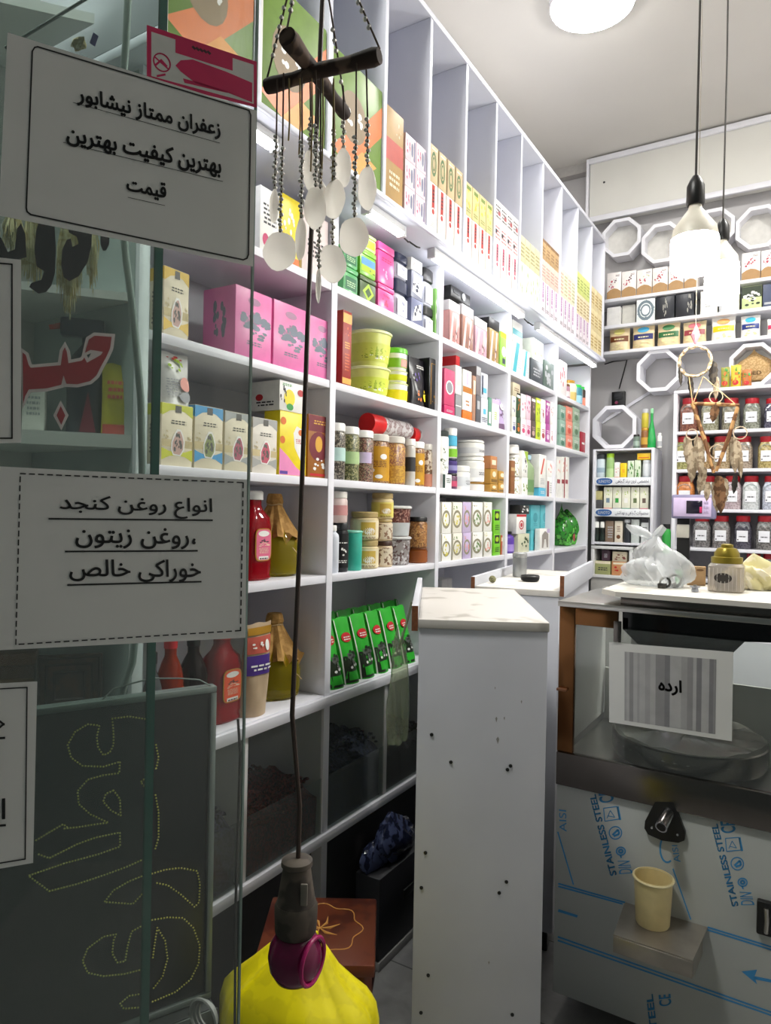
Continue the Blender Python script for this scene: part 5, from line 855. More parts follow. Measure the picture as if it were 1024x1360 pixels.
# scale display on its post (stands on a counter hidden behind the machine)
YS = 4.05; c = onY(920.5, 673, YS); pxm = (YS/ray(920, 673).y)/FPX
t = thing('scale_display', 'lilac shop scale display with a dark screen on a black post', 'scale', (c.x, YS, .95)); W2 = 27*pxm
ph = MB().bbox(-W2, W2, 0, .06, c.z-.95-16*pxm, c.z-.95+16*pxm, .008).build('display_head', m('#8d88a8', .4), t); MB().bbox(-W2*.9, W2*.82, -.004, -.0004, c.z-.95-13*pxm, c.z-.95+12*pxm, .003).build('face_plate', m('#d9c6e8', .4), ph); MB().bbox(-W2*.3, W2*.42, -.006, -.0042, c.z-.95-9*pxm, c.z-.95+8*pxm, .001).build('screen', m('#1f1c2c', .15), ph)
for i in range(3):
    for j in range(2): MB().bbox(W2*(.5+.12*j), W2*(.58+.12*j), -.007, -.0042, c.z-.95+pxm*(-8+6*i), c.z-.95+pxm*(-4+6*i), .001).build('button', LILAC, ph)
MB().bbox(W2*.3, W2*.42, -.0065, -.0061, c.z-.95-8*pxm, c.z-.95+0*pxm, .0004).build('red_key', MAG, ph)
e = onY(907, 735, YS+.07); MB().bbox(e.x-c.x-8*pxm, e.x-c.x+8*pxm, .061, .10, 0, c.z-.95+2*pxm, .004).build('post', BLACK, t); MB().bbox(e.x-c.x-8*pxm, e.x-c.x+8*pxm, .045, .0605, c.z-.95-42*pxm, c.z-.95-24*pxm, .004).build('post_label', m('#d9d4c6', .5), t)
LB().bbox(onY(893, 740, 3.95).x, .9, 3.95, 4.4, .0, .949, .004).build('counter_carcass', GREYW).name = 'rear_counter'
rc = bpy.data.objects['rear_counter']; tag(rc, 'low grey counter under the scale display, behind the steel machine', 'counter')
k = onY(888, 705, 4.6); t = thing('green_bottle', 'green bottle with black cap between the display cabinet and the jar rack', 'bottle', (k.x-.012, 4.60, 0)); z0 = onY(888, 724, 4.6).z; MB().lathe([(.024, z0-.05), (.026, z0), (.026, z0+.08), (.02, z0+.1)], n=16).build('bottle_body', GREEN, t); MB().lathe([(.021, z0+.1005), (.021, z0+.13)], n=16).build('cap', BLACK, t); MB().bbox(-.05, .022, -.03, .05, 0, z0-.0505, .004).build('stand', WHITE2, t)
# dreamcatcher hanging from the ceiling
YH = 3.3; P_ = lambda x, y, dy=0: onY(x, y, YH+dy); o0 = P_(923, 480)
t = thing('dreamcatcher', 'dreamcatcher of hoop, wooden triangle and brown feathers hanging before the jar rack', 'ornament', o0); L = lambda x, y, dy=0: P_(x, y, dy)-o0
mb = MB(); n = 30; rr = 20*(YH/ray(923, 480).y)/FPX; mb.tube([(rr*math.cos(2*math.pi*i/n), .004*math.sin(9*i), rr*math.sin(2*math.pi*i/n)) for i in range(n)], .0055, 7, closed=True); mb.build('hoop', PR('#cbb79a', '#8f7a5c', 80, .5, rough=.9), t)
wb = MB(); [wb.tube([(rr*math.cos(2*math.pi*i/9), 0, rr*math.sin(2*math.pi*i/9)), (rr*.85*math.cos(2*math.pi*(i+.5)/9), 0, rr*.85*math.sin(2*math.pi*(i+.5)/9)), (rr*math.cos(2*math.pi*(i+1)/9), 0, rr*math.sin(2*math.pi*(i+1)/9))], .0012, 4) for i in range(9)]; wb.build('web', TAN, t)
MB().tube([(0, 0, rr), (.002, 0, 1.0), (0, 0, 4-o0.z)], .0015, 5).build('cord', m('#8f8878', .8), t); MB().tube([(0, 0, rr+.01), (.0, 0, rr+.05), (.002, .0, rr+.09)], [.004, .02, .004], 8).build('tassel', m('#b9727c', .9), t)
for a, b in (((919, 535), (948, 628)), ((921, 536), (982, 538)), ((980, 540), (951, 626))): MB().tube([L(*a), (L(*a)+L(*b))/2+Vector((.004, .004, 0)), L(*b)], [.008, .0095, .007], 7).build('stick', PR('#b58a58', '#6b4526', 25, .5, rough=.8), t)
for a, b in (((915, 500), (920, 536)), ((934, 500), (921, 535)), ((934, 500), (978, 538))): MB().tube([L(*a), L(*b)], .002, 5).build('thread', TAN, t)
for x, y, r_ in ((951, 527, 8), (919, 577, 7), (983, 575, 8), (952, 600, 9)): rq = r_*rr/20; MB().tube([L(x, y)+Vector((rq*math.cos(2*math.pi*i/16), 0, rq*math.sin(2*math.pi*i/16))) for i in range(16)], .0025, 5, closed=True).build('small_hoop', m('#c9b498', .8), t)
def feather(x0, y0, x1, y1, wpx, mt, s):
    a, b = L(x0, y0, .012*s), L(x1, y1, .012*s); d = b-a; k = rr/20*wpx/2; n = 9; vs = []; g = random.Random(s)
    for i in range(n+1):
        v = i/n; ww = k*math.sin(math.pi*min(1, .12+.9*v))**.6*(1 if i % 2 else .82); c_ = a+d*v; vs += [c_+Vector((-ww, .006*math.sin(3*v), 0)), c_+Vector((0, -.008, 0)), c_+Vector((ww, .006, -.004)), c_+Vector((0, .003, 0))]
    MB().add(vs, [(4*i+j, 4*i+(j+1) % 4, 4*i+4+(j+1) % 4, 4*i+4+j) for i in range(n) for j in range(4)]).build('feather', mt, t, smooth=60)
F1, F2, F3 = PR('#b7a68c', '#8c7a62', 40, .5, rough=.9), PR('#4a4238', '#2b2622', 40, .5, rough=.9), PR('#7d5a3c', '#54381f', 40, .5, rough=.9)
for i, f_ in enumerate(((903, 485, 904, 512, 6, F2), (916, 497, 919, 530, 8, F2), (948, 480, 946, 512, 12, F2), (952, 500, 950, 530, 8, F1), (913, 580, 915, 620, 14, F1), (927, 580, 930, 632, 15, F1), (920, 600, 918, 640, 14, F1), (935, 620, 928, 655, 12, F1), (974, 580, 976, 628, 13, F1), (980, 585, 984, 635, 9, F1), (951, 535, 946, 560, 12, F3), (955, 632, 957, 682, 16, F3), (950, 640, 952, 680, 12, F1), (963, 635, 961, 670, 11, F1), (977, 630, 974, 655, 8, F2), (940, 640, 938, 665, 9, F1))): feather(*f_, i % 5)
# ------------------------------------------------------------------ counters in the aisle
MEL = M('#c3c5cc', .42, var=.05, scale=4); CHIP = M('#7a4a2c', .8, var=.2, scale=120)
def local(o): T = Matrix.Translation(o.location) @ Matrix.Rotation(o.rotation_euler.z, 4, 'Z'); return T, T.inverted()
a1 = math.atan2(.145, .272); C1 = thing('counter_unit', 'tall narrow white counter end with screw heads, nearest in the aisle', 'counter', (-.816, 1.478, 0), a1)
W1, D1, H1_ = .308, .716, 1.24
fp = MB().bbox(0, W1, 0, .016, 0, H1_-.0225, .0015).build('end_panel', MEL, C1)
MB().bbox(0, .016, .0165, D1, 0, H1_-.0225, .001).build('side_panel', MEL, C1); MB().bbox(W1-.016, W1, .0165, D1, 0, H1_-.0225, .001).build('side_panel', MEL, C1); MB().bbox(.0165, W1-.0165, D1-.016, D1, 0, H1_-.0225, .001).build('back_panel', MEL, C1)
MB().bbox(-.002, W1+.003, -.004, D1, H1_-.022, H1_, .002).build('top_board', PR('#c3bfb9', '#a39e96', 9, .62, rough=.5), C1)
lp = MB().bbox(-.0185, -.0025, 0, D1, H1_-.03, H1_+.032, .001).build('edge_board', MEL, C1); MB().box(-.018, -.003, -.0012, -.0002, H1_-.029, H1_+.031).build('raw_end', CHIP, lp)
T1, I1 = local(C1); n1 = T1.to_3x3() @ Vector((0, -1, 0)); P1_ = T1.translation
for x, y in ((73, 517), (129, 597), (303, 608), (294, 619), (55, 861), (43, 963), (291, 946), (270, 978), (63, 1218), (42, 1327), (308, 1333)):
    p = I1 @ onP(540+x/2.194, 740+y/2.194, P1_, n1); MB().lathe([(.0045, 0), (.0042, .0015), (.002, .002)], n=10, M4=Matrix.Translation((p.x, -.0002, p.z)) @ Matrix.Rotation(R(90), 4, 'X')).build('screw', BLACK, fp)
q = MB()
for x, y, s in ((262, 470, 3), (285, 468, 2), (266, 530, 4), (335, 420, 2), (258, 380, 1.5), (240, 1180, 2)):
    p = I1 @ onP(540+x/2.194, 740+y/2.194, P1_, n1); q.add([(p.x-.001*s, -.0004, p.z), (p.x, -.0004, p.z-.003*s), (p.x+.0008*s, -.0004, p.z), (p.x, -.0004, p.z+.0015*s)], [(0, 1, 2, 3)])
q.build('scuff', M('#8f8d8a', .7), fp, smooth=0, fix=False)
C2_ = thing('counter_unit', 'second white counter with raised edge boards and dark foot, behind the near one', 'counter', (-.742-.29*math.cos(R(9)), 2.318-.29*math.sin(R(9)), 0), R(9))
W2_, D2_ = .29, .85
MB().bbox(0, W2_, 0, .016, .075, H1_-.0225, .0015).build('end_panel', MEL, C2_); MB().bbox(0, .016, .0165, D2_, .075, H1_-.0225, .001).build('side_panel', MEL, C2_); MB().bbox(W2_-.016, W2_, .0165, D2_, .075, H1_-.0225, .001).build('side_panel', MEL, C2_); MB().bbox(.0165, W2_-.0165, D2_-.016, D2_, .075, H1_-.0225, .001).build('back_panel', MEL, C2_)
MB().bbox(-.001, W2_+.002, -.003, D2_, H1_-.022, H1_, .002).build('top_board', PR('#d6d2cb', '#bdb8b0', 9, .62, rough=.5), C2_)
for x, h in ((-.018, .032), (W2_+.0025, .052)): e = MB().bbox(x, x+.015, 0, D2_, H1_-.02, H1_+h, .001).build('edge_board', MEL, C2_); MB().box(x+.0005, x+.0145, -.0012, -.0002, H1_-.019, H1_+h-.001).build('raw_end', CHIP, e)
for x in (.02, W2_-.06):
    for y in (.02, D2_-.06): MB().bbox(x, x+.04, y, y+.04, 0, .0745, .003).build('foot', BLACK, C2_)
T2, I2 = local(C2_)
def on2(px, py): return onZ(px, py, H1_+.0006)
c = on2(690, 766); t = thing('metal_canister', 'grey metal canister with lid on the second counter', 'canister', c); MB().lathe([(.026, 0), (.028, .004), (.0285, .075), (.027, .08)], n=28).build('canister_body', M('#9fa2a3', .35, .8), t); MB().lathe([(.029, .0805), (.03, .083), (.0295, .096), (.024, .1)], n=28).build('lid', M('#b5b7b8', .35, .8), t)
c = on2(704, 772); t = thing('black_dish', 'black ridged dish lying on the second counter beside the canister', 'dish', c); MB().lathe([(.025, 0), (.032, .004), (.036, .02), (.033, .024), (.028, .012), (.003, .010)], n=24).build('dish_body', BLACK, t); [MB().lathe([(.0335+.001*i, .005+.004*i), (.0355+.001*i, .007+.004*i)], n=24).build('ridge', DARK, t) for i in range(3)]
c = on2(654, 774); o = MB().ball((0, 0, .0135), .0135, 14).build('twine_ball', PR('#8f8d68', '#6b6a4c', 220, .5, rough=.9, bump=.6)); o.location = c; tag(o, 'small olive ball of twine on the second counter', 'ball')
# ------------------------------------------------------------------ steel tahini machine
YM, MX0, MX1, MZ0, MZ1 = 2.03, -.645, .26, .085, 1.245
zL = onY(741, 1040, YM).z; zG0 = onY(763, 1001, YM).z; zG1 = onY(763, 829, YM).z; xG = onY(763, 900, YM).x; YE = 2.53
mc = thing('tahini_machine', 'boxy stainless steel tahini machine with window and film-covered front', 'machine', (MX0, YM, 0))
FILM = M('#b4b8b4', .4, .1, .04, 3); STB_REFL = PR('#5a3a22', '#7a5434', 3, .5, rough=.22); STB_REFL.node_tree.nodes['Principled BSDF'].inputs['Metallic'].default_value = 1  # stainless frame: brown reflection put into the colour
lw = LB().bbox(MX0, MX1, YM, YM+.012, MZ0, zL-.001, .002).build('front_plate', FILM, mc)
LB().bbox(MX0, MX1, YM-.012, YM+.012, zL, zG0, .003).build('lower_band', STEELD, mc)
LB().bbox(MX0, xG, YM-.006, YM+.012, zG0+.0005, MZ1-.0165, .002).build('left_stile', STB_REFL, mc)
xC = onY(821, 820, YM).x; LB().bbox(xG+.0005, xC, YM-.006, YM+.012, zG1, MZ1-.0165, .002).build('corner_plate', STB_REFL, mc)
LB().bbox(MX0-.003, MX1, YM-.014, YE, MZ1-.016, MZ1, .002).build('top_plate', STEEL, mc)
LB().bbox(MX0, MX0+.01, YM+.0125, YE, MZ0, zG0, .002).build('left_side', STEEL, mc); PALE = M('#d9d8d3', .35, var=.02)
LB().box(MX0+.001, MX0+.008, YM+.0125, YE-.001, zG0+.0005, MZ1-.0165).build('left_liner', PALE, mc)
LB().bbox(MX0+.0105, MX1, YE-.01, YE, MZ0, zG0+.16, .002).build('back_side', PALE, mc)
LB().box(MX0+.0105, MX1-.0115, YM+.0125, YE-.0105, zG0-.03, zG0-.02).build('inner_floor', STEEL, mc)
LB().bbox(MX1-.011, MX1-.001, YM+.0125, YE-.0105, MZ0, MZ1-.0165, .002).build('right_side', STEEL, mc)
LB().box(xG+.0005, MX1, YM+.003, YM+.006, zG0+.0005, zG1-.0005).build('window_glass', GL('#eef2f0', .03), mc)
LB().bbox(MX0-.001, MX0+.03, YM-.02, YM-.0065, onY(745, 914, YM).z-.004, onY(745, 914, YM).z+.004, .002).build('hinge_pin', BRN, mc)
LB().bbox(onY(816, 850, YM).x, onY(826, 850, YM).x, YM-.014, YM-.0062, onY(820, 852, YM).z, onY(820, 824, YM).z, .002).build('window_clip', STEELD, mc)
hp = [(829, 811), (829, 834), (853, 858), (972, 868), (990, 851), (1060, 853), (1060, 822)]
LB().prism([(p.x, p.z) for p in (onY(x, y, YM+.05) for x, y in hp)], lambda u, v, d: (u, YM+.03+d, min(v, MZ1-.017)), .22).build('hopper', M('#101012', .08, .3), mc, smooth=0)
xa, xb = onY(817, 975, 2.28).x, onY(1023, 985, 2.28).x; rD = (xb-xa)/2; zD = onY(920, 974, 2.29).z
LB().lathe([(rD*.97, zG0-.019), (rD, zG0), (rD, zD), (rD*.97, zD+.004), (rD*.9, zD-.02), (.02, zD-.02)], ((xa+xb)/2, YM+.02+rD, 0), 48).build('tank', STEELD, mc)
g = random.Random(2); n = 40; vs = [((xa+xb)/2+q*rD*math.cos(2*math.pi*i/n), YM+.02+rD+q*rD*math.sin(2*math.pi*i/n), zD+.006+g.uniform(0, .012)*(1 if j < 4 else .1)-(.03 if j == 4 else 0)) for j, q in enumerate((.05, .4, .75, .97, 1.0-.0)) for i in range(n)]
LB().add(vs, [(j*n+i, j*n+(i+1) % n, (j+1)*n+(i+1) % n, (j+1)*n+i) for j in range(4) for i in range(n)]+[tuple(range(n))]).build('plastic_cover', GL('#e4e0d8', .35, .1), mc, smooth=30)
# tray, spout, latch
bl, br = onY(830, 1198, YM), onY(940, 1228, YM); fl = onZ(803, 1240, bl.z)
MT = M('#a39d94', .38, .8, .12, 14); tr = LB().prism([(bl.x, YM-.001), (br.x, YM-.001), (br.x-.012, fl.y+.01), (fl.x+.02, fl.y+.01)], lambda u, v, d: (u, v, bl.z-d), .004).build('drip_shelf', MT, mc, smooth=0)
LB().bbox(fl.x+.02, br.x-.012, fl.y+.008, fl.y+.012, bl.z-.045, bl.z-.0045, .001).build('shelf_lip', MT, tr); LB().prism([(YM-.001, bl.z-.0045), (fl.y+.013, bl.z-.0045), (fl.y+.013, bl.z-.045), (YM-.001, bl.z-.075)], lambda u, v, d: (br.x-.014+d, u, v), .003).build('shelf_bracket', MT, tr, smooth=0)
sx = onY(884, 1092, YM); sr = lambda x, y: (onY(x, y, YM).x, onY(x, y, YM).z)
LB().prism([sr(*p) for p in ((871, 1063), (895, 1063), (906, 1090), (911, 1103), (910, 1114), (902, 1117), (880, 1114), (862, 1106), (857, 1098), (858, 1088))], lambda u, v, d: (u, YM-.0005-d, v), .012).build('spout_flange', BLACK, mc, smooth=30)
sx = onY(888, 1080, YM-.012); e = onY(878, 1099, YM-.075); s_ = LB().tube([(sx.x, YM-.0125, sx.z), (sx.x*.7+e.x*.3, YM-.034, sx.z*.8+e.z*.2), (e.x, e.y, e.z)], [.0165, .016, .0155], 20).build('spout', CHROME, mc); dv = (e-Vector((sx.x, YM-.034, sx.z))).normalized(); LB().tube([e+dv*.0002, e+dv*.0012], .0118, 18).build('spout_bore', BLACK, s_)
[LB().lathe([(.004, 0), (.003, .003)], n=10, M4=Matrix.Translation((p[0], YM-.0126, p[1])) @ Matrix.Rotation(R(90), 4, 'X')).build('bolt', CHROME, mc) for p in (sr(867, 1097), sr(901, 1106))]
k0, k1 = onY(1005, 1235, YM), onY(1024, 1196, YM); LB().bbox(k0.x, k1.x+.02, YM-.02, YM-.0006, k0.z, k1.z, .004).build('latch', BLACK, mc); LB().tube([(k0.x+.022, YM-.024, k1.z-.012), (k0.x+.024, YM-.030, (k0.z+k1.z)/2), (k0.x+.022, YM-.024, k0.z+.012)], .006, 8).build('latch_lever', STEEL, mc)
# blue printing on the protective film
INKB = M('#3f8fc6', .5); fm = lambda x, y, d=.0006: Vector((onY(x, y, YM-d).x, YM-d, onY(x, y, YM-d).z))
pm = lambda x, y: (720+x/3.368, 1020+y/3.368)
def fquad(a, b, c, d_):
    A, B, C, D = [fm(*pm(*q)) for q in (a, b, c, d_)]; return lambda s, t, d=0: (A*(1-s)+B*s)*(1-t)+(D*(1-s)+C*s)*t
IM = mc.matrix_basis.inverted()
def pmark(name, fn): q = LB(); fn(q); q.build(name, INKB, mc, smooth=0, fix=False)
def strokes(q, pts, wpx):
    for a, b in zip(pts, pts[1:]):
        dx, dy = b[0]-a[0], b[1]-a[1]; L = math.hypot(dx, dy); nx, ny = -dy/L*wpx/2, dx/L*wpx/2; q.add([fm(*pm(a[0]+nx, a[1]+ny)), fm(*pm(b[0]+nx, b[1]+ny)), fm(*pm(b[0]-nx, b[1]-ny)), fm(*pm(a[0]-nx, a[1]-ny))], [(0, 1, 2, 3)])
ring = lambda x, y, rx, ry, a0=0, a1=360: [(x+rx*math.cos(R(a0+(a1-a0)*i/20)), y+ry*math.sin(R(a0+(a1-a0)*i/20))) for i in range(21)]
for ox, oy in ((0, 0), (545, 135)):
    P = lambda x, y: (x+ox, y+oy+(0 if not ox else (x-280)*.06))
    pmark('film_lettering', lambda q: write(q, 'STAINLESS STEEL', fquad(P(335, 478), P(240, 116), P(210, 120), P(305, 485)), 0, 1, 0, 1, bold=.028))
    pmark('film_lettering', lambda q: write(q, 'DIN', fquad(P(405, 470), P(392, 415), P(338, 415), P(345, 475)), 0, 1, 0, 1))
    pmark('film_lettering', lambda q: write(q, 'CE', fquad(P(322, 150), P(318, 100), P(250, 105), P(258, 160)), 0, 1, 0, 1, bold=.02))
    pmark('film_mark', lambda q: (strokes(q, [P(*v) for v in ((275, 180), (335, 172), (345, 228), (280, 238), (275, 180))], 4), strokes(q, [P(*v) for v in ((290, 225), (305, 190), (325, 220), (292, 214))], 3), strokes(q, [P(*v) for v in ((338, 172), (350, 232))], 9)))
    pmark('film_mark', lambda q: (strokes(q, [P(*v) for v in ring(328, 290, 28, 28)], 5), strokes(q, [P(*v) for v in ((315, 300), (340, 275), (345, 295), (320, 305))], 9)))
    pmark('film_mark', lambda q: (strokes(q, [P(*v) for v in ring(352, 372, 20, 18)], 6), strokes(q, [P(*v) for v in ring(352, 372, 9, 8)], 9), strokes(q, [P(350, 390), P(354, 402)], 7)))
pmark('film_mark', lambda q: strokes(q, [(70, 285), (140, 522)], 6)); pmark('film_mark', lambda q: strokes(q, [(585, 450), (665, 678)], 6)); pmark('film_mark', lambda q: strokes(q, ring(560, 360, 32, 62, 60, 230), 8))
for a, b in (((72, 517), (372, 602)), ((72, 529), (360, 608)), ((740, 712), (1035, 803)), ((740, 724), (1035, 816)), ((70, 755), (1035, 1096)), ((70, 771), (1035, 1110))): pmark('film_line', lambda q, a=a, b=b: strokes(q, [a, b], 7.5))
pmark('film_arrow', lambda q: strokes(q, [(72, 637), (158, 664)], 12))
pmark('film_arrow', lambda q: (strokes(q, [(950, 938), (1035, 955)], 14), q.add([fm(*pm(*v)) for v in ((892, 910), (962, 902), (950, 932), (962, 968))], [(0, 1, 2, 3)])))
pmark('film_lettering', lambda q: write(q, 'AISI', fquad((110, 285), (108, 190), (75, 185), (78, 285)), 0, 1, 0, 1)); pmark('film_lettering', lambda q: write(q, 'AISI', fquad((620, 420), (605, 345), (580, 345), (590, 425)), 0, 1, 0, 1))
pmark('film_lettering', lambda q: write(q, 'CE', fquad((580, 1060), (575, 1010), (520, 1015), (525, 1070)), 0, 1, 0, 1, bold=.02)); pmark('film_lettering', lambda q: write(q, 'STEEL', fquad((520, 1200), (495, 1010), (465, 1015), (485, 1205)), 0, 1, 0, 1, bold=.028))
# paper sign on the window
f, n = quadmap(*[onY(x, y, YM-.009) for x, y in ((809, 853), (974, 866), (972, 984.5), (809, 959))])
o = MB().prism([(0, 0), (1, 0), (1, 1), (0, 1)], lambda u, v, d: f(u, v, -d), .0006).build('paper_sign', PAPER, smooth=0); tag(o, 'white paper sign with grey striped panel and one word, on the machine window', 'sign')
q = MB(); g = random.Random(3)
x = .135
while x < .87: w_ = g.uniform(.008, .05); w_ = min(w_, .875-x); q.add([f(x, .05, .0004), f(x+w_, .05, .0004), f(x+w_, .9, .0004), f(x, .9, .0004)], [(0, 1, 2, 3)], g.randint(0, 3)); x += w_
q.build('stripe_panel', [M('#8a8a8a', .8), M('#9b9b9a', .8), M('#7b7b7d', .8), M('#a8a8a7', .8)], o, smooth=0, fix=False)
q = MB(); write(q, shape('ارده'), f, .42, .61, .43, .62, .0009, bold=.035); q.build('lettering', BLACK, o, smooth=0, fix=False)
# cup under the spout
c = onZ(868, 1222, bl.z+.0006); c.y = min(c.y, YM-.062); t = thing('plastic_cup', 'cream plastic tub catching tahini under the spout', 'cup', (c.x, c.y, bl.z+.0006)); k = c.y/ray(868, 1200).y/FPX
r0_, r1_, hC = 21.5*k, 24.5*k, 62*k; MB().lathe([(r0_*.96, 0), (r0_, .003), (r1_, hC), (r1_-.0015, hC), (r0_-.001, hC*.35), (.001, hC*.35)], n=36).build('cup_wall', M('#dccb94', .35), t)
MB().tube([(r1_*1.02*math.cos(2*math.pi*i/36), r1_*1.02*math.sin(2*math.pi*i/36), hC-.004) for i in range(36)], .0032, 8, closed=True).build('rim', M('#d9cda0', .3), t); MB().lathe([(r0_*.97, hC*.352), (.001, hC*.36)], n=36).build('tahini', M('#b59a55', .4), t)
# slab on the machine and the things on it
zS = 1.284; s0, s1 = onZ(799, 788, zS), onZ(833, 769.5, zS)
st = thing('steel_slab', 'dusty pale tray top lying on the steel machine', 'tray', (s0.x, s0.y, MZ1)); sy0 = max(s0.y, YM-.012)
LB().prism([(s0.x+.02, sy0), (.25, sy0), (.25, s1.y), (s0.x-.03, s1.y), (s0.x-.03, sy0+.05)], lambda u, v, d: (u, v, zS-d), .014).build('tray_top', PR('#cfccc4', '#b5b0a6', 7, .6, rough=.45), st, smooth=0)
LB().bbox(s0.x+.03, .245, sy0+.02, s1.y-.01, MZ1+.0005, zS-.0145, .002).build('tray_frame', STEELD, st)
zS += .0006; onS = lambda x, y: onZ(x, y, zS)
FOIL = GL('#f2f4f5', .38, .12)
c = onS(868, 781); c.y += .07; k = c.y/ray(868, 760).y/FPX; o = bagblob('plastic_bag', 'crumpled clear white plastic bag with a twisted neck on the tray', 'bag', (c.x, c.y, zS), 38*k, 30*k, 36*k, FOIL, 4, amp=.35)
kb = MB(); top = Vector((-8*k, 0, 63*k)); kb.tube([top, top+Vector((-10*k, 0, 6*k)), top+Vector((-24*k, 0, 10*k)), top+Vector((-34*k, .01, 16*k))], [3*k, 5*k, 6*k, 3*k], 10); kb.tube([top, top+Vector((8*k, 0, 8*k)), top+Vector((12*k, .01, 15*k))], [3*k, 5*k, 4*k], 10); kb.rand(.0025, 3).build('knot', FOIL, o, smooth=50)
for nm, x, y, lb, rr in (('pipe_nut', 884, 781, 'dark steel pipe nut before the plastic bag', .014), ('hose_clamp', 897, 780, 'ring shaped hose clamp right of the pipe nut, before the plastic bag', .017)):
    c = onS(x, y); t = thing(nm, lb, 'fitting', (c.x, c.y-.01, zS)); MB().tube([(rr*math.cos(2*math.pi*i/20), 0, rr*1.25+rr*math.sin(2*math.pi*i/20)) for i in range(20)], rr*.24, 8, closed=True).build('ring', M('#4a4a48', .35, .8), t); MB().bbox(-.02 if nm == 'pipe_nut' else -.006, .004, -.008, .012, 0, .014, .002).build('nut_body', M('#4d4b47', .4, .7), t)
c = onS(962, 787); k = c.y/ray(962, 770).y/FPX; t = thing('gold_lid_jar', 'square clear jar with a tiered olive gold lid on the tray', 'jar', (c.x, c.y+22*k, zS)); hj = 38*k
MB().lathe([(20*k, 0), (22*k, .003), (22*k, hj*.9), (19*k, hj)], n=32, sq=5).build('jar_body', GL('#d9d2c8', .4, .05), t); MB().bbox(-13*k, 13*k, -12*k, 12*k, .006, hj*.55, .006).build('jar_contents', PR('#8a7a68', '#55463a', 60, .5, rough=.6), t)
MB().lathe([(19.5*k, hj+.0003), (19.5*k, hj+8*k), (16*k, hj+9*k), (15.5*k, hj+14*k), (12*k, hj+20*k), (8*k, hj+21*k), (7.5*k, hj+25*k), (5*k, hj+26*k)], n=36).build('lid', M('#8f7f2c', .3, .6), t)
MB().lathe([(9*k, 0), (.001, .0006)], n=24, M4=Matrix.Translation((-2*k, -22.2*k, hj*.5)) @ Matrix.Rotation(R(90), 4, 'X') @ Matrix.Diagonal((1.2, .75, 1, 1))).build('seal', M('#2f2a26', .5), t)
for i in range(9): MB().bbox((-19+4.7*i)*k, (-18+4.7*i)*k, -22.3*k, -21.6*k, .004, hj*.85, .0003).build('rib', GL('#efe9e2', .4), t)
c = onS(929, 775); k = c.y/ray(929, 770).y/FPX; carton('cardboard_piece', 'torn brown cardboard carton behind the gold lid jar', 'carton', (c.x, s1.y-.06, zS), R(6), 22*k, .04, 24*k, [CARD, M('#6b4a2a', .8)], [('e', .7, .85, .2, .06, 1)])
c = onS(916, 768); t = thing('green_cap', 'small green cap between the plastic bag and the cardboard', 'tube', (c.x, s1.y-.03, zS)); MB().lathe([(.0095, 0), (.01, .03), (.0085, .034)], n=18).build('cap_body', M('#1faa4a', .4), t); MB().lathe([(.011, .0345), (.011, .04)], n=18).build('cap_flange', M('#1faa4a', .4), t)  # loose green cap on the tray
c = onS(923, 786); t = thing('metal_cap', 'tiny metal cap in front of the cardboard on the tray', 'thimble', (c.x, c.y, zS)); MB().lathe([(.009, 0), (.010, .003), (.008, .012), (.014, .013), (.014, .016)], n=18).build('metal_cap_body', M('#a9abb5', .3, .8), t); MB().lathe([(.006, .0162), (.005, .02)], n=14).build('metal_cap_tip', STEEL, t)  # small loose metal cap
c = onS(1000, 772); o = bagblob('crumpled_bag', 'crumpled cream plastic bag at the right end of the tray', 'bag', (c.x+.02, s1.y-.055, zS), .075, .04, .05, PR('#e4dcc0', '#d8cf9c', 30, .5, rough=.35), 6, amp=.5, tie=False)
c = onS(1004, 782); t = carton('flat_card', 'folded brown card in front of the cream bag on the tray', 'card', (c.x, c.y-.0, zS), R(-8), .075, .03, .018, [CARD, M('#c9b48a', .7)], [('r', .1, .9, .5, .8, 1)])
# ------------------------------------------------------------------ floor things in the aisle
q0 = onX(500, 1216, -1.2); bx = thing('dark_crate', 'low dark crate by the bins under the blue plastic bag', 'crate', (-1.19, q0.y+.2, 0), W90)
MB().bbox(-.2, .22, 0, .095, .03, .30, .004).build('crate_box', DARK, bx); MB().bbox(-.2, .22, -.004, .095, 0, .0295, .003).build('crate_base', M('#9a9a98', .5), bx); MB().bbox(-.05, .05, -.006, -.0005, .17, .2, .003).build('crate_handle', BLACK, bx)
c = onX(528, 1150, -1.21); o = bagblob('blue_bag', 'clear plastic bag of dark blue petals lying on the dark crate', 'bag', (-1.24, c.y, .301), .042, .13, .085, PR('#171c33', '#4a5374', 30, .5, rough=.1, bump=.1), 7, amp=.3)
zt_ = .46; f0 = onZ(412, 1285, zt_); sc = f0+Vector((-.08, .145, 0)).normalized()*.15; SR = R(31.8)
stl = thing('stool', 'carved reddish wooden stool with floral inlay behind the yellow sack', 'stool', (sc.x, sc.y, 0), SR); WD = PR('#4a1d12', '#652f1a', 12, .5, rough=.35); hs = .14
tp = MB().bbox(-hs, hs, -hs, hs, zt_-.03, zt_, .006).build('seat', WD, stl); MB().bbox(-hs+.025, hs-.025, -hs+.025, hs-.025, zt_-.075, zt_-.0305, .003).build('apron', WD, stl)
for x in (-1, 1):
    for y in (-1, 1): MB().tube([(x*(hs-.03), y*(hs-.03), zt_-.031), (x*(hs-.025), y*(hs-.025), zt_*.6), (x*(hs-.035), y*(hs-.035), zt_*.3), (x*(hs-.015), y*(hs-.015), 0)], [.022, .026, .015, .02], 10).build('leg', WD, stl)
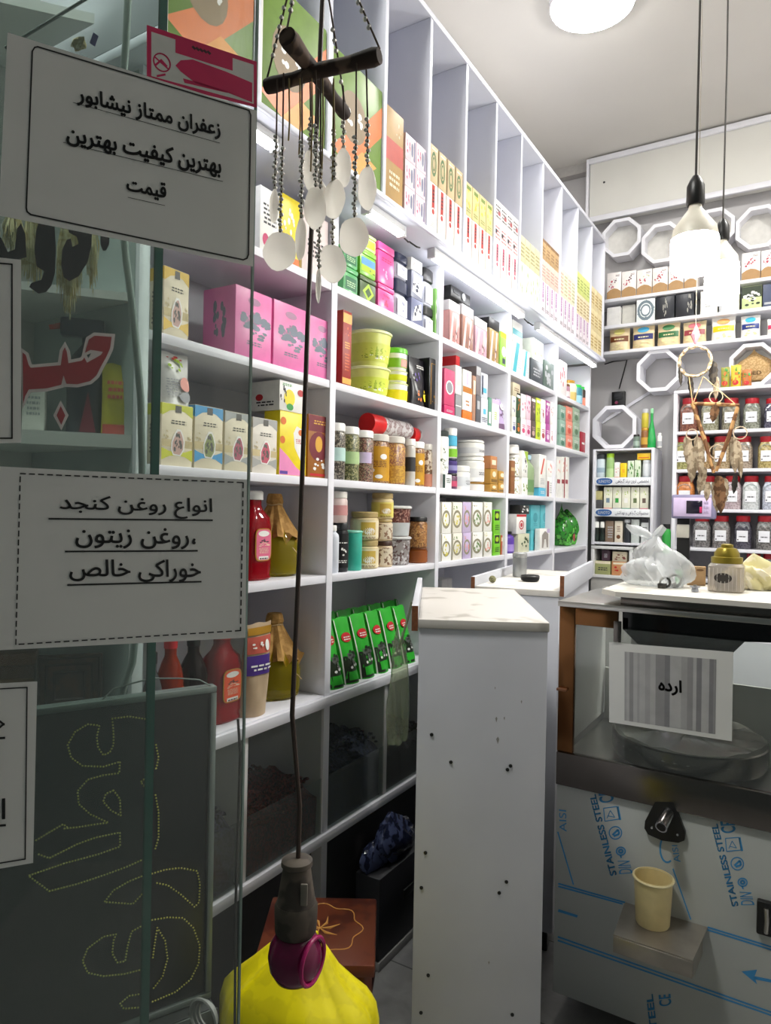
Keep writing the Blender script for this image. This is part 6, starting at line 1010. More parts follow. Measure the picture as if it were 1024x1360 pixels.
iq = M('#c9924a', .45); MB().tube([((.10+.008*math.cos(8*a))*math.cos(a), (.10+.008*math.cos(8*a))*math.sin(a), zt_+.0006) for a in [2*math.pi*i/64 for i in range(64)]], .0014, 5, closed=True).build('inlay_ring', iq, tp)
for i in range(7): a = 2*math.pi*i/7; MB().tube([(0, 0, zt_+.0006), (.025*math.cos(a), .025*math.sin(a), zt_+.001), (.052*math.cos(a+.35), .052*math.sin(a+.35), zt_+.0006)], [.001, .0035, .0008], 6).build('inlay_petal', iq, tp)
# yellow sack
zc = 1.30; c = atD(398, 1300, zc); topz = atD(410, 1230, zc).z; k = zc/FPX; YEL = PR('#dfd20c', '#d3c60a', 30, .5, rough=.3, bump=.15)
n = 56; rows = [(0, 92), (.02, 98), (.3, 101), (.48, 103), (.56, 102), (.592, 97), (.608, 88), (.632, 68), (.66, 47), (.69, 27), (.71, 13)]; vs = []
for j, (z, rp) in enumerate(rows):
    for i in range(n):
        a = 2*math.pi*i/n; w_ = 1+(.025*math.sin(4*a+j*.25)+.03*math.sin(9*a-j*.15)+.022*math.sin(17*a+j*.1))*min(1, j/3); dz = (-.024*math.cos(a)+.006*math.sin(3*a+1)+.004*math.sin(7*a))*(1 if j > 3 else 0)*(1 if j < 9 else .3)
        vs.append((rp*k*w_*math.cos(a)+.012*max(0, j-4)/6, rp*k*.7*w_*math.sin(a), max(0, z+dz*(j > 0))))
fs = [(j*n+i, j*n+(i+1) % n, (j+1)*n+(i+1) % n, (j+1)*n+i) for j in range(len(rows)-1) for i in range(n)]+[tuple(reversed(range(n)))]
ys = thing('yellow_sack', 'bright yellow plastic sack standing on the floor below the hanging lamp holder', 'sack', (c.x, c.y, 0), SR); MB().add(vs, fs).build('sack_body', YEL, ys, smooth=50)
o9 = (len(rows)-1)*n; lip = [Vector(v) for v in vs[o9:o9+n]]; MB().tube([p+Vector((0, 0, .004)) for p in lip], [.003+.001*math.sin(i*1.7) for i in range(n)], 7, closed=True).build('rolled_rim', YEL, ys); MB().lathe([(34*k*.8, topz-.12), (.001, topz-.115)], n=24, sy=.7).build('sack_contents', M('#5a5030', .8), ys)
# bag hanging on the side of the near counter
c = T1 @ Vector((-.068, .5, .77)); o = bagblob('hanging_bag', 'greenish clear plastic bag hanging on the near counter\'s left side', 'bag', c, .027, .045, .215, GL('#e4ebd8', .22, .12), 11, amp=.25); MB().tube([(0, 0, .30), (.03, 0, .40), (.042, 0, .448)], .004, 6).build('bag_handle', GL('#c3cdb4', .45, .15), o)
# ------------------------------------------------------------------ shop-front glass
DU = Vector((.447, .894, 0)).normalized(); DN = Vector((DU.y, -DU.x, 0)); E1 = Vector((-.662, .712, 0)); E2 = Vector((-.926, .779, 0))
RZ = math.atan2(DU.y, DU.x); EDGE = M('#8fa39a', .15, var=.03); EDGE2 = M('#2f5a4e', .12, var=.05)
def pane(name, E, L, z0, z1, th, tint, edge, ew):
    """glass sheet whose polished free edge shows as a coloured strip"""
    o = MB(); P = lambda x, y: [(x, y, z0), (x, y, z1)]; h = th/2; v = P(-L, -h)+P(-ew, -h)+P(0, -h)+P(0, h)+P(-ew, h)+P(-L, h)
    Q = lambda i, j: (2*i, 2*j, 2*j+1, 2*i+1)
    o.add(v, [Q(0, 1), Q(4, 5)], 0); o.add(v, [Q(1, 2), Q(2, 3), Q(3, 4), Q(5, 0), (0, 10, 8, 2), (2, 8, 6, 4), (1, 3, 9, 11), (3, 5, 7, 9)], 1)
    p = o.build(name, [GL(tint, .03), edge], smooth=0, fix=False); p.location = E; p.rotation_euler = (0, 0, RZ); return struct(p)
pane('door_1', E1, .9, .02, 3.3, .005, '#f3f6f5', EDGE, .0028)
pane('window_1', E2, .75, .02, 3.3, .010, '#e3ebe7', EDGE2, .0125)
D1 = lambda x, y, o=0.0: onP(x, y, E1+DN*(.0028+o), DN)
D2P = lambda x, y, o=0.0: onP(x, y, E2+DN*(.0048+o), DN)
def sheet(name, label, cs, mat=PAPER, plane=D1, off=.0006, cat='sign', th=.0001):
    f, n = quadmap(*[plane(*c, off) for c in cs]); base = f(.5, .5); o = MB().prism([(0, 0), (1, 0), (1, 1), (0, 1)], lambda u, v, d: f(u, v, -d)-base, th).build(name, mat, smooth=0); o.location = base; tag(o, label, cat)
    return o, (lambda s, t, d=0: f(s, t, d)-base), base
def pstroke(q, pts, w, loc, m=0):
    """stroke of width w px through pixel points, loc maps a pixel to the sheet"""
    for a, b in zip(pts, pts[1:]):
        L = math.hypot(b[0]-a[0], b[1]-a[1]); nx, ny = -(b[1]-a[1])/L*w/2, (b[0]-a[0])/L*w/2; ex, ey = (b[0]-a[0])/L*w*.3, (b[1]-a[1])/L*w*.3
        q.add([loc(a[0]+nx-ex, a[1]+ny-ey), loc(b[0]+nx+ex, b[1]+ny+ey), loc(b[0]-nx+ex, b[1]-ny+ey), loc(a[0]-nx-ex, a[1]-ny-ey)], [(0, 1, 2, 3)], m)
def dashed(a, b, on, off_):
    L = math.hypot(b[0]-a[0], b[1]-a[1]); out = []; t = 0
    while t < L: e = min(L, t+on); out.append(((a[0]+(b[0]-a[0])*t/L, a[1]+(b[1]-a[1])*t/L), (a[0]+(b[0]-a[0])*e/L, a[1]+(b[1]-a[1])*e/L))); t += on+off_
    return out
def lines(o, base, rows, bold, uw, usub=True):
    loc = lambda x, y, d=.0009: D1(x, y, .0006+d)-base
    q = MB()
    for text, TL, TR, BR, BL, u0, u1 in rows:
        A, B, C, D = [loc(*p, .0012) for p in (BL, BR, TR, TL)]; write(q, shape(text), lambda s, t, d: (A*(1-s)+B*s)*(1-t)+(D*(1-s)+C*s)*t, 0, 1, 0, 1, bold=bold); pstroke(q, [u0, u1], uw, loc)
    q.build('lettering', BLACK, o, smooth=0, fix=False)
o, f, base = sheet('paper_sign', 'upper white paper sign with three bold lines, rounded black border, on the glass', ((10, 43), (341, 147), (336, 354), (-2, 286)))
lines(o, base, (('زعفران ممتاز نیشابور', (102, 113), (293, 161), (293, 187), (102, 140), (97, 136), (292, 190)), ('بهترین کیفیت بهترین', (88, 165), (294, 209), (294, 238), (88, 193), (84, 189), (296, 241)), ('قیمت', (168, 235), (221, 243), (221, 269), (168, 257), (170, 262), (219, 273))), .03, .7)
loc = lambda x, y: D1(x, y, .0015)-base
q = MB(); pstroke(q, [(50, 62), (326, 145), (331, 147), (333, 153), (330, 338), (328, 343), (323, 345), (41, 285), (36, 281), (35, 276), (43, 68), (46, 63), (50, 62)], 2, loc); q.build('border', BLACK, o, smooth=0, fix=False)
o, f, base = sheet('paper_sign', 'lower white paper sign with dashed border and underlined text, on the glass', ((-8, 619), (328, 637), (326, 847), (-8, 864)))
lines(o, base, (('انواع روغن کنجد', (79, 657), (282, 662), (282, 690), (79, 686), (65, 689), (282, 691)), ('،روغن زیتون', (100, 699), (260, 702), (260, 730), (100, 728), (87, 732.5), (262, 731.5)), ('خوراکی خالص', (92, 743), (267, 743), (267, 774), (92, 772), (90, 777), (267, 772.5))), .014, 2.2)
loc = lambda x, y: D1(x, y, .0015)-base; q = MB()
for a, b in (((27, 629), (323, 641)), ((323, 641), (319.5, 837.5)), ((319.5, 837.5), (21, 856)), ((21, 856), (27, 629))): [pstroke(q, d_, 1.7, loc) for d_ in dashed(a, b, 7, 5)]
q.build('border', BLACK, o, smooth=0, fix=False)
o, f, base = sheet('paper_sign', 'blank strip of a bordered white sign at the left picture edge, middle height', ((-60, 336), (28, 345), (28, 588), (-60, 590))); loc = lambda x, y: D1(x, y, .0015)-base
q = MB(); pstroke(q, [(-55, 345), (16, 351), (16, 582), (-55, 582)], 2, loc); q.build('border', BLACK, o, smooth=0, fix=False)
o, f, base = sheet('paper_sign', 'bordered white sign at the left picture edge below the dashed sign, letters cut off', ((-70, 911), (49.5, 905), (44, 1146), (-70, 1166))); loc = lambda x, y: D1(x, y, .0015)-base
q = MB(); pstroke(q, [(-60, 918), (36, 913), (33.5, 1141), (-60, 1156)], 1.7, loc); q.build('border', BLACK, o, smooth=0, fix=False)
lines(o, base, (('خوراک', (-52, 944), (7, 942), (6, 978), (-52, 980), (-52, 984), (6, 980)), ('اعلا', (-52, 1066), (8, 1060), (7, 1088), (-52, 1094), (-52, 1100), (7, 1096))), .006, 3)
# no-smoking style notice behind the door glass
R0, R1 = M('#c01c54', .5), M('#c9c9c4', .6)
o, f, base = sheet('red_notice', 'magenta and white printed notice behind the glass, above the upper paper sign', ((195, 33), (341, 82), (341, 143), (195, 106)), R0, off=.0003)
g_ = lambda x, y, d=.0008: onP(x, y, E1+DN*(.0031+d*.18), DN)-base
for nm, pts, mt, d in (('notice_field', ((201, 42), (337, 86), (337, 138), (201, 101)), R1, .0006), ('notice_band', ((233, 52), (309, 76), (309, 94), (233, 70)), R0, .001), ('notice_shape', ((240, 80), (256, 79), (300, 95), (335, 110), (335, 136), (300, 122), (262, 112), (240, 95), (233, 87)), R0, .001), ('notice_shape', ((243, 104), (270, 111), (310, 124), (300, 123), (245, 110)), R0, .001)):
    q = MB(); q.add([g_(x, y, d) for x, y in pts], [tuple(range(len(pts)))]); q.build(nm, mt, o, smooth=0, fix=False)
q = MB(); cx, cy = 215, 83; rg = lambda r: [(cx+r*math.cos(2*math.pi*i/24), cy+.3*r*math.cos(2*math.pi*i/24)+r*1.05*math.sin(2*math.pi*i/24)) for i in range(25)]; pstroke(q, rg(11), 2, lambda x, y: g_(x, y, .0011)); pstroke(q, [(206, 76), (224, 92)], 2, lambda x, y: g_(x, y, .0011)); pstroke(q, [(207, 86), (214, 80), (221, 88)], 3, lambda x, y: g_(x, y, .0011)); pstroke(q, [(209, 101), (219, 99)], 3, lambda x, y: g_(x, y, .0011)); q.build('notice_symbol', R0, o, smooth=0, fix=False)
q = MB(); [pstroke(q, [(256+k*5, 62+k*1.6), (259+k*5, 65+k*1.6)], 3, lambda x, y: g_(x, y, .0014)) for k in range(5)]; q.build('notice_print', M('#3a2028', .6), o, smooth=0, fix=False)
# letters stuck on the inner pane
def sticker(label, polys, mats, grow=None):
    P0 = D2P(*polys[0][0], .001); r = None
    def flat(ps, off, name, mt, par):
        q = MB()
        for p in ps: q.prism([(0, 0)]*0 or p, lambda x, y, d: D2P(x, y, off-d)-P0, .0004)
        o = q.build(name, mt, par, smooth=0); return o
    base_ = polys if not grow else [outset(p, grow) for p in polys]
    r = flat(base_, .001, 'letter_sticker', mats[0], None); r.location = P0; tag(r, label, 'sticker')
    if grow: flat(polys, .0016, 'letter_face', mats[1], r)
def outset(p, w_):
    A = sum(p[i][0]*p[(i+1) % len(p)][1]-p[(i+1) % len(p)][0]*p[i][1] for i in range(len(p))); s = 1 if A > 0 else -1; out = []
    for i in range(len(p)):
        a, b, c = p[i-1], p[i], p[(i+1) % len(p)]; n_ = []
        for u, v in ((a, b), (b, c)): L = math.hypot(v[0]-u[0], v[1]-u[1]) or 1; n_.append(((v[1]-u[1])/L*s, -(v[0]-u[0])/L*s))
        mx, my = n_[0][0]+n_[1][0], n_[0][1]+n_[1][1]; L = math.hypot(mx, my) or 1; k = min(1.8, 1/max(.35, (mx*n_[0][0]+my*n_[0][1])/L)); out.append((b[0]+mx/L*k*w_, b[1]+my/L*k*w_))
    return out
px2 = lambda pts: [(x/2.926, 280+y/2.926) for x, y in pts]
BKS = M('#0e0d12', .5)
sticker('black letter sticker nearest the left edge, on the inner glass over dried grass', [px2([(-30, 95), (5, 105), (30, 160), (58, 150), (66, 70), (82, 48), (98, 90), (103, 180), (60, 192), (-30, 190)])], [BKS])
sticker('black letter sticker shaped like a long hook, second on the inner glass', [px2([(150, 45), (212, 50), (217, 150), (214, 240), (200, 290), (180, 315), (150, 322), (113, 296), (122, 280), (160, 268), (172, 235), (142, 215), (134, 150), (140, 80)])], [BKS])
sticker('black letter sticker with a small round hole notch, third on the inner glass', [px2([(262, 55), (358, 62), (355, 140), (340, 200), (305, 255), (270, 273), (247, 258), (238, 210), (242, 150), (260, 112), (275, 108), (282, 140), (305, 128), (298, 100), (268, 85)])], [BKS])
sticker('small black teardrop sticker, rightmost on the inner glass under the upper sign', [px2([(390, 95), (426, 98), (424, 130), (412, 154), (400, 155), (390, 130)])], [BKS])
WHS, RDS = M('#c9bcba', .5), M('#8f1420', .45)
sticker('dark red letters with white outline stuck on the inner glass', [px2([(88, 550), (100, 560), (112, 600), (120, 610), (236, 600), (244, 545), (252, 530), (260, 548), (266, 592), (318, 582), (328, 570), (338, 590), (392, 560), (400, 548), (352, 540), (330, 552), (345, 500), (368, 485), (434, 490), (428, 535), (412, 570), (395, 600), (375, 640), (350, 662), (300, 674), (258, 672), (247, 640), (238, 676), (180, 690), (112, 694), (98, 720), (90, 750)])], [WHS, RDS], 4.2)
sticker('small red diamond dot with white outline below the red letters', [px2([(236, 758), (254, 795), (238, 832), (220, 795)])], [WHS, RDS], 4.0)
# corner shelf behind the inner pane
CA = Vector((-1.31, 1.03, 0)); CU = Vector((-.63, -.777, 0)).normalized(); CN = Vector((-CU.y, CU.x, 0)); CN = CN if CN.x > 0 else -CN
cz = lambda x, y: onP(x, y, CA, CN).z; CB_ = CA+CU*.48; csh = thing('corner_shelf', 'triangular white corner shelf behind the inner glass at left', 'shelf', (-1.6, .9, 0))
for z, th in ((cz(107, 14), .022), (cz(125, 384), .018), (cz(104, 574), .03), (cz(80, 790), .02), (cz(80, 985), .022)):
    LB().prism([(CA.x-.002, CA.y-.003) if z < 2.45 else (CA.x-.06, CA.y-.075), (CB_.x, CB_.y), (-1.698, CA.y-.16), (-1.698, CA.y-(.003 if z < 2.45 else .075))], lambda u, v, d: (u, v, z-d), th).build('shelf_board', WHITE2, csh, smooth=0)
LB().box(-1.698, -1.312, 1.0285, 1.0295, .2, 2.48).build('back_board', M('#a9b4b2', .6), csh)
def onC(x, y, back=.06): return onP(x, y, CA-CN*back, CN)
RC = math.atan2(-CU.y, -CU.x); zq = cz(104, 574)+.0005
p = onC(116, 540, .07); t = thing('spray_bottle', 'dark blue spray bottle with red nozzle, behind the red letters', 'bottle', (p.x, p.y, zq), RC); k = (p-EYE).dot(FW)/FPX; hB = onC(116, 425, .07).z-zq
MB().lathe([(24*k, 0), (26*k, .004), (26*k, hB*.55), (20*k, hB*.68), (8*k, hB*.78), (8*k, hB*.84)], n=24, sy=.75).build('bottle_body', M('#1d2a38', .3), t); MB().bbox(-34*k, 20*k, -10*k, 10*k, hB*.8402, hB, .006).build('trigger_head', M('#1f2a44', .3), t); MB().lathe([(4*k, 0), (3*k, 14*k)], n=12, M4=Matrix.Translation((-34*k, 0, hB*.93)) @ Matrix.Rotation(R(-105), 4, 'Y')).build('nozzle', M('#c03a30', .4), t); MB().prism([(-8*k, .004), (12*k, .004), (2*k, hB*.36)], lambda u, v, d: (u, -21*k-d, v), .001).build('label', M('#7a1c34', .5), t, smooth=0)
p = onC(153, 520, .02); o = pouch('yellow_packet', 'yellow packet leaning beside the dark spray bottle', 'packet', (p.x, p.y, zq), RC, 34*k, .03, onC(140, 482, .03).z-zq, [M('#b9b02a', .4), M('#c9544a', .5), OFFW], [('r', .05, .95, .0, .14, 1), ('l', .2, .8, .5, .8, 3, 1)], seed=3)
p = onC(44, 550, .05); carton('white_carton', 'white carton on the corner shelf below the red letters, at left', 'carton', (p.x, p.y, zq), RC, 26*k, .05, onC(44, 500, .05).z-zq, [OFFW, LGR], [('l', .2, .8, .3, .7, 4, 1)])
zq = cz(80, 985)+.0005; WDK = PR('#3a2820', '#55392a', 30, .5, rough=.5)
p = onC(91, 985, .04); k = (p-EYE).dot(FW)/FPX; t = thing('carved_plaque', 'dark brown carved square plaque standing behind the light sign', 'plaque', (p.x, p.y, zq), RC); hq = onC(91, 870, .04).z-zq; wq = 40*k
MB().bbox(-wq, wq, 0, .02, 0, hq, .004).build('plaque_board', WDK, t); z5 = hq-2*wq
for i, s in enumerate((.92, .7, .45)): q = MB(); s *= wq; zc_ = hq-wq; q.tube([(-s, -.003, zc_-s), (s, -.003, zc_-s), (s, -.003, zc_+s), (-s, -.003, zc_+s)], .004, 4, closed=True); q.build('carved_frame', M('#2a1c16', .5), t)
p = onC(15, 985, .05); t = thing('carved_box', 'brown carved wooden box left of the dark plaque', 'box', (p.x, p.y, zq), RC); hq = onC(22, 868, .05).z-zq; MB().bbox(-30*k, 26*k, 0, .05, 0, hq*.85, .004).build('box_body', M('#5a3a24', .5), t); MB().bbox(-31*k, 27*k, -.002, .052, hq*.8505, hq, .005).build('lid', M('#6b452a', .5), t); MB().box(-29*k, 25*k, -.0022, -.0004, hq*.6, hq*.7).build('carved_band', M('#7d5a34', .5), t)
# dried grass bunches
for i, (x, y0, y1, w_, n_) in enumerate(((18, 285, 350, 30, 70), (44, 290, 392, 34, 80), (92, 292, 430, 34, 110), (122, 300, 398, 16, 50))):
    g = random.Random(i+20); q = MB(); a = onP(x, y0, E2-DN*.05, DN)
    for _ in range(n_):
        u = g.uniform(-.5, .5); b = onP(x+u*w_*g.uniform(.7, 1.1), y0+(y1-y0)*g.uniform(.55, 1)*(1-.5*abs(u)), E2-DN*(.05+g.uniform(-.012, .012)), DN)-a; s = Vector((0, 0, .0)) + DU*(u*w_*.0006)
        q.tube([s, (s+b)/2+Vector((g.uniform(-.004, .004), g.uniform(-.004, .004), 0)), b], [.0008, .0016, .0005], 4)
    o = q.build('dried_grass', PR('#ecdfb2', '#cdb981', 60, .5, rough=.95), smooth=0); o.location = a
    tag(o, ['dried grass bunch at the left picture edge behind black letters', 'dried grass bunch behind the long hook letter', 'longest dried grass bunch, hanging behind the notched letter', 'short dried grass wisp beside the teardrop sticker'][i], 'dried grass', 'dried grass bunches')
p = onP(105, 58, E2-DN*.05, DN); o = MB().ball((0, 0, 0), .012, 10, sc=(1.3, .7, .8)).rand(.002, 4).build('grass_tuft', PR('#cfc49c', '#a9986c', 90, .5, rough=.9)); o.location = p; tag(o, 'pale dried tuft peeking over the upper paper sign', 'dried grass')
p = onP(125, 52, E2+DN*.006, DN); f_ = lambda x, y, d: onP(x, y, E2+DN*(.0052+d), DN)-p; o = MB().prism([(124, 43), (131, 48), (126, 62), (119, 57)], lambda u, v, d: f_(u, v, d), .0006).build('blue_sticker', M('#24305a', .5), smooth=0); o.location = p; tag(o, 'tiny dark blue sticker on the glass above the upper sign', 'sticker')
# conduit, wire, light sign
zc = 1.27; cp = [atD(x, y, zc) for x, y in ((172, -60), (170, 0), (167, 60), (163, 120), (161, 200), (163, 290), (167, 340), (175, 400), (181, 460), (187, 530), (189, 625), (188, 760), (176, 880), (160, 925))]; cp.insert(0, Vector((cp[0].x, cp[0].y, 3.99)))
tag(MB().tube(cp, .0065, 10).build('conduit', M('#8b9793', .45)), 'grey electric conduit hanging down behind the inner glass', 'conduit')
w0, w1 = atD(33, 48, 1.25), atD(120, -5, 1.25); d_ = (w1-w0); tag(MB().tube([w0-d_*.3, w0, w1, w1+d_*2.0], .0028, 6).build('wire', M('#3c4844', .5)), 'thin taut wire slanting across the top left corner', 'wire')
LU = Vector((math.sin(R(24.4)), math.cos(R(24.4)), 0)); LN = Vector((LU.y, -LU.x, 0)); L0 = atD(289, 1100, 1.30)
LP_ = lambda x, y, o=0: onP(x, y, L0+LN*o, LN); c3 = [LP_(*p) for p in ((-10, 954), (287, 910), (292, 1318), (-10, 1439))]
zt_, zb_ = c3[1].z, c3[2].z; wl = (c3[1]-c3[0]).length; er = Vector((c3[1].x, c3[1].y, 0)); RL_ = math.atan2(LU.y, LU.x)
ld = thing('light_sign', 'dark framed light sign with beaded lettering, leaning upright behind the glass', 'sign', (er.x, er.y, zb_), RL_); Hh = zt_-zb_
MB().bbox(-wl+.012, -.012, .0, .010, .012, Hh-.012, .001).build('panel', M('#0f1614', .3), ld); AL = M('#7f8a86', .35, .6)
for a, b, c_, d_ in ((-wl, 0, 0, .0115), (-wl, 0, Hh-.0115, Hh), (-wl, -wl+.0115, .012, Hh-.012), (-.0115, 0, .012, Hh-.012)): MB().bbox(a, b, -.006, .018, c_, d_, .002).build('frame_bar', AL, ld)
TI = (Matrix.Translation(ld.location) @ Matrix.Rotation(RL_, 4, 'Z')).inverted(); BEAD = M('#c9c458', .4)
for st in ([(435, 158), (500, 150), (565, 160), (572, 185), (572, 240)], [(435, 160), (440, 210), (440, 260), (425, 290), (400, 300), (380, 270), (375, 230), (385, 185), (340, 180), (290, 210), (262, 260), (275, 310), (320, 342), (400, 345), (450, 330), (465, 325), (462, 370), (400, 378), (340, 395), (300, 440), (305, 490), (350, 530), (420, 562)],
    [(440, 437), (465, 470), (468, 535), (430, 515), (400, 480), (410, 450), (440, 437)], [(250, 585), (300, 580), (360, 570), (420, 562)], [(140, 630), (190, 600), (245, 568), (260, 580)], [(150, 685), (190, 700), (300, 645), (370, 620), (465, 600), (465, 655), (380, 685), (250, 720), (110, 768), (190, 828), (300, 800), (420, 760), (500, 730), (570, 698)],
    [(605, 260), (615, 310), (605, 355)], [(575, 380), (545, 405), (570, 432)], [(603, 455), (615, 520), (615, 620), (600, 670)], [(590, 760), (640, 745), (700, 738), (765, 750), (775, 800), (772, 870), (755, 890), (700, 840), (650, 805), (600, 795)], [(570, 762), (500, 790), (440, 825), (405, 870), (515, 878), (560, 830)],
    [(590, 940), (650, 930), (710, 932), (750, 970), (775, 1040), (770, 1110), (740, 1170), (680, 1220), (590, 1258)], [(610, 970), (640, 1020), (650, 1090), (630, 1160), (595, 1205)], [(610, 970), (600, 1030), (592, 1090)], [(565, 955), (510, 985), (495, 1040), (485, 1100), (455, 1105), (435, 1070), (440, 1020), (450, 995), (400, 1005), (340, 1050), (320, 1100), (340, 1145), (400, 1158), (480, 1150), (560, 1130)], [(560, 1225), (500, 1235), (465, 1265), (480, 1285), (560, 1278)]):
    q = MB(); pts = [(x/2.926, 900+y/2.926) for x, y in st]; acc = 0
    for a, b in zip(pts, pts[1:]):
        L = math.hypot(b[0]-a[0], b[1]-a[1]); t_ = acc
        while t_ < L: v = TI @ LP_(a[0]+(b[0]-a[0])*t_/L, a[1]+(b[1]-a[1])*t_/L); q.ico((v.x, -.0018, v.z), .0018); t_ += 4.0
        acc = t_-L
    q.build('bead_outline', BEAD, ld, smooth=60)
q = MB(); q.tube([TI @ LP_(*p) for p in ((128, 938), (150, 915), (185, 905), (205, 901), (240, 901), (265, 903), (280, 911))], .0015, 6); q.build('hanging_wire', M('#6a726e', .4, .5), ld)
sl = thing('plinth', 'dark low plinth under the light sign', 'plinth', (er.x, er.y, 0), RL_); MB().bbox(-wl-.1, .0, -.03, .12, 0, zb_-.001, .003).build('plinth_box', M('#18201d', .5), sl); MB().bbox(-wl-.1, .002, -.034, -.0305, zb_-.03, zb_-.002, .001).build('plinth_trim', M('#4a524e', .5), sl)
cc = atD(270, 1352, 1.2); t = thing('cable_coil', 'coil of grey cable on the floor plinth at the foot of the light sign', 'cable', cc)
[MB().tube([((.03-.004*j)*math.cos(2*math.pi*i/24), .012*j*.4, (.03-.004*j)*math.sin(2*math.pi*i/24)) for i in range(24)], .003, 6, closed=True).build('cable_turn', M('#8a8d88', .5), t) for j in range(3)]
# ------------------------------------------------------------------ hanging lamp holder
zc = .95; pts = [atD(x, y, zc) for x, y in ((430, -40), (424, 100), (414, 300), (409, 420), (404, 560), (399, 700), (393, 840), (388, 950), (393, 1010), (398, 1070), (396, 1142))]; pts.insert(0, Vector((pts[0].x, pts[0].y, 3.999)))
c = atD(394.5, 1142, zc); k = zc/FPX; lh = thing('lamp_holder', 'dusty grey lamp holder with magenta bulb hanging on a long brown cord', 'lamp', c, R(31.8)); off = [Matrix.Rotation(R(-31.8), 4, 'Z') @ (p-c) for p in pts]
MB().tube(off, .0033, 8).build('cord', M('#3f3028', .5), lh); HD = PR('#3d352e', '#574d43', 25, .5, rough=.7)
MB().lathe([(6*k, 3*k), (15*k, 3*k), (20.5*k, 0), (21*k, -6*k), (17*k, -9*k), (19*k, -14*k), (25*k, -52*k), (26*k, -55*k)], n=32).build('holder_body', HD, lh); MB().lathe([(26.5*k, -55.3*k), (28.5*k, -60*k), (28.5*k, -68*k), (27.5*k, -92*k), (25*k, -96*k)], n=32).build('holder_skirt', PR('#40382f', '#564c42', 25, .5, rough=.7), lh)
MB().bbox(8*k, 17*k, -23.8*k, -20.5*k, -48*k, -20*k, .001).build('rating_plate', M('#7d766a', .6), lh)
gb = MB().lathe([(22*k, -96.5*k), (28*k, -102*k), (34*k, -113*k), (36*k, -126*k), (33.5*k, -142*k), (26*k, -155*k), (14*k, -162*k), (1*k, -164*k)], n=36).build('bulb', M('#6f0f40', .18), lh)
Q = Matrix.Translation((25*k, -16*k, -124*k)) @ Matrix.Rotation(R(64), 4, 'Z') @ Matrix.Rotation(R(90), 4, 'X'); MB().tube([Q @ Vector((28*k*math.cos(2*math.pi*i/28), 28*k*math.sin(2*math.pi*i/28), 0)) for i in range(28)], 3*k, 8, closed=True).build('bulb_ring', M('#a0185c', .2), lh)
# second thin cord near the glass edge
tag(MB().tube([atD(316, 955, 1.02), atD(319, 1000, 1.02), atD(313, 1200, 1.02), atD(312, 1345, 1.02), atD(311, 1420, 1.02)], .002, 6).build('glass_edge_cord', M('#2c2a26', .6)), 'thin dark cord hanging beside the glass edge, left of the yellow sack', 'cord')
# ------------------------------------------------------------------ shell wind chime
zb = atD(405, 97, .86).z; A0, A1 = onZ(354, 115, zb), onZ(504, 74, zb); B0, B1 = onZ(381, 48, zb+.012), onZ(459, 152, zb+.012); ctr = atD(408, 97, .86)
wc = thing('wind_chime', 'driftwood cross wind chime with beaded strings and white shells', 'ornament', ctr); WO = PR('#3a2a22', '#6b5648', 30, .55, rough=.8, bump=.4); S_ = lambda p: p-ctr
for a, b, r0, r1 in ((A0, A1, .0085, .0095), (B0, B1, .0105, .0085)):
    d = b-a; MB().tube([S_(a), S_(a+d*.06), S_(a+d*.25), S_(a+d*.5)+Vector((0, 0, .002)), S_(a+d*.75), S_(a+d*.95), S_(b)], [r0*1.05, r0*1.15, r0*.92, (r0+r1)/2, r1*.92, r1*1.12, r1*.95], 12).build('driftwood_bar', WO, wc)
ap = Vector((ctr.x, ctr.y, ctr.z+.22)); CHN = M('#dcd8d0', .35, .2); STR = M('#4a3a2e', .8)
for p in (A0, A1, B0, B1):
    q = MB().tube([S_(p)+Vector((0, 0, .008)), (S_(p)+S_(ap))/2+Vector((.002, 0, .003)), S_(ap)], .0013, 5); q.build('hanging_cord', STR, wc)
    b_ = MB(); [b_.ball(S_(p)*(1-t)+S_(ap)*t+Vector((0, 0, .004)), .0032, 6) for t in (.15, .2, .25, .3, .35, .4)]; b_.build('bead_chain', CHN, wc)
MB().tube([S_(ap), Vector((0, 0, 3.999-ctr.z))], .0018, 5).build('ceiling_cord', STR, wc)
SHELL = M('#efece4', .25, var=.05, scale=40).copy(); N_ = SHELL.node_tree.nodes; b_ = N_['Principled BSDF']; tl = N_.new('ShaderNodeBsdfTranslucent'); tl.inputs[0].default_value = (1, .98, .94, 1); mxs = N_.new('ShaderNodeMixShader'); mxs.inputs[0].default_value = .85
SHELL.node_tree.links.new(b_.outputs[0], mxs.inputs[1]); SHELL.node_tree.links.new(tl.outputs[0], mxs.inputs[2]); SHELL.node_tree.links.new(mxs.outputs[0], N_['Material Output'].inputs[0])
g = random.Random(12); sx_ = lambda x, y: (320+x/3.4, y/3.4)
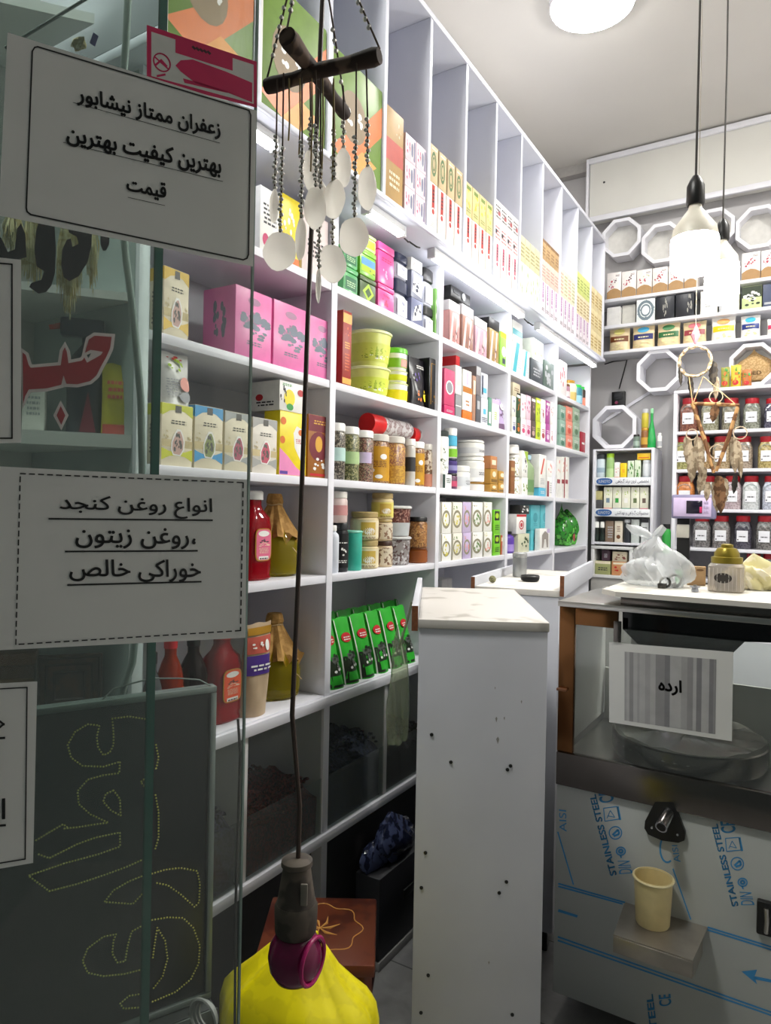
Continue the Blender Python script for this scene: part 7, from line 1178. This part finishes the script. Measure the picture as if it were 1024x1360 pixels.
for x, y, w_, h_, zz, xt in ((150, 930, 45, 150, .88, 170), (175, 1135, 155, 170, .86, 197), (310, 770, 60, 190, .87, 305), (335, 940, 100, 200, .83, 325), (420, 900, 110, 170, .86, 400), (460, 760, 75, 190, .88, 455), (570, 850, 90, 190, .84, 545), (510, 1070, 130, 185, .82, 515), (270, 1080, 50, 190, .84, 262), (412, 1190, 130, 170, .87, 400), (350, 1290, 26, 150, .85, 350), (355, 880, 70, 140, .9, 355)):
    cxx, cyy = sx_(x, y); c = atD(cxx, cyy, zz); k = zz/FPX/3.4; ww, hh = w_*k/2, h_*k/2; n = 22; tw = R(31.8)+g.uniform(-.25, .25); ux, uy = math.cos(tw), math.sin(tw); vs = []
    for s in (-1, 1):
        for q_ in (.02, .4, .75, 1.0):
            for i in range(n):
                a = 2*math.pi*i/n; e = 1+.05*math.sin(2*a+x)+.03*math.sin(5*a+y); X = ww*q_*e*math.cos(a); Z = hh*q_*e*math.sin(a); bow = .006*(1-q_*q_)+s*.0012*(1 if q_ < 1 else .4); vs.append(S_(c)+Vector((X*ux-bow*-uy*1, X*uy-bow*ux, Z)))
    fs = []
    for b0 in (0, 4*n): fs += [(b0+j*n+i, b0+j*n+(i+1) % n, b0+(j+1)*n+(i+1) % n, b0+(j+1)*n+i) for j in range(3) for i in range(n)]+[tuple(b0+i for i in range(n))]
    fs += [(3*n+i, 3*n+(i+1) % n, 7*n+(i+1) % n, 7*n+i) for i in range(n)]
    MB().add(vs, fs).build('shell', SHELL, wc, smooth=50)
    top = S_(c)+Vector((0, 0, hh*.97)); tx_, _ = sx_(xt, 0); bar = onZ(tx_, 88+(20 if 250 < xt < 460 else 0)*1.0, zb); br = S_(bar); br = Vector((top.x*.6+br.x*.4, top.y*.6+br.y*.4, -.004)); Lz = br.z-top.z
    MB().tube([br, (br+top)/2+Vector((.001, 0, 0)), top], .0011, 5).build('string', STR, wc)
    q = MB(); m_ = max(4, int(Lz*.55/.0062)); [q.ball(top+(br-top)*(.02+i*.0062/Lz)+Vector((.0012*math.sin(2.4*i), .0012*math.cos(2.4*i), 0)), .0031, 6, sc=(1, 1, .8)) for i in range(m_)]; q.build('bead_chain', CHN, wc, smooth=60)
for dx in (-30, -12, 8, 26, 44): a = atD(408+dx*.8, 100, .86); q = MB().tube([S_(a)+Vector((0, 0, -.004)), S_(a)+Vector((.002, 0, -.06)), S_(a)+Vector((0, .001, -.11-.001*dx))], .0011, 5); q.build('string', M('#8d7a4a', .8), wc)
